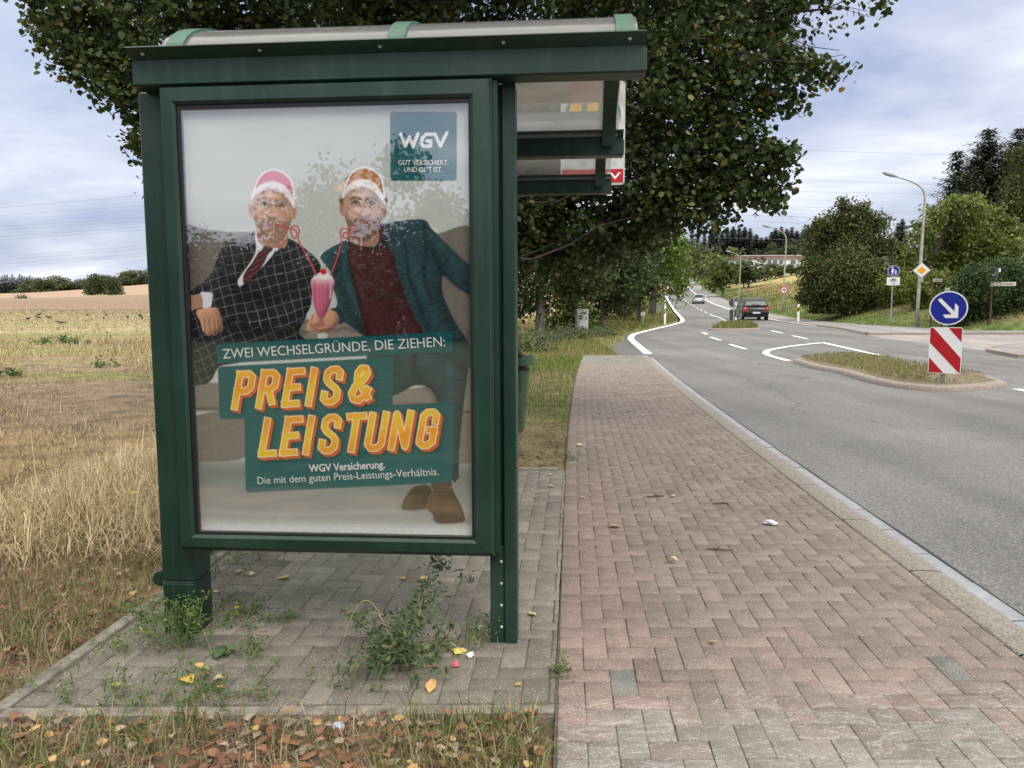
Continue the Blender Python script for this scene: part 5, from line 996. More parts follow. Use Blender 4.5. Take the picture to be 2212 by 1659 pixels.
def conifers():
    def top(u, v, D, lab, r, seed, **k):
        q = at(u, v, D); z = float(ground(q[0], q[1])); return spruce(lab, (q[0], q[1], z), q[2] - z, r, seed, **k)
    top(2137, 270, 62, 'tall dark spruce with pointed top behind the broadleaf tree', 5.4, 1, dens=1.5, col=((.016, .028, .013), (.05, .066, .03)))
    top(2070, 318, 58, 'slender spruce with thin bare tip left of the tallest spruce', 4.0, 2, thin=.2, dens=1.35, col=((.016, .028, .013), (.05, .066, .03)))
    top(2205, 272, 66, 'dark spruce cut by the right picture edge', 5.6, 3, dens=1.5, col=((.016, .028, .013), (.05, .066, .03)))
    top(2175, 318, 70, 'dark spruce standing between the tallest spruce and the larch', 5.4, 5, dens=1.4, col=((.016, .028, .013), (.05, .066, .03))); top(2100, 345, 70, 'broad dark spruce between the slender and the tallest spruce', 5.0, 6, dens=1.4, col=((.016, .028, .013), (.05, .066, .03)))
    q = at(2215, 300, 55); tree('larch_tree', 'yellow-green feathery larch at the right picture edge', (q[0], q[1], float(ground(q[0], q[1]))), 55, [(2200,340,26),(2215,380,34),(2190,400,24),(2205,440,36),(2190,480,30),(2215,500,40),(2225,320,26),(2175,440,26),(2175,500,30)], .2, (.05, .075, .02), (.12, .14, .035), 6, .2, 4)
    # distant wood behind the white building
    G_ = 'dark conifers on the ridge behind the white building'
    specs = [(1495,490,330,1),(1508,484,335,1),(1522,489,325,1),(1537,493,320,0),(1548,488,330,0),(1560,497,315,0),(1572,489,320,0),(1584,486,315,0),(1597,485,320,0),(1609,488,312,0),(1621,492,315,0),(1634,504,300,0),(1645,512,300,0),(1655,510,306,0),(1667,500,300,0),(1676,490,305,0),(1688,488,300,0),(1700,492,305,0),(1711,489,300,0),(1722,496,306,0),(1735,494,300,0),(1746,486,300,0),(1758,480,304,0),(1950,470,300,0),(1940,480,306,0)]
    src = {}
    for i, (u, v, D, br) in enumerate(specs):
        q = at(u, v, D); z = float(ground(q[0], q[1])) - 2
        key = (br, i % 2)
        if key not in src:
            c = ((.035, .026, .02), (.075, .055, .042)) if br else ((.010, .018, .011), (.026, .036, .020))
            src[key] = spruce('half-bare brownish spruce on the ridge left of the dark wood' if br else 'dark conifer in the ridge wood behind the white building', (q[0], q[1], z), q[2] - z, 5.2 if not br else 3.2, 40 + i, group='half-bare spruces on the ridge' if br else G_, dens=1.7, col=c, thin=.3 if br else .0); src[key]['h'] = q[2] - z
        else: s_ = (q[2] - z) / src[key]['h']; dup(src[key], (q[0], q[1], z), rng.uniform(0, 6.28), scale=(max(s_, 1.0) * 1.05, max(s_, 1.) * 1.05, s_))
    for k in src.values(): del k['h']
conifers()
def far_trees():
    """round trees and bushes too far away to show more than a crown and stem"""
    def proto(seed, c1, c2, ls=.5):
        g = [(0 + rng.normal(0, 1.1), rng.normal(0, 1.1), 2.2 + k * .75, 1.5 - .1 * k) for k in range(6)] + [(rng.normal(0, 1.9), rng.normal(0, 1.5), rng.uniform(1.6, 4.2), 1.2) for _ in range(5)]
        t = thing('field_tree', 'x', 'tree'); C = blob_points(np.array(g), ls, 3.2, 8, .25); C = C[C[:, 2] > .2]; link('crown', leaf_mesh('crown', C, ls * rng.uniform(.7, 1.2, len(C)), jit(len(C), c1, c2)), LEAF, t)
        mb = MB(); limb(mb, (0, 0, -.4), (0, 0, 3.6), .16, .07); mb.build('trunk', BARK, t, smooth=True); return t
    used = {}; P = [proto(1, (.05, .07, .02), (.115, .13, .045)), proto(2, (.04, .058, .02), (.095, .11, .04)), proto(3, (.075, .085, .03), (.15, .155, .06)), proto(4, (.075, .115, .025), (.165, .205, .05))]
    def place(k, u, vb, vt, D, label, group, wx=1.0, dz=0):
        q = at(u, vb, D); z = float(ground(q[0], q[1])) + dz; h = at(u, vt, D)[2] - z; s_ = max(h, 1.5) / 7.2
        if k not in used: o = P[k]; o.location = (q[0], q[1], z); o.scale = (s_ * wx, s_ * wx, s_); o['label'] = label; used[k] = 1
        else: o = dup(P[k], (q[0], q[1], z), rng.uniform(0, 6.28), label, (s_ * wx, s_ * wx, s_))
        o['group'] = group; return o
    G = 'trees of the hedgerow along the far field edge'
    row = [(60,602),(75,598),(92,600),(108,598),(122,594),(134,596),(150,604),(165,606),(180,600),(196,594),(210,592),(224,590),(238,596),(250,594),(262,584),(274,582),(286,586),(298,580),(310,582),(324,584),(340,580),(360,584)]
    for i, (u, vt) in enumerate(row): place((0, 1, 2)[i % 3], u, 630, vt + rng.uniform(-2, 3), 372 + rng.uniform(-10, 10), 'small round tree in the hedgerow along the far left field edge', G, 1.5, -2.2)
    for (u, v), bl_, l in (((212, 637), [(205,612,15),(220,606,14),(192,618,12),(215,622,16),(200,628,12),(228,618,13),(222,630,11),(190,630,8),(210,600,8)], 'big round field bush standing alone in the left field, left half'), ((246, 637), [(240,610,11),(250,614,12),(246,624,13),(256,626,9),(238,628,10),(262,632,6)], 'thinner field bush leaning against the big round bush in the left field')):
        q = ghit(u, v); tree('field_bush', l, q, q[1], bl_, .42, (.045, .07, .022), (.105, .13, .045), .6, .1, 6, kind='bush', limbs=False)
    q = ghit(46, 645); tree('field_bush', 'tiny low bush at the left end of the brown field', q, q[1], [(38,643,3.5),(45,642,4),(52,642.5,4),(58,644,3)], .4, (.05, .07, .025), (.11, .12, .045), .3, .06, 6, kind='bush', limbs=False)
    # dark wood at the far left corner
    src = None
    for i in range(18):
        u = -6 + i * 5.4; q = at(u, 600 + .2 * i, 395 + (i % 3) * 6); z = float(ground(q[0], q[1])); h = at(u, 590 + rng.uniform(0, 7) + .18 * max(i - 9, 0) ** 1.6, 395)[2] - z
        if src is None: src = spruce('dark conifer in the wood at the far left skyline', (q[0], q[1], z), h, 2.8, 91, group='dark wood at the far left skyline'); src_h = h
        else: dup(src, (q[0], q[1], z), rng.uniform(0, 6.28), scale=(1.15, 1.15, h / src_h))
    # right of the road
    GR = 'trees right of the uphill road'
    place(3, 1562, 640, 528, 150, 'yellow-green tree behind the second lamp post right of the uphill road', GR, .95); place(3, 1545, 630, 545, 175, 'small yellowish tree beside the lamp posts far uphill', GR, .8)
    place(1, 1532, 634, 522, 190, 'dark green tree right of the road near the hilltop', GR, .9); place(0, 1515, 612, 525, 235, 'olive tree on the right where the road meets the skyline', GR, 1); place(2, 1500, 608, 530, 270, 'pale tree at the hilltop right of the road', GR, 1.1); place(0, 1485, 606, 520, 300, 'tree closing the view at the end of the uphill road', GR, 1.2); place(1, 1470, 604, 515, 320, 'dark tree at the end of the uphill road', GR, 1.3); place(2, 1455, 604, 512, 330, 'tall pale tree at the end of the uphill road', GR, 1.3)
    place(1, 1618, 596, 552, 165, 'round dark bush at the left end of the white building', 'bushes on the meadow slope', 1.4); place(3, 1608, 594, 560, 172, 'yellow-green bush at the meadow edge near the white building', 'bushes on the meadow slope', 1.2)
    for i, (u, vt, k) in enumerate(((1640, 569, 3), (1658, 567, 2), (1675, 568, 3), (1692, 566, 1), (1710, 569, 0), (1726, 567, 1))): place(k, u, 588, vt, 185, ['yellowish bush in front of the white building, leftmost', 'pale bush in front of the white building', 'yellow-green bush below the white building wall', 'dark bush in front of the white building windows', 'olive bush below the right end of the white building', 'dark bush at the right end of the white building'][i], 'bushes on the meadow slope', 1.5)
    for i, (u, vt) in enumerate(((1700, 520), (1725, 518), (1745, 512), (1660, 535), (1680, 528))): place((1, 0, 1)[i % 3], u, 575, vt, 225, ['green tree rising behind the white building roof', 'tree behind the right end of the white roof', 'tree between the white roof and the brownish tree', 'low tree behind the middle of the white roof', 'dark low tree behind the white roof'][i], 'trees behind the white building', 1.2)
    # garden trees behind the camera, mirrored in the poster glass
    PM = [proto(5, (.04, .058, .02), (.095, .11, .04), .2), proto(6, (.05, .07, .02), (.11, .12, .04), .2)]
    for i, (x, y, h, r) in enumerate(((-11.5, -27, 8.6, 1.0), (-16.5, -29, 5.6, 1.2), (-21, -28, 5.9, 1.3), (-8.2, -29, 7.6, .95), (-26, -30, 5.4, 1.3), (-3.5, -33, 4.6, 1.3), (1.5, -33, 4.4, 1.3), (6, -34, 4.6, 1.3))):
        s_ = h / 7.2; l = ['tall garden tree mirrored in the poster glass', 'low garden tree mirrored at the left of the poster glass', 'rounded garden tree mirrored near the left frame edge', 'middling garden tree mirrored beside the tall one', 'outermost garden tree left of the mirrored row', 'small garden tree right of the mirrored row', 'small garden tree further right of the mirrored row', 'last small garden tree of the mirrored row'][i]
        if i < 2: o = PM[i]; o.location = (x, y, 0); o.scale = (s_ * r, s_ * r, s_); o['label'] = l
        else: o = dup(PM[i % 2], (x, y, 0), i * 1.3, l, (s_ * r, s_ * r, s_))
        o['group'] = 'garden trees behind the photographer'
def mirrored_hedge():
    B_ = [(x + rng.normal(0, .2), -27.5 + rng.normal(0, .3), z, 1.25) for x in np.arange(-36, 14, 1.1) for z in (.7, 1.9, 2.9 + .5 * math.sin(x * 1.3))]
    tree('garden_hedge', 'tall garden hedge behind the photographer, mirrored in the poster glass', (-11, -27.5, 0), 27, B_, .2, (.03, .05, .015), (.08, .11, .03), .6, .1, 3.0, kind='hedge', limbs=False)
far_trees(); mirrored_hedge()
# ================================================================ STREET FURNITURE, SIGNS, VEHICLES
SIGNW = mat('sign_white', (.78, .79, .78), rough=.45); SIGNB = mat('sign_blue', (.006, .016, .25), rough=.4); SIGNR = mat('sign_red', (.42, .006, .012), rough=.4); SIGNY = mat('sign_yellow', (.75, .37, .012), rough=.45); SIGNK = mat('sign_black', (.015, .015, .016), rough=.5); SIGNBACK = mat('sign_back_grey', (.055, .065, .068), rough=.55); POLE = mat('pole_grey', (.36, .38, .36), rough=.5, metal=.3, var=.15, scale=6); LAMPP = mat('lamp_pole_paint', (.42, .45, .36), rough=.6, var=.18, scale=5, col2=(.27, .29, .23)); RUST = mat('brown_post', (.11, .06, .04), rough=.8, var=.3, scale=20); NAMEP = mat('name_plate', (.62, .58, .48), rough=.6)
def plate(name, pts, y, th, m, parent): mb = MB(); mb.prism(pts, 'xz', y - th, y); return mb.build(name, m, parent)
class SignFrame:
    """local frame of something standing at base and facing the photographer"""
    def __init__(s, name, label, cat, pos, group=None, face=None):
        s.pos = np.array(pos, float); s.t = thing(name, label, cat, pos, 0, group); s.D = s.pos[1]
        a = math.atan2(s.pos[0], s.pos[1]) if face is None else face; s.a = a; s.t.rotation_euler = (0, 0, -a); s.ex = np.array([math.cos(a), -math.sin(a), 0]); s.n = np.array([math.sin(a), math.cos(a), 0])
    def q(s, u, v, off=0.):
        d = ray(u, v); c = np.array([0, 0, EYE]); t = (s.pos - s.n * off - c).dot(s.n) / d.dot(s.n); p = c + d * t; return ((p - s.pos).dot(s.ex), p[2] - s.pos[2])
    def pole(s, z1, r, m=None, n=12, x=0., z0=-.2, r1=None): mb = MB(); mb.tube([(x, 0, z0), (x, 0, z1)], [r, r1 or r], n); return mb.build('post', m or POLE, s.t, smooth=False)
def arrow_sign():
    p = hit(2036, 822, RDROP + .15); f = SignFrame('keep_right_sign', 'round blue sign with white diagonal arrow above red and white striped board', 'traffic sign', p); q = f.q
    mb = MB(); mb.box(-.04, .04, .02, .10, -.25, q(2045, 622)[1], .004); mb.build('post', POLE, f.t)
    c = q(2049, 665.5); r = (q(2091, 665)[0] - q(2007, 665)[0]) / 2
    d = plate('disc', circ(*c, r, 48), 0, .03, SIGNW, f.t); plate('blue_face', circ(*c, r * .925, 48), -.0305, .0025, SIGNB, d)
    Z = lambda x, y: q((3300 + x / 3.0219) * .5486, (1000 + y / 3.0219) * .5486)
    plate('arrow', [Z(*w) for w in ((1187,548),(1222,523),(1385,685),(1393,585),(1433,622),(1425,762),(1278,762),(1245,722),(1352,720))][::-1], -.0335, .0025, SIGNW, d)
    Y3 = lambda x, y: q((3200 + x / 1.3822) * .5486, (400 + y / 1.3822) * .5486)
    a, b = Y3(627, 1476), Y3(818, 1229); b0 = Y3(806, 1476); xl_, xr = (a[0] + Y3(637, 1230)[0]) / 2, (b[0] + b0[0]) / 2
    bd = plate('striped_board', rrect(xl_, xr, a[1], b[1], .03), 0, .03, SIGNW, f.t); w, h = xr - xl_, b[1] - a[1]; i = .012
    T = lambda x, z: (xl_ + i + x * (w - 2 * i), a[1] + i + z * (h - 2 * i))
    for P in ([(.58, 1), (1, 1), (1, .69)], [(.0, 1), (.1, 1), (1, .335), (1, .03), (.97, .0), (0, .67)], [(0, .34), (.47, 0), (0, 0)]): plate('red_stripe', [T(*w_) for w_ in P][::-1], -.0305, .0025, SIGNR, bd)
arrow_sign()
def lamp():
    D = ghit(1980, 706); src = SignFrame('street_lamp', 'nearest street lamp carrying the yellow diamond sign, pole leaning', 'street lamp', D, 'street lamps along the road', face=0.); y = D[1]
    P = [at(u, v, y) - D for u, v in ((1980, 708), (1984, 640), (1989, 560), (1994, 490), (1998, 430), (1997, 418), (1992, 407), (1982, 399), (1968, 392), (1950, 386), (1934, 381))]; P[0][2] -= .2
    mb = MB(); mb.tube(P, [.085, .08, .075, .066, .058, .052, .045, .04, .038, .036, .034], 12); mb.build('pole', LAMPP, src.t, smooth=True)
    mb = MB(); mb.tube([P[0] + np.array([0, 0, .1]), P[0] + np.array([.03, 0, .75])], [.1, .095], 12); mb.build('pole_foot', mat('weathered_foot', (.16, .15, .14), rough=.9, var=.3, scale=12), src.t)
    a, b = at(1935, 381, y) - D, at(1906, 372.5, y) - D; d = b - a; mb = MB(); mb.tube([a - d * .1, a + d * .1, a + d * .35, a + d * .8, b], [.04, .07, .1, .09, .03], 10); mb.build('lamp_head', mat('lamp_head_grey', (.30, .31, .31), rough=.5), src.t, smooth=True)
    for i, ((u, v), l) in enumerate((((1691, 675), 'second street lamp, with the round speed limit sign on its pole'), ((1596, 656.5), 'third street lamp, rising above the black car and island signs'), ((1550.5, 637), 'street lamp in front of the yellow-green tree uphill'), ((1523, 622.5), 'street lamp at the upper bend of the road, half hidden by trees'), ((1503, 610), 'farthest street lamp near the hilltop, a thin pole'))):
        q = ghit(u, v); dup(src.t, q, 0, l)
        if i == 0: q2 = q
    # yellow diamond on the nearest lamp
    f = SignFrame('priority_sign', 'yellow and white diamond priority sign on the lamp post', 'traffic sign', D + np.array([.13, -.16, 0])); c = f.q(1991, 584); r = f.q(2011, 584)[0] - c[0]
    di = lambda k: [(c[0] + k * r * math.cos(a), c[1] + k * r * .96 * math.sin(a)) for a in (-math.pi / 2, 0, math.pi / 2, math.pi)]
    o = plate('white_plate', di(1.), 0, .02, SIGNW, f.t); plate('black_rim', di(.95), -.0205, .003, SIGNK, o); plate('white_field', di(.90), -.024, .003, SIGNW, o); plate('yellow_field', di(.53), -.0275, .003, SIGNY, o); mb = MB(); b = f.q(1990, 605); mb.box(b[0] - .12, b[0] + .1, .0, .1, b[1] - .1, b[1] + .16, .01); mb.build('grey_box', POLE, f.t)
    f = SignFrame('speed_limit_sign', 'round red-rimmed sign reading 70 on the second lamp post', 'traffic sign', q2 + np.array([.05, -.15, 0])); c = f.q(1693.3, 626.7); r = .33
    o = plate('red_rim', circ(*c, r, 36), 0, .02, SIGNR, f.t); plate('white_field', circ(*c, r * .76, 36), -.021, .006, SIGNW, o); text('lettering', '70', (c[0] - .17, c[1] - .11), (c[0] + .17, c[1] - .11), .22, SIGNK, o, -.033, .03)
lamp()
def ped_sign():
    f = SignFrame('footpath_sign', 'blue round footpath sign with walking adult and child above bicycle plate', 'traffic sign', ghit(1924, 699)); q = f.q; f.pole(q(1930, 574)[1], .03)
    c = q(1930.6, 585.3); r = q(1943.5, 585)[0] - q(1930.6, 585)[0]; o = plate('disc', circ(*c, r, 40), -.03, .02, SIGNW, f.t); b = plate('blue_face', circ(*c, r * .93, 40), -.051, .004, SIGNB, o)
    T = lambda x, z: (c[0] + x * r, c[1] + z * r)
    def fig(dx, dz, s):
        mb = MB(); 
        for P in (circ(dx, dz + .78 * s, .12 * s, 14), [(dx - .1 * s, dz + .62 * s), (dx + .1 * s, dz + .62 * s), (dx + .16 * s, dz + .3 * s), (dx + .28 * s, dz - .12 * s), (dx - .28 * s, dz - .12 * s), (dx - .14 * s, dz + .3 * s)][::-1], [(dx - .16 * s, dz - .12 * s), (dx - .02 * s, dz - .12 * s), (dx - .04 * s, dz - .62 * s), (dx - .15 * s, dz - .62 * s)][::-1], [(dx + .03 * s, dz - .12 * s), (dx + .16 * s, dz - .12 * s), (dx + .18 * s, dz - .62 * s), (dx + .07 * s, dz - .62 * s)][::-1], [(dx + .1 * s, dz + .6 * s), (dx + .16 * s, dz + .52 * s), (dx + .42 * s, dz + .16 * s), (dx + .34 * s, dz + .12 * s)][::-1]): mb.prism([T(*w) for w in P], 'xz', -.059, -.0555)
        return mb
    fig(-.2, -.08, .95).build('walking_adult', SIGNW, b); fig(.34, -.32, .62).build('walking_child', SIGNW, b)
    a, e = q(1915, 616.5), q(1944.5, 598.5); pl = plate('bicycle_plate', rrect(a[0], e[0], a[1], e[1], .04), -.03, .02, SIGNW, f.t); w = e[0] - a[0]; h = e[1] - a[1]
    mb = MB(); K = lambda x, z: (a[0] + x * w, -.053, a[1] + z * h)
    for cx_ in (.37, .63):
        pts = [(a[0] + cx_ * w + .085 * w * math.cos(t), -.053, a[1] + .60 * h + .085 * w * math.sin(t)) for t in np.linspace(0, 2 * math.pi, 20)]; mb.tube(pts, .011, 5, False)
    for P in ([(.37, .60), (.44, .80), (.58, .78), (.49, .60), (.37, .60)], [(.44, .80), (.49, .60)], [(.63, .60), (.58, .82), (.54, .86)], [(.42, .84), (.46, .84)]): mb.tube([K(*w_) for w_ in P], .010, 5)
    mb.build('bicycle_symbol', SIGNK, pl); text('lettering', 'frei', (a[0] + .4 * w, a[1] + .12 * h), (a[0] + .62 * w, a[1] + .12 * h), .2 * h, SIGNK, pl, -.054, .01)
ped_sign()
def name_signs():
    f = SignFrame('street_name_sign', 'street name plate An der Sandkaul on a thin brown post at the hedge', 'street sign', ghit(2138, 701)); q = f.q; f.pole(q(2145, 600)[1], .035, RUST); x0 = q(2148, 613)[0]
    a, b = q(2147, 618), q(2195, 609); o = plate('name_plate', [(a[0], a[1]), (b[0], a[1]), (b[0], b[1]), (a[0], b[1])], -.04, .02, NAMEP, f.t); h = b[1] - a[1]; text('lettering', 'An der Sandkaul', (a[0] + .22, a[1] + .26 * h), (b[0] - .1, a[1] + .26 * h), h * .52, SIGNK, o, -.062, .02); mb = MB(); mb.box(-.06, .06, -.05, .05, a[1] - .03, b[1] + .03); mb.build('clamp', POLE, f.t)
    # back of a yield sign on the same post
    g = SignFrame('yield_sign', 'dark grey back of a triangular yield sign above the street name plate', 'traffic sign', ghit(2138, 701) + np.array([.05, -.02, 0])); q = g.q; 
    P = [q(2147.5, 577), q(2163, 577), q(2152.5, 611)]; o = plate('triangle_back', P[::-1], -.12, .02, SIGNBACK, g.t); a = q(2143, 594); b = q(2157, 592); mb = MB(); mb.box(a[0], b[0], -.119, .0, a[1] - .03, a[1] + .03); mb.build('bracket', POLE, g.t); c = q(2159, 584); plate('sticker', rrect(c[0] - .03, c[0] + .05, c[1] - .08, c[1] + .08, .01), -.141, .002, SIGNW, o)
    f = SignFrame('street_name_sign', 'weathered small name plate on a brown post behind the blue arrow sign', 'street sign', ghit(2010, 705)); q = f.q; f.pole(q(2016, 602)[1], .035, RUST); a, b = q(2015, 609), q(2036, 601.5); o = plate('name_plate', rrect(a[0], b[0], a[1], b[1], .02), -.04, .02, mat('faded_plate', (.36, .34, .28), rough=.7), f.t); mb = MB(); mb.box(a[0] + .1, b[0] - .08, -.0625, -.0605, (a[1] + b[1]) / 2 - .03, (a[1] + b[1]) / 2 + .03); mb.build('faded_lettering', mat('faded_ink', (.16, .15, .13), rough=.8), o)
name_signs()
def island_back():
    f = SignFrame('island_sign', 'grey backs of a round sign and a square board on the far island', 'traffic sign', hit(1584, 702, RDROP + .1)); q = f.q; f.pole(q(1584, 642)[1], .035)
    c = q(1584.2, 653.8); r = q(1594.6, 653)[0] - c[0]; o = plate('round_back', circ(*c, r, 40), .06, .02, POLE, f.t); plate('round_face', circ(*c, r * .92, 40), .0395, .003, SIGNBACK, o); c2 = q(1590, 656); plate('sticker', rrect(c2[0] - .05, c2[0] + .05, c2[1] - .1, c2[1] + .1, .01), .036, .003, SIGNW, o)
    a, b = q(1575, 693.7), q(1592.5, 668.4); o = plate('board_back', rrect(a[0], b[0], a[1], b[1], .02), .06, .02, POLE, f.t); plate('board_face', rrect(a[0] + .02, b[0] - .02, a[1] + .02, b[1] - .02, .02), .0395, .003, SIGNBACK, o); c2 = q(1589.5, 688); plate('sticker', rrect(c2[0] - .05, c2[0] + .05, c2[1] - .08, c2[1] + .08, .01), .036, .003, SIGNW, o)
    f = SignFrame('town_exit_sign', 'yellow town exit sign with red diagonal half hidden by leaves', 'traffic sign', ghit(1419.6, 678.5)); q = f.q; f.pole(q(1419, 614)[1], .04); a, b = q(1404, 633), q(1435, 613.5); o = plate('yellow_plate', rrect(a[0], b[0], a[1], b[1], .05), -.04, .02, SIGNW, f.t); y = plate('yellow_face', rrect(a[0] + .04, b[0] - .04, a[1] + .04, b[1] - .04, .04), -.061, .004, SIGNY, o)
    w, h = b[0] - a[0], b[1] - a[1]; K = lambda x, z: (a[0] + x * w, a[1] + z * h); plate('red_diagonal', [K(.06, .42), K(.06, .34), K(.94, .58), K(.94, .66)], -.066, .003, SIGNR, y); text('lettering', 'dorf', K(.5, .72), K(.9, .72), .2 * h, SIGNK, y, -.068, .02); text('lettering', 'ler', K(.6, .12), K(.88, .12), .18 * h, SIGNK, y, -.068, .02)
    f = SignFrame('small_road_sign', 'small blue-grey sign back on a short post behind the yellow sign', 'traffic sign', ghit(1425, 679)); q = f.q; f.pole(q(1424, 660)[1], .03); a, b = q(1419.5, 666), q(1431.5, 658.5); plate('plate_back', rrect(a[0], b[0], a[1], b[1], .02), -.03, .02, mat('blue_grey', (.16, .20, .25), rough=.5), f.t)
    f = SignFrame('marker_post', 'short thin post with a small white square marker plate in the verge', 'marker post', ghit(1389, 704.5)); q = f.q; f.pole(q(1388, 676)[1], .03); a, b = q(1384.5, 681.5), q(1393, 674.5); o = plate('marker_plate', rrect(a[0], b[0], a[1], b[1], .02), -.03, .015, SIGNW, f.t); plate('marker_print', rrect(a[0] + .05, b[0] - .05, (a[1] + b[1]) / 2 - .02, (a[1] + b[1]) / 2 + .02, .005), -.0455, .003, SIGNBACK, o)
island_back()
def bus_stop_sign():
    """the stop sign fixed over the far end of the shelter"""
    t = thing('bus_stop_sign', 'white bus stop sign with yellow H disc and red strip above the shelter end', 'bus stop sign', swp(.62, 3.32, 0), -SYAW)
    def q(u, v): X, Z = spl(u, v, -3.32); return X - .62, Z
    a, b = q(1211, 402), q(1351, 176); x0, x1, z0, z1 = a[0], b[0], a[1], b[1]; w, h = x1 - x0, z1 - z0
    o = plate('sign_panel', rrect(x0, x1, z0, z1, .03), 0, .02, mat('weathered_sign_white', (.62, .62, .6), rough=.6, col2=(.36, .35, .32), scale=9), t); cx_, cz = (x0 + x1) / 2, z1 - .27
    d = plate('green_ring', circ(cx_, cz, .225, 40), -.0205, .003, mat('sign_green', (.02, .16, .05), rough=.5), o); plate('yellow_disc', circ(cx_, cz, .195, 40), -.024, .003, SIGNY, o); text('letter', 'H', (cx_ - .09, cz - .11), (cx_ + .09, cz - .11), .22, MATS['sign_green'], o, -.029, .03)
    s = plate('red_strip', [(x0 + .012, z0 + .02), (x1 - .012, z0 + .02), (x1 - .012, z0 + .125), (x0 + .012, z0 + .125)], -.0205, .003, SIGNR, o); text('lettering', 'saarVV', (x0 + .16 * w, z0 + .045), (x1 - .03, z0 + .045), .052, SIGNW, s, -.0245, .02)
    plate('rule', [(x0 + .03, z0 + .25), (x1 - .03, z0 + .25), (x1 - .03, z0 + .256), (x0 + .03, z0 + .256)], -.0205, .002, SIGNBACK, o)
    for k in (.3, .7): mb = MB(); mb.box(x0 + k * w - .02, x0 + k * w + .02, -.19, -.0, 2.36, 2.395); mb.build('bracket', STEEL, t)
    mb = MB(); mb.tube([(cx_ - .1, .03, 2.42), (cx_ - .1, .03, z1 - .05)], .03, 10); mb.build('holder_tube', STEEL, t)
bus_stop_sign()
def bin_():
    x, y = -.045, 6.98; t = thing('litter_bin', 'green hooded litter bin on a post just behind the shelter', 'litter bin', (x, y, 0), -SYAW); BG = mat('bin_green', (.045, .085, .042), rough=.45, var=.15, scale=6); DK = MATS['black_rubber']
    mb = MB(); mb.tube([(0, .02, -.1), (0, .02, .5)], .03, 10); mb.build('post', STEEL, t)
    mb = MB(); r0, r1 = rrect(-.15, .15, -.13, .13, .05), rrect(-.205, .205, -.18, .18, .06); n = len(r0); mb.add([(a, b, .30) for a, b in r0] + [(a, b, .86) for a, b in r1], [tuple(range(n - 1, -1, -1)), tuple(range(n, 2 * n))] + [(k, (k + 1) % n, n + (k + 1) % n, n + k) for k in range(n)]); mb.build('bucket', BG, t)
    mb = MB(); r2 = rrect(-.19, .19, -.165, .165, .05); mb.add([(a, b, .862) for a, b in r2] + [(a * .98, b * .98, .91) for a, b in r2], [(k, (k + 1) % n, n + (k + 1) % n, n + k) for k in range(n)]); mb.build('bag_edge', DK, t)
    mb = MB(); r3 = rrect(-.245, .245, -.215, .215, .07); mb.add([(a, b, .905) for a, b in r3] + [(a, b, .965) for a, b in r3] + [(a * .93, b * .93, .975) for a, b in r3], [tuple(range(n - 1, -1, -1)), tuple(range(2 * n, 3 * n))] + [(j * n + k, j * n + (k + 1) % n, j * n + n + (k + 1) % n, j * n + n + k) for j in range(2) for k in range(n)]); mb.build('lid', BG, t)
    mb = MB(); pr = [(-.2, .975), (-.2, 1.10), (-.14, 1.16), (.06, 1.165), (.085, 1.15), (.09, 1.11), (.085, 1.06), (.11, 1.01), (.16, .975)]; mb.prism(pr, 'xz', -.17, .17); mb.build('hood', BG, t); mb = MB(); mb.prism([(.088, 1.14), (.096, 1.10), (.091, 1.06), (.118, 1.012), (.158, .98), (.12, .98), (.08, 1.06), (.083, 1.12)], 'xz', -.176, .1); mb.build('opening', DK, t)
bin_()
def cabinet():
    p = ghit(1259, 714); f = SignFrame('utility_cabinet', 'white utility cabinet standing in the verge between the trees', 'utility cabinet', p, face=-.25); CW = mat('cabinet_white', (.68, .70, .70), rough=.5, var=.08, scale=4); h = f.q(1258, 668)[1]; w = .27
    mb = MB(); mb.box(-w, w, 0, .36, .12, h - .05, .01); mb.build('housing', CW, f.t); mb = MB(); mb.box(-w - .02, w + .02, -.02, .38, h - .05, h, .012); mb.build('roof', CW, f.t); mb = MB(); mb.box(-w + .02, w - .02, .02, .34, -.2, .12); mb.build('plinth', mat('plinth_grey', (.5, .5, .48), rough=.8), f.t); mb = MB(); mb.box(-w + .03, w - .03, -.012, 0, .17, h - .1, .004); d = mb.build('door', CW, f.t); mb = MB(); mb.box(w - .12, w - .08, -.03, -.012, h * .5, h * .5 + .14); mb.build('handle', SIGNBACK, d)
cabinet()
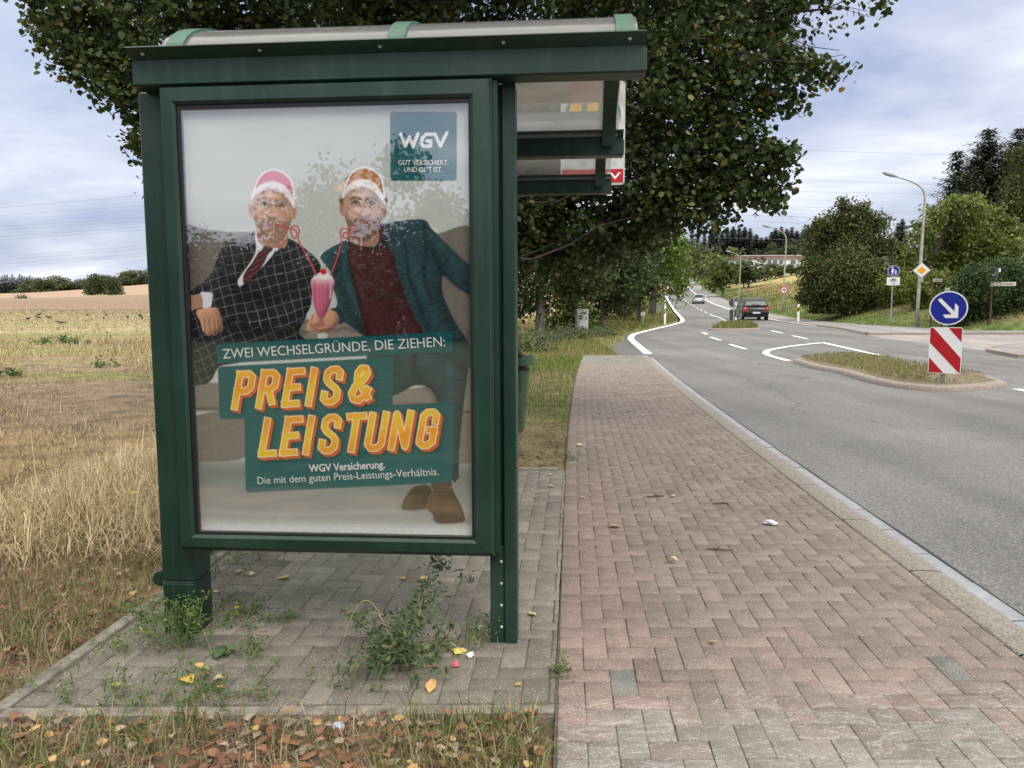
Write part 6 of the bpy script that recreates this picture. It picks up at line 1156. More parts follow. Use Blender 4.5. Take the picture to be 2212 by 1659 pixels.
def delineators():
    src = thing('delineator_post', 'nearest delineator post left of the road, white with a slanted black band', 'delineator post', ghit(1436, 699.5), 0, 'white delineator posts'); W_ = SIGNW
    pr = [(-.06, -.05), (.06, -.05), (.05, .05), (-.05, .05)]
    def seg(name, z0, z1, s0, s1, m):
        mb = MB(); mb.add([(x, y, z0 + s0 * x) for x, y in pr] + [(x, y, z1 + s1 * x) for x, y in pr], [(3, 2, 1, 0), (4, 5, 6, 7)] + [(k, (k + 1) % 4, 4 + (k + 1) % 4, 4 + k) for k in range(4)]); return mb.build(name, m, src)
    seg('post_body', -.15, .60, 0, .5, W_); b = seg('black_band', .60, .84, .5, .5, SIGNK); seg('post_cap', .84, 1.0, .5, .35, W_)
    rf = mat('white_reflector', (.7, .72, .72), rough=.3); ro = mat('orange_reflector', (.75, .22, .02), rough=.3)
    mb = MB(); mb.box(-.022, .022, -.056, -.05, .64, .80, .004); r_ = mb.build('reflector', rf, b)
    for i, ((u, v), l) in enumerate((((1436.4, 666.5), 'second delineator post up the left road edge'), ((1431, 646.5), 'third delineator post on the left beside the yellow sign'), ((1723.8, 694), 'delineator post with orange reflector on the right verge by the brownish tree'), ((1524.8, 644), 'delineator post beside the silver car on the right edge'), ((1497, 624), 'delineator post uphill on the right edge beyond the silver car'), ((1477, 605.5), 'farthest delineator post near the crest'))):
        o = dup(src, ghit(u, v), .0, l)
        if i in (2, 3, 4, 5):
            for c in o.children:
                for g in c.children: g.data = g.data.copy(); g.data.materials[0] = ro
delineators()
def fence():
    WD = mat('fence_wood', (.30, .28, .24), rough=.9, var=.25, scale=15); z = lambda x, y: ((2600 + x / 3.0157) * .5486, (900 + y / 3.0157) * .5486)
    src = None; G = 'wooden fence posts of the meadow'
    L = [((768, 690), 'fence post left of the meadow under the yellow-green tree'), ((803, 690), 'second fence post under the yellow-green tree'), ((835, 692), 'third fence post right of the yellow-green tree'), ((885, 700), 'fence post left of the third lamp at the meadow edge'), ((923, 738), 'fence post close behind the third street lamp'), ((975, 757), 'fence post right of the third street lamp'), ((1020, 748), 'fence post with a leafy climber beside it'), ((1073, 806), 'fence post above the black car, upright'), ((1112, 846), 'fence post above the black car, leaning right'), ((1045, 606), 'lone pale marker post at the foot of the round bush'), ((1443, 517), 'pale marker post at the top of the meadow by the bushes')]
    for i, (p, l) in enumerate(L):
        q = ghit(*z(*p))
        if src is None:
            src = thing('fence_post', l, 'fence post', q, 0, G); mb = MB(); mb.tube([(0, 0, -.3), (.01, 0, .6), (0, .01, 1.25)], [.055, .05, .05], 8); mb.build('post_body', WD, src)
        else: o = dup(src, q, i * .7, l, .9 if i % 3 else 1.1); o.rotation_euler[1] = .12 if i == 8 else rng.uniform(-.04, .04)
fence()
# ---------------------------------------------------------------- cars
def car(name, label, pos, head, paint, estate=False, plate_txt=None, lights=True):
    t = thing(name, label, 'car', pos, -head); GL_ = MATS.get('car_glass') or mat('car_glass', (.035, .055, .05), rough=.12, spec=.35); RB = BLACK; L_ = 4.5 if estate else 3.9; k = L_ / 3.9; rise = -.02 if estate else 0
    def loft(secs, name, m, parent):
        mb = MB(); V = []; n = None
        for y, hw, z0, z1, r in secs:
            ring = rrect(-hw, hw, z0, z1, min(r, (z1 - z0) / 2.2), 4); n = len(ring); V += [(x, y, z) for x, z in ring]
        m_ = len(secs); mb.add(V, [tuple(range(n)), tuple(range((m_ - 1) * n, m_ * n))] + [(i * n + j, i * n + (j + 1) % n, i * n + n + (j + 1) % n, i * n + n + j) for i in range(m_ - 1) for j in range(n)]); return mb.build(name, m, parent, smooth=True)
    body = loft([(.0, .66, .34, .62, .08), (.04, .78, .26, .80, .12), (.14, .815, .22, .90, .14), (.5, .83, .2, .95, .14), (1.4 * k, .835, .19, .96, .13), (2.7 * k, .83, .19, .95, .13), (3.3 * k, .80, .2, .86, .16), (3.7 * k, .74, .24, .74, .16), (3.9 * k, .60, .3, .58, .1)], 'body', paint, t)
    lv = [(.86, .10, 2.95 * k, .805), (1.0, .15, 2.72 * k, .775), (1.2, .25 if not estate else .2, 2.42 * k, .70), (1.38, .36 if not estate else .28, 2.12 * k, .62), (1.445, .46 if not estate else .36, 1.98 * k, .56), (1.47, .75, 1.7 * k, .42)]
    mb = MB(); V = []
    for z, a, b, hw in lv: ring = rrect(-hw, hw, a, b, .12, 4); n = len(ring); V += [(x, y, z) for x, y in ring]
    m_ = len(lv); mb.add(V, [tuple(range(n)), tuple(range((m_ - 1) * n, m_ * n))] + [(i * n + j, i * n + (j + 1) % n, i * n + n + (j + 1) % n, i * n + n + j) for i in range(m_ - 1) for j in range(n)]); mb.build('cabin', paint, t, smooth=True)
    f = lambda z, c: np.interp(z, [q[0] for q in lv], [q[c] for q in lv])
    def patch(name, pts, m, parent=None): mb = MB(); mb.poly(pts); mb.add(pts, [tuple(range(len(pts) - 1, -1, -1))]); return mb.build(name, m, parent or t, fix=False)
    zs = (.98, 1.12, 1.24, 1.385); V = []
    for z in zs: hw = f(z, 3) - .085; V += [(-hw, f(z, 1) - .008, z), (hw, f(z, 1) - .008, z)]
    mb = MB(); mb.add(V, [(i * 2, i * 2 + 1, i * 2 + 3, i * 2 + 2) for i in range(3)]); rw = mb.build('rear_window', GL_, t)
    for sx_ in (-1, 1):
        V = []
        for z in zs: V += [(sx_ * (f(z, 3) + .008), f(z, 1) + .30, z), (sx_ * (f(z, 3) + .008), f(z, 2) - .42, z)]
        mb = MB(); mb.add(V, [(i * 2, i * 2 + 1, i * 2 + 3, i * 2 + 2) for i in range(3)]); mb.build('side_window', GL_, t)
        mb = MB(); pr = [(sx_ * .80, .60), (sx_ * .80, .93), (sx_ * .60, .90), (sx_ * .53, .74), (sx_ * .53, .62)]; mb.prism(pr, 'xz', .0 if not estate else .02, .16); tlm = MATS.get('tail_lamp') or mat('tail_lamp', (.45, .012, .012), rough=.2, coat=.6); tl_ = mb.build('tail_light', tlm, t)
        mb = MB(); mb.add([(sx_ * .69, -.006 if not estate else .014, .78) if False else (sx_ * .69 + .05 * math.cos(a), -.004 if not estate else .016, .79 + .05 * math.sin(a)) for a in np.linspace(0, 6.283, 12)[:-1]], [tuple(range(11))]); mb.build('lamp_lens', MATS.get('lamp_lens') or mat('lamp_lens', (.75, .45, .42), rough=.2), tl_, fix=False)
        mb = MB(); mb.box(sx_ * .92 - .10, sx_ * .92 + .10, 2.25 * k, 2.36 * k, .93, 1.06, .03); mb.box(min(sx_ * .79, sx_ * .84), max(sx_ * .79, sx_ * .84), 2.27 * k, 2.32 * k, .95, .99); mb.build('side_mirror', paint, t)
        for y in (.62, 3.1 * k):
            mb = MB(); c = circ(0, 0, .30, 22); x0 = sx_ * .67; x1 = sx_ * .845; lo, hi = min(x0, x1), max(x0, x1)
            mb.prism([(y + a, .30 + b) for a, b in c], 'yz', lo, hi); w = mb.build('wheel', RB, t); rm = MATS.get('alloy_rim') or mat('alloy_rim', (.6, .61, .62), rough=.3, metal=.7); mb = MB(); xo = sx_ * .847
            mb.add([(xo, y + .2 * math.cos(a), .30 + .2 * math.sin(a)) for a in np.linspace(0, 6.283, 21)[:-1]], [tuple(range(20))]); mb.build('rim', rm, w, fix=False)
    mb = MB(); mb.box(-.80, .80, -.035, .1, .42, .585, .035); bp = mb.build('bumper', paint, t); mb = MB(); mb.box(-.70, .70, -.012, .1, .2, .36, .03); mb.build('underbody', RB, t)
    mb = MB(); mb.box(-.26, .26, -.046, -.036, .445, .555); pl = mb.build('number_plate', SIGNW, bp); mb = MB(); mb.box(-.26, -.215, -.0475, -.0465, .447, .553); mb.build('blue_strip', SIGNB, pl)
    if plate_txt: pass
    mb = MB(); mb.box(-.08, .08, f(1.41, 1) - .012, f(1.41, 1) + .03, 1.395, 1.42); mb.build('brake_lamp', MATS.get('lamp_lens'), t)
    if not estate: mb = MB(); mb.tube([(0, .62, 1.455), (0, .5, 1.62)], .008, 6); mb.build('antenna', RB, t)
    mb = MB(); mb.tube([(.25, f(1.0, 1) - .03, 1.0), (-.28, f(1.04, 1) - .03, 1.04)], .012, 5); mb.build('rear_wiper', RB, t)
    return t
BPAINT = mat('black_car_paint', (.004, .004, .005), rough=.3, coat=.35, spec=.4); SPAINT = mat('silver_car_paint', (.42, .44, .47), rough=.3, metal=.5, coat=.8)
p = hit(1633, 692.3, RDROP); car('hatchback_car', 'black small hatchback driving away past the far island, red tail lights', p, rad(7), BPAINT)
p = hit(1509.5, 656.6, RDROP); car('estate_car', 'silver car driving uphill ahead of the black hatchback', p, rad(10.5), SPAINT, True)
# ---------------------------------------------------------------- buildings
def buildings():
    WALL = mat('white_render', (.72, .73, .74), rough=.8, var=.05, scale=1); FAS = mat('brown_fascia', (.24, .15, .13), rough=.8, var=.15, scale=3); GLS = mat('window_glass', (.10, .13, .16), rough=.1, coat=.5)
    D = 196; a = at(1592, 585, D); b = at(1736, 585, D); z0 = float(ground((a[0] + b[0]) / 2, D)) - 1.0; zt = at(1660, 551.5, D)[2]; t = thing('flat_roofed_building', 'long white flat-roofed building with brown fascia behind the bushes', 'building', (a[0], D, z0)); w = b[0] - a[0]; h = zt - z0
    mb = MB(); mb.box(0, w, 0, 9, 0, h - .9); mb.build('wall', WALL, t); mb = MB(); mb.box(-.3, w + .3, -.35, 9.3, h - .9, h - .12); mb.build('fascia', FAS, t); mb = MB(); mb.box(-.4, w + .4, -.45, 9.4, h - .12, h); mb.build('roof', WALL, t)
    for x0, x1 in ((.9, 2.2), (2.5, 3.8), (7.6, 8.7), (8.9, 10.2), (10.5, 11.7), (13.4, 14.8)):
        mb = MB(); mb.box(x0, x1, -.06, .05, h - 2.2, h - 1.15); f = mb.build('window', WALL, t); mb = MB(); mb.box(x0 + .08, x1 - .08, -.075, -.061, h - 2.12, h - 1.23); mb.build('pane', GLS, f)
    mb = MB(); mb.tube([(w * .17, 3, h), (w * .17, 3, h + .9)], .12, 8); mb.build('vent_pipe', POLE, t)
    D = 60; e = at(2190, 556, D); r = at(2245, 470, D); zg = float(ground(r[0], D)); t = thing('gabled_house', 'dark slate gable roof of a white house at the right picture edge', 'house', (e[0], D, zg)); he = e[2] - zg; hr = r[2] - zg; xr = r[0] - e[0]
    mb = MB(); mb.prism([(.5, -.5), (2 * xr - .5, -.5), (2 * xr - .5, he), (xr, hr - .4), (.5, he)], 'xz', 0, 9); mb.build('wall', WALL, t)
    SL = mat('roof_slate', (.05, .052, .06), rough=.7, var=.25, scale=8); mb = MB(); mb.prism([(0, he - .25), (.0, he - .05), (xr, hr), (2 * xr, he - .05), (2 * xr, he - .25), (xr, hr - .22)], 'xz', -.5, 9.5); mb.build('roof', SL, t)
    mb = MB(); mb.box(1.0, 2.2, -.06, .02, he - 1.3, he - .1); f = mb.build('window', WALL, t); mb = MB(); mb.box(1.1, 2.1, -.075, -.061, he - 1.2, he - .2); mb.build('pane', GLS, f)
buildings()
def wires():
    WM = mat('wire_grey', (.16, .17, .19), rough=.6); G = 'high-voltage wires crossing the sky'
    L = [((0, 449, 309, 422), (1608, 320, 2045, 335)), ((0, 466, 309, 444), (1600, 384, 2030, 396)), ((0, 490, 309, 470), (1600, 388, 2030, 399)), ((0, 496, 309, 478), (1600, 411, 2030, 420)), ((0, 512, 309, 490), (1560, 440, 1960, 457)), ((0, 518, 309, 497), (1560, 446, 1960, 462)), ((0, 556, 309, 531), (1540, 463, 1960, 476)), ((0, 562, 309, 537), (1500, 476, 1960, 488)), ((0, 571, 309, 548), (1480, 486, 1900, 500)), ((0, 577, 309, 553), (1470, 512, 1800, 520))]
    for k, (a, b) in enumerate(L):
        s1 = (a[3] - a[1]) / (a[2] - a[0]); s2 = (b[3] - b[1]) / (b[2] - b[0]); um = 980; va, vb = a[1] + s1 * um, b[1] - s2 * (b[0] - um); vm = min(va, vb)
        P = [at(-260, a[1] - s1 * 260, 290)] + [at(u, a[1] + s1 * u, 290) for u in (0, 160, 309, 600)] + [at(um, (va + vb) / 2, 290)] + [at(u, b[1] + s2 * (u - b[0]), 290) for u in (1300, b[0], b[2], 2500)]
        mb = MB(); mb.tube(P, .035, 4, False); o = mb.build('power_line', WM); tag(o, ['topmost thin high-voltage wire, highest of the strands crossing the sky', 'second highest high-voltage wire above the lamp head', 'wire running just below the second highest strand', 'fourth high-voltage wire from the top, level with the lamp head', 'upper wire of the middle pair below the lamp head', 'lower wire of the middle pair below the lamp head', 'upper wire of the low strands above the field hedgerow', 'second wire of the low strands above the field hedgerow', 'third wire of the low strands above the ridge wood', 'lowest high-voltage wire skimming the ridge wood'][k], 'power line', G)
wires()
def crows():
    CR = mat('crow_black', (.008, .008, .009), rough=.5); pts = [(185,930),(255,903),(248,921),(318,922),(332,925),(400,953),(570,902),(683,886),(694,904),(678,926),(833,920),(910,908),(921,908),(929,927)]; src = None
    for i, (x, y) in enumerate(pts):
        p = ghit(x / 1.659 * .5486, (700 + (y + 4) / 1.659) * .5486)
        if src is None:
            src = thing('crow', 'black crow standing in the stubble field', 'bird', p, .4, 'crows feeding in the stubble field'); src.scale = (.78, .78, .78); mb = MB(); mb.tube([(-.30, 0, .17), (-.2, 0, .19), (-.1, 0, .215), (.02, 0, .23), (.11, 0, .255), (.16, 0, .30), (.19, 0, .335), (.225, 0, .345), (.25, 0, .34), (.30, 0, .325)], [.02, .045, .075, .09, .075, .05, .045, .042, .022, .004], 10); mb.tube([(0, .03, .17), (.0, .03, .0)], .008, 5); mb.tube([(0, -.03, .17), (.0, -.03, .0)], .008, 5); mb.build('body', CR, src, smooth=True)
        else: dup(src, p, rng.uniform(0, 6.28), scale=.78 if i != 5 else (1.2, .9, .6))
crows()
# ================================================================ GRASS, STRAW, LITTER, WEEDS
BLADE = mat('grass_blade', (.1, .14, .04), rough=.7, attr=True, trans=.3, spec=.25); DRY = mat('dry_leaf', (.2, .1, .05), rough=.8, attr=True, trans=.15, spec=.2)
def stuff(name, me, m, label): return tag(link(name, me, m), label, None, None, 'stuff')
def gz(x, y): return ground(x, y) - .022
def pts(n, x0, x1, y0, y1, keep=None):
    x = rng.uniform(x0, x1, n); y = rng.uniform(y0, y1, n)
    if keep is not None: k = keep(x, y); x, y = x[k], y[k]
    return np.stack([x, y, gz(x, y)], 1)
def in_pad(x, y, m=0.0):
    dx, dy = x - SO[0], y - SO[1]; X = dx * SAX[0] + dy * SAX[1]; Y = dx * SN[0] + dy * SN[1]; return (X > -1.79 - m) & (X < .3 + m) & (Y > -.67 + (X + 1.06) * .085 - m) & (Y < 3.6 + m)
def nz(x, y, s, seed=0): return .5 + .25 * (np.sin(x * s + seed + 1.7 * np.sin(y * s * .7 + seed)) + np.sin(y * s * 1.13 - seed * 2 + 1.3 * np.sin(x * s * .6)))
STR = ((.38, .295, .165), (.74, .61, .385)); GRN = ((.055, .10, .018), (.14, .20, .045)); OLV = ((.10, .105, .035), (.22, .20, .075)); BRN = ((.16, .115, .065), (.34, .25, .14))
def cat_mesh(name, parts, m, label):
    V = []; Fs = {4: [], 3: []}; Cs = []; o = 0
    for me in parts:
        n = len(me.vertices); v = np.empty(n * 3, np.float32); me.vertices.foreach_get('co', v); V.append(v.reshape(-1, 3)); c = np.empty(n * 4, np.float32); me.color_attributes['Col'].data.foreach_get('color', c); Cs.append(c.reshape(-1, 4)[:, :3])
        lt = np.empty(len(me.polygons), np.int32); me.polygons.foreach_get('loop_total', lt); vi = np.empty(len(me.loops), np.int32); me.loops.foreach_get('vertex_index', vi); st = np.r_[0, np.cumsum(lt)[:-1]]
        for k in (3, 4):
            q = st[lt == k]
            if len(q): Fs[k].append(vi[q[:, None] + np.arange(k)] + o)
        o += n; bpy.data.meshes.remove(me)
    fs = [np.concatenate(f) for f in Fs.values() if f]; return stuff(name, mesh_np(name, np.concatenate(V), fs, np.concatenate(Cs)), m, label)
def bl(P, h, w, c, lean, pe=None, ext=None, bend=1.):
    n = len(P); return blades('b', P, h * rng.uniform(.5, 1.35, n), w * rng.uniform(.7, 1.3, n), jit(n, *c, 1, ext, pe or 0), lean, bend=bend)
def flat_leaves(P, size, c, name='l', lift=.35):
    n = len(P); s_ = size * rng.uniform(.6, 1.3, n); yaw = rng.uniform(0, 6.283, n); prof = np.array([(0, -.5), (-.30, -.28), (-.36, .05), (-.16, .34), (0, .55), (.16, .34), (.36, .05), (.30, -.28)]); V = np.empty((n, 8, 3)); cu = rng.normal(0, lift, n); cv = np.abs(rng.normal(0, lift, n)); ti = rng.normal(0, lift * .6, (n, 2))
    for k, (a, b) in enumerate(prof):
        x, y = a * s_, b * s_; z = s_ * (cv * np.abs(a) * 1.6 + cu * b * b * 2 + ti[:, 0] * a + ti[:, 1] * b); V[:, k] = P + np.stack([x * np.cos(yaw) - y * np.sin(yaw), x * np.sin(yaw) + y * np.cos(yaw), z], 1)
    V[..., 2] += (P[:, 2] + .004 - V[..., 2].min(1)).clip(0)[:, None]; i = np.arange(n)[:, None] * 8
    return mesh_np(name, V.reshape(-1, 3), [np.concatenate([i + np.array([0, 1, 2, 7]), i + np.array([7, 2, 3, 6]), i + np.array([6, 3, 4, 5])])], np.repeat(c, 8, 0))
LB = ((.12, .055, .033), (.30, .16, .09))
def left_side():
    # tall bleached grass beside the shelter
    def md(x, y):
        c = 1.25 * np.exp(-(((x + 2.5 + .10 * (y - 6)) / 1.0) ** 2 + ((y - 6.2) / 1.5) ** 2)) + .55 * np.exp(-(((x + 2.9) / 1.1) ** 2 + ((y - 5.0) / .8) ** 2)) + .5 * np.exp(-(((x + 2.2) / .4) ** 2 + ((y - 7.8) / 1.4) ** 2)); return c
    P = pts(95000, -6.5, -1.62, 3.6, 9.8, lambda x, y: (rng.random(len(x)) < (md(x, y) - .22) * 1.4) & ~in_pad(x, y, .03)); h = .22 + .20 * np.clip(md(P[:, 0], P[:, 1]), 0, 1)
    P[:, 2] += rng.uniform(0, 1, len(P)) * .15 * np.clip(md(P[:, 0], P[:, 1]), 0, 1)
    A = [bl(P, .24, .0052, STR, 1.5, .12, (.20, .14, .07)), bl(P[::14] + np.array([0, 0, .01]), h[::14] * .95, .0045, ((.42, .34, .19), (.78, .66, .43)), .85), bl(P[::260], .5, .007, ((.45, .36, .2), (.7, .58, .36)), .55, bend=.5)]
    P = pts(14000, -5.5, -1.7, 3.0, 6.5, lambda x, y: ~in_pad(x, y, .02)); A.append(bl(P, .15, .005, BRN, 1.35)); cat_mesh('bleached_grass', A, BLADE, 'tall bleached dry grass in a matted bank left of the shelter')
    # stubble and straw of the field
    P = pts(60000, -26, -1.9, 7.0, 32, lambda x, y: rng.random(len(x)) < .25 + .75 * nz(x, y, .9, 1)); k = np.clip(P[:, 1] / 12, .8, 2.2)
    A = [bl(P, .11 * k, .008 * k, ((.24, .165, .10), (.50, .39, .23)), 1.35, .12, (.12, .08, .05)), bl(P[::9], .16 * k[::9], .007 * k[::9], STR, .5)]
    P = pts(60000, -13, -1.85, 6.5, 19, lambda x, y: rng.random(len(x)) < .3 + .7 * nz(x, y, 1.3, 7)); A.append(bl(P, .13, .0075, ((.20, .135, .085), (.56, .44, .27)), 1.42, .14, (.10, .065, .045))); P[:, 2] += .01; A.append(bl(P[::25], .2, .006, ((.5, .4, .22), (.75, .62, .4)), .8))
    P = pts(26000, -45, -2.2, 14, 58, lambda x, y: (np.exp(-((y - .05 * x - 16.8) / 1.3) ** 2) + np.exp(-((y - .05 * x - 26) / 2.2) ** 2) + .7 * np.exp(-((y - .05 * x - 32) / 2.5) ** 2) + .6 * np.exp(-((y - .05 * x - 20.6) / 1.0) ** 2) + .12) * nz(x, y, 1.1, 4) * 1.3 > rng.random(len(x))); k = np.clip(P[:, 1] / 14, 1, 3); A.append(bl(P, .11 * k, .009 * k, GRN, .6, .2, (.2, .18, .07)))
    P = pts(42000, -60, -3, 28, 95); k = P[:, 1] / 22; A.append(bl(P, .055 * k, .014 * k, ((.27, .215, .13), (.47, .385, .24)), .9, .15, (.16, .17, .06))); cat_mesh('field_stubble', A, BLADE, 'straw stubble with green streaks covering the field')
    for i, (u, v, r) in enumerate(((95, 745, 10), (140, 742, 12), (160, 745, 8), (235, 795, 8), (60, 815, 8), (375, 790, 5))):
        if u > 330: continue
        p = ghit(u, v); D = p[1]; B_ = [(p[0] + rng.normal(0, .25), D + rng.normal(0, .2), p[2] + .1, r * D / F) for _ in range(4)]
        tree('weed_clump', ['green weed tuft in the stubble, leftmost of the row', 'largest green weed tuft in the stubble row', 'green weed tuft right of the largest one in the stubble', 'green weed tuft in the stubble close to the shelter post', 'green weed tuft in the near stubble at the left picture edge'][i], p, D, B_, .07, (.05, .09, .02), (.11, .17, .04), .1, .008, 2.0, 'weed tufts in the stubble', kind='weeds', limbs=False)
def foreground():
    L_ = lambda x, y: (x < xl(y) - .05) & ~in_pad(x, y, .015)
    P = pts(12000, -3.0, .2, 1.35, 2.75, L_); P2 = pts(7000, -4.5, -1.75, 2.4, 4.6, L_); Q = np.concatenate([P, P2])
    A = [bl(Q, .10, .0032, ((.20, .155, .10), (.48, .40, .30)), 1.45, .25, (.16, .11, .07)), bl(Q[::3], .16, .004, BRN, 1.2, .1, (.2, .2, .08))]
    g = pts(9000, -3, .22, 1.5, 2.75, lambda x, y: L_(x, y) & (rng.random(len(x)) < .10 + .55 * (nz(x, y, 4.5, 2) > .62) + .95 * np.exp(-((y - 2.5 - .03 * x) / .10) ** 2) * (x > -1.2) * (nz(x, y, 3, 1) > .33) + .8 * (x > -.12) * (nz(x, y, 6, 3) > .5)))
    A.append(bl(g, .135, .0048, ((.06, .105, .02), (.19, .24, .065)), .65, .22, (.36, .30, .14)))
    g = pts(9000, -4.8, -1.75, 2.6, 5.2, lambda x, y: L_(x, y) & (rng.random(len(x)) < .25 + .6 * (nz(x, y, 3.3, 6) > .55))); A.append(bl(g, .16, .0048, ((.07, .11, .025), (.20, .23, .07)), .8, .25, (.36, .30, .14))); cat_mesh('verge_grass', A, BLADE, 'short green and dead grass on the ground in front of and beside the shelter pad')
    P = pts(3000, -2.6, .2, 1.35, 2.7, lambda x, y: L_(x, y) & (rng.random(len(x)) < .45 + .55 * nz(x, y, 3.7, 5)))
    P2 = pts(1500, -3.6, -1.75, 2.6, 5.6, lambda x, y: L_(x, y) & (rng.random(len(x)) < np.exp(-(x + 1.8) ** 2 / .9) * .9)); Q = np.concatenate([P, P2]); Q[:, 2] += rng.uniform(.012, .05, len(Q))
    P3 = pts(900, -.6, 1.2, 6.7, 11.5, lambda x, y: (x < xl(y) + .03) & (rng.random(len(x)) < np.exp(-((y - 7.4) / 1.6) ** 2) + .6 * (xl(y) - x < .22))); Q = np.concatenate([Q, P3]); c = jit(len(Q), *LB, 1.2, (.30, .235, .17), .3); q = rng.random(len(c)) < .05; c[q] = (.55, .36, .16)
    stuff('leaf_litter', flat_leaves(Q, .040, c, lift=.24), DRY, 'brown fallen leaves littering the ground around the shelter pad')
def verge():
    P = pts(60000, -3.5, 3.2, 6.72, 30, lambda x, y: (x < Ax(y) - .0 - .05 * rng.random(len(x))) & (x > Ax(y) - 1.2 - .13 * y)); x, y = P[:, 0], P[:, 1]; k = np.clip(y / 10, .8, 2.0)
    gr = np.clip(np.exp(-((y - 10.6) / 1.5) ** 2) * 1.2 + np.exp(-((y - 19) / 2.0) ** 2) * .7 + .25 + .5 * (nz(x, y, 1.6, 3) - .5), 0, 1); is_g = rng.random(len(x)) < gr; low = rng.random(len(x)) < .35 + .65 * sstep(8, 9.5, y); A = [bl(P[is_g & low], .085 * k[is_g & low], .006 * k[is_g & low], ((.085, .135, .02), (.18, .245, .045)), .5, .1, (.3, .26, .1)), bl(P[~is_g], .06 * k[~is_g], .0055 * k[~is_g], ((.17, .125, .07), (.36, .27, .15)), 1.2, .15, (.13, .14, .05))]
    P = pts(42000, -9, 12, 22.9, 62, lambda x, y: (x < Ax(y) - .05) & (x > Ax(y) - 6 - .05 * y)); k = P[:, 1] / 14; tl = ((P[:, 0] < Ax(P[:, 1]) - 4.2) & (nz(P[:, 0], P[:, 1], .5, 2) > .3)); A += [bl(P[~tl], .10 * k[~tl], .009 * k[~tl], ((.09, .125, .025), (.20, .21, .06)), .6, .25, (.28, .22, .1)), bl(P[tl], .2 * k[tl], .010 * k[tl], ((.34, .26, .12), (.55, .43, .23)), .6, .1, (.16, .16, .05))]
    P = pts(16000, 8, 36, 60, 170, lambda x, y: (x < Lx(y) - .3) & (x > Lx(y) - 10)); k = P[:, 1] / 16; A.append(bl(P, .07 * k, .014 * k, ((.10, .13, .03), (.22, .21, .07)), .7)); cat_mesh('roadside_grass', A, BLADE, 'patchy green and brown grass of the verge left of the footway and road')
    PB = pts(60000, 19, 46, 34.4, 60, lambda x, y: (x > Bx(y) + .05) & (x < Bx(y) + 8)); eb = PB[:, 0] - Bx(PB[:, 1]); db = (nz(PB[:, 0], PB[:, 1], .55, 1) > .52) & (eb > .9) & (eb < 4.5)
    P = pts(46000, 19, 70, 34, 150, lambda x, y: (x > Bx(y) + .05) & (x < Bx(y) + 7 + .1 * y)); e = P[:, 0] - Bx(P[:, 1]); k = P[:, 1] / 16; d = (nz(P[:, 0], P[:, 1], .45, 1) > .5) & (e > 1) | (e > 5 + 2 * nz(P[:, 0], P[:, 1], .2, 4)) & (P[:, 1] > 62); cat_mesh('bank_grass', [bl(PB[~db], .17, .016, ((.085, .135, .025), (.18, .23, .055)), .8, .2, (.26, .22, .09)), bl(PB[db], .2, .016, ((.26, .20, .10), (.48, .38, .20)), 1.2, .15, (.14, .15, .05)), bl(P[~d], .085 * k[~d], .010 * k[~d], ((.08, .13, .025), (.18, .23, .055)), .6, .15, (.26, .22, .09)), bl(P[d], .085 * k[d], .010 * k[d], ((.26, .20, .095), (.46, .36, .18)), .8, .15, (.14, .15, .05))], BLADE, 'green and dry grass of the bank and meadow right of the road')
    def isl(q, n, h, w, top):
        q = np.array(q); A_ = []; lo, hi = q.min(0), q.max(0); x = rng.uniform(lo[0], hi[0], n); y = rng.uniform(lo[1], hi[1], n); ins = np.zeros(n, bool)
        for (ax, ay), (bx, by) in zip(q, np.roll(q, -1, 0)): ins ^= ((ay > y) != (by > y)) & (x < (bx - ax) * (y - ay) / (by - ay + 1e-12) + ax)
        bare = np.zeros(n, bool) if not top else (np.hypot(x - (hi[0] - 1.1), y - (lo[1] + .5)) < 1.0 + .3 * nz(x, y, 3)) & (rng.random(n) < .93); k = ins & ~bare; return np.stack([x[k], y[k], base(x[k], y[k]) + RDROP + (.15 if top else .11)], 1)
    P = isl(ISL1, 12000, 0, 0, True); P2 = isl(ISL2, 5000, 0, 0, False); cat_mesh('island_grass', [bl(P, .085, .010, ((.15, .135, .05), (.30, .25, .11)), .8, .3, (.13, .165, .045)), bl(P2, .24, .022, ((.10, .135, .03), (.20, .22, .06)), .6, .2, (.26, .22, .1))], BLADE, 'short dry grass growing on the traffic islands')
left_side(); foreground(); verge()
# ---------------------------------------------------------------- single weeds around the pad
def weed(label, pos, stems, leaf, c1, c2, n_leaf, spread=.03, name='weed_plant', dry=0):
    """stems: list of polylines relative to pos"""
    t = thing(name, label, 'weed', pos, 0); mb = MB(); mbd = MB(); C = []
    for i, s_ in enumerate(stems):
        P = np.array(s_, float); mb_ = mbd if i < dry else mb; mb_.tube(P, list(np.linspace(.0021, .0009, len(P))), 5)
        if i >= dry:
            tt = rng.uniform(.12, 1, n_leaf); seg = np.clip((tt * (len(P) - 1)).astype(int), 0, len(P) - 2); f = tt * (len(P) - 1) - seg; C.append(P[seg] * (1 - f)[:, None] + P[seg + 1] * f[:, None] + rng.normal(0, spread, (n_leaf, 3)))
    C = np.concatenate(C); C[:, 2] = np.maximum(C[:, 2], .006); link('leaves', leaf_mesh('leaves', C, leaf * rng.uniform(.6, 1.3, len(C)), jit(len(C), c1, c2, 1, (.30, .30, .12), .08), .6, .2, .2, 'leaf'), LEAF, t)
    mb.build('stems', MATS.get('stem_green') or mat('stem_green', (.14, .19, .07), rough=.7), t)['kind'] = 'stuff'
    if dry: mbd.build('dry_stalks', MATS.get('stalk_dry') or mat('stalk_dry', (.36, .29, .16), rough=.8), t)
    return t
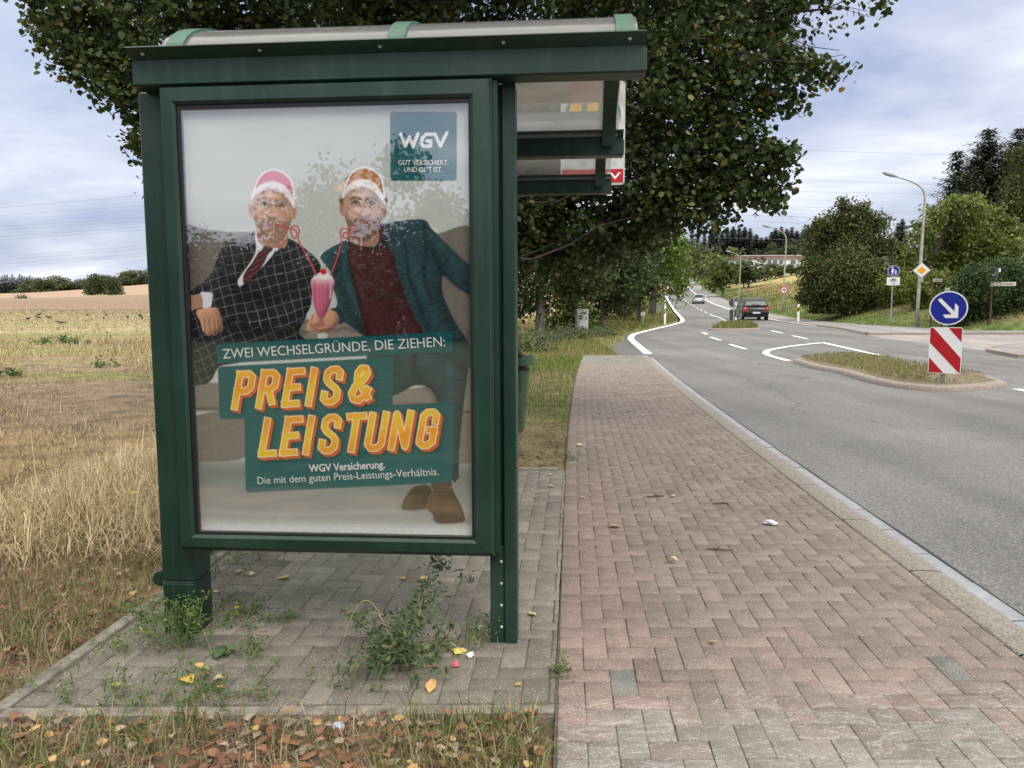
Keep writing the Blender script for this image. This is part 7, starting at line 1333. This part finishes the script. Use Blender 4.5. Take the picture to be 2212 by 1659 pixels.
def arc(x0, y0, dx, dy, h, n=7, sag=0.):
    return [(x0 + dx * t, y0 + dy * t, h * math.sin(math.pi * min(t * (.5 + .5 * sag), 1)) if sag else h * (1 - (1 - t) ** 2)) for t in np.linspace(0, 1, n)]
def weeds():
    g0 = lambda u, v, z=0: hit(u, v, z, lambda x, y: 0 * x)
    b = g0(860, 1430); S_ = []
    for k in range(3): S_.append(arc(0, 0, -.24 + .05 * k, -.06 + .1 * k, (.27 - .07 * k), 14, 1.0))
    S_.append([tuple(w) for w in smooth_path([(0.05, .05, 0), (.13, .06, .09), (.22, .03, .06), (.30, -.05, .02), (.27, -.17, .008)], .03)])
    for k in range(16): a = rng.uniform(0, 6.28); l = rng.uniform(.10, .30); S_.append(arc(rng.normal(0, .07), rng.normal(0, .07), l * math.cos(a), l * math.sin(a) * .8, rng.uniform(.04, .24), 6, rng.choice([0, .8])))
    for dx, dy, h in ((.20, .33, .40), (.22, .36, .52), (.25, .33, .48), (.17, .25, .33), (.11, .2, .28), (.27, .22, .28)): S_.append(arc(.02, .03, dx, dy, h, 7))
    for dx, dy, h in ((-.22, -.12, .1), (-.16, -.2, .09), (.12, -.22, .08), (.2, -.18, .12), (-.05, -.25, .07)): S_.append(arc(0, 0, dx, dy, h, 6, .9))
    weed('large straggly green weed with yellow stalks growing under the poster case', b, S_, .032, (.055, .085, .035), (.13, .18, .075), 40, .02, dry=4)
    b = g0(395, 1398); weed('bushy green weed growing at the foot of the broad left post', b, [arc(rng.normal(0, .06), rng.normal(0, .03), rng.normal(0, .10), rng.normal(-.03, .05), rng.uniform(.06, .24), 6) for _ in range(26)], .018, (.05, .10, .02), (.14, .21, .05), 34, .014)
    for (u, v), n, sx_, sy_, h, l in (((300, 1490), 40, .30, .10, .07, 'low spreading green weed mat in the front left corner of the pad'), ((420, 1510), 16, .12, .06, .06, 'small green weed mat at the front edging of the pad'), ((480, 1228), 30, .12, .26, .08, 'green weeds creeping along the base of the glass wall'), ((330, 1370), 24, .10, .14, .09, 'green weed in the joint left of the broad post'), ((520, 1330), 12, .07, .05, .07, 'small grassy weed tuft in a pad joint behind the broad post'), ((540, 1350), 10, .05, .04, .07, 'second small weed tuft in a pad joint right of the broad post'), ((450, 1300), 14, .07, .07, .08, 'weed tuft in the joint right behind the broad post'), ((545, 1408), 9, .04, .03, .05, 'tiny weed in the joint in front of the poster case'), ((612, 1336), 6, .03, .02, .03, 'tiny bright weed in a joint in the middle of the pad'), ((1050, 1380), 12, .06, .04, .1, 'weed at the foot of the narrow right post'), ((935, 1405), 10, .06, .03, .05, 'low weed sprig left of the yellow wrapper'), ((1205, 1450), 6, .02, .03, .05, 'small grass sprig in the joint between pad and footway'), ((1243, 995), 8, .05, .05, .09, 'grass sprig at the left edge of the footway behind the pad')):
        b = g0(u, v); weed(l, b, [arc(rng.normal(0, sx_), rng.normal(0, sy_), rng.normal(0, .05), rng.normal(0, .05), rng.uniform(.3, 1.2) * h, 5) for _ in range(n)], .016, (.05, .095, .02), (.14, .21, .05), 18, .014)
    b = g0(483, 1415); t = thing('weed_rosette', 'flat rosette weed with broad dark leaves by the left post', 'weed', b); P = np.array([(.035 * math.cos(a), .035 * math.sin(a), .012) for a in np.linspace(0, 6.28, 9)[:-1]]); link('leaves', flat_leaves(P, .05, jit(8, (.06, .11, .04), (.11, .17, .07)), lift=.2), LEAF, t); mb = MB(); mb.tube([(0, 0, -.01), (0, 0, .015)], .008, 6); mb.build('root_crown', MATS['stem_green'], t)
weeds()
# ---------------------------------------------------------------- single leaves and scraps lying on the paving
def scraps():
    YEL = mat('yellow_leaf', (.56, .39, .08), rough=.7, var=.25, scale=40, trans=.2); TAN = mat('tan_leaf', (.55, .33, .13), rough=.8, var=.3, scale=40, trans=.15); PALE = mat('pale_leaf', (.66, .50, .28), rough=.75, var=.2, scale=40, trans=.2); BR = mat('brown_leaf', (.20, .11, .06), rough=.85, var=.3, scale=30)
    L = [(612,1249,YEL,.085,'bright yellow leaf lying alone in the middle of the pad'),(515,1237,PALE,.07,'pale leaf at the back of the pad, left of a second pale one'),(541,1241,PALE,.065,'pale leaf at the back of the pad beside the bright yellow leaf'),(513,1306,PALE,.06,'pale leaf on the pad above an orange one'),(514,1314,YEL,.06,'small yellow-orange leaf just in front of a pale leaf on the pad'),(468,1278,PALE,.055,'small pale leaf among weeds behind the broad post'),(870,1250,TAN,.07,'tan leaf on the pad behind the straggly weed, left one'),(915,1251,TAN,.07,'tan leaf on the pad behind the straggly weed, right one'),(756,1326,TAN,.065,'tan leaf on the pad left of the straggly weed'),(1150,1328,PALE,.08,'pale leaf on the grey pavers right of the narrow post'),(940,1440,BR,.075,'curled dark brown leaf on the front of the pad'),(935,1478,TAN,.05,'small tan leaf at the front of the pad'),(930,1490,TAN,.06,'tan leaf on the front edging stone'),(1120,1480,YEL,.05,'small yellow leaf near the pad corner by the footway'),(405,1472,YEL,.075,'yellow leaf with dark spot in the front weeds'),(250,1485,YEL,.06,'yellow leaf on the low weed mat in the pad corner'),(472,1470,PALE,.07,'pale curled leaf right of the front weed mat'),(430,1442,TAN,.06,'tan leaf on the front weed mat'),(445,1447,PALE,.055,'pale leaf beside the rosette weed'),(476,1485,YEL,.05,'yellow leaf on the weeds at the front edging'),(440,1462,BR,.06,'brown curled leaf on the front weed mat'),
         (1328,1138,TAN,.13,'long orange curled leaf on the footway'),(1452,1215,PALE,.07,'pale tan leaf on the footway near the twig'),(1540,1389,YEL,.068,'broad yellow leaf in the middle of the footway'),(1454,1072,PALE,.075,'small pale leaf on the far footway near the kerb side'),(1192,1051,PALE,.07,'pale leaf on the grey pavers behind the pad corner'),(1156,1074,TAN,.07,'orange leaf on the far grey pavers of the pad'),(1252,962,PALE,.09,'pale leaf on the left part of the far footway'),(1388,897,PALE,.10,'pale leaf far along the footway'),(1189,1025,PALE,.08,'pale leaf at the far edging of the pad'),(1258,1075,PALE,.05,'tiny white leaf on the footway near the pad'),(1483,1154,YEL,.03,'tiny yellow speck leaf on the footway'),(291,1067,YEL,.08,'yellow leaf caught in the bleached grass'),(268,1195,YEL,.075,'yellow leaf on the litter below the bleached grass'),(265,1178,TAN,.05,'tan leaf in the litter left of the shelter')]
    for u, v, m, s_, l in L:
        z = .006; p = hit(u, v, z, (lambda x, y: 0 * x) if u > 330 or v > 1430 else gz)
        if u == 291: p = hit(u, v, .25, gz)
        n0 = np.array([[0., 0., 0.]]); me = flat_leaves(n0, s_ * .8, np.ones((1, 3)), 'fallen_leaf', .2); o = link('fallen_leaf', me, m, None, p); tag(o, l, 'leaf', 'single leaves lying around the stop')
    def crumple(name, label, cat, uv, r, m, sq=.5):
        p = hit(*uv, 0, lambda x, y: 0 * x); mb = MB(); n = 9; V = []; rows = 6
        for i in range(rows):
            a = math.pi * (i + .5) / rows
            for k in range(n): b = 6.283 * k / n; q = r * rng.uniform(.65, 1.2); V.append((q * math.sin(a) * math.cos(b), q * math.sin(a) * math.sin(b), max(0, r * sq + q * sq * math.cos(a))))
        mb.add(V, [tuple(range(n)), tuple(range((rows - 1) * n, rows * n))] + [(i * n + k, i * n + (k + 1) % n, i * n + n + (k + 1) % n, i * n + n + k) for i in range(rows - 1) for k in range(n)]); o = mb.build(name, m); o.location = p; tag(o, label, cat)
    crumple('paper_scrap', 'crumpled white and violet wrapper lying on the footway near the kerb', 'litter', (1665, 1133), .045, mat('violet_white', (.68, .62, .74), rough=.5, var=.3, scale=60), .35); crumple('paper_scrap', 'crumpled bluish white paper in the leaf litter at the front', 'litter', (733, 1580), .024, mat('bluish_paper', (.42, .45, .50), rough=.7, var=.15, scale=40), .7)
    crumple('paper_scrap', 'small flattened yellow wrapper in a pad joint by the right post', 'litter', (992, 1411), .032, mat('yellow_wrapper', (.6, .52, .14), rough=.6), .3); crumple('paper_scrap', 'small white cigarette end beside the yellow wrapper on the pad', 'litter', (1017, 1419), .018, mat('white_scrap', (.7, .7, .68), rough=.6), .5); crumple('candy_scrap', 'pink scrap of plastic on the pad in front of the right post', 'litter', (983, 1440), .018, mat('pink_plastic', (.55, .12, .14), rough=.5), .5)
    TW = mat('twig_brown', (.06, .045, .035), rough=.9)
    for (u, v), P, l in (((1548, 1190), [(-.05, .02, .006), (0, .0, .012), (.05, -.005, .008), (.10, .0, .005)], 'dark forked twig on the footway'), ((1415, 1075), [(-.06, 0, .006), (0, .012, .01), (.07, .03, .006)], 'thin dark twig on the far footway'), ((1555, 1090), [(-.05, 0, .006), (.02, .01, .01), (.06, -.01, .006)], 'short dark twig on the footway toward the kerb')):
        p = hit(u, v, 0, lambda x, y: 0 * x); mb = MB(); mb.tube(P, [.004, .005, .004, .002][:len(P)], 6); mb.tube([P[1], (P[1][0] + .03, P[1][1] + .05, .012)], [.004, .002], 5); o = mb.build('twig', TW); o.location = p; tag(o, l, 'twig')
    p = hit(569, 1367, 0, lambda x, y: 0 * x); mb = MB(); mb.tube([(.026 * math.cos(a), .026 * math.sin(a), .004) for a in np.linspace(0, 6.283, 25)], .0022, 6, False); o = mb.build('rubber_band', mat('rubber_tan', (.45, .30, .22), rough=.6)); o.location = p; tag(o, 'tan rubber ring lying on the pad in front of the left post', 'rubber band')
scraps()
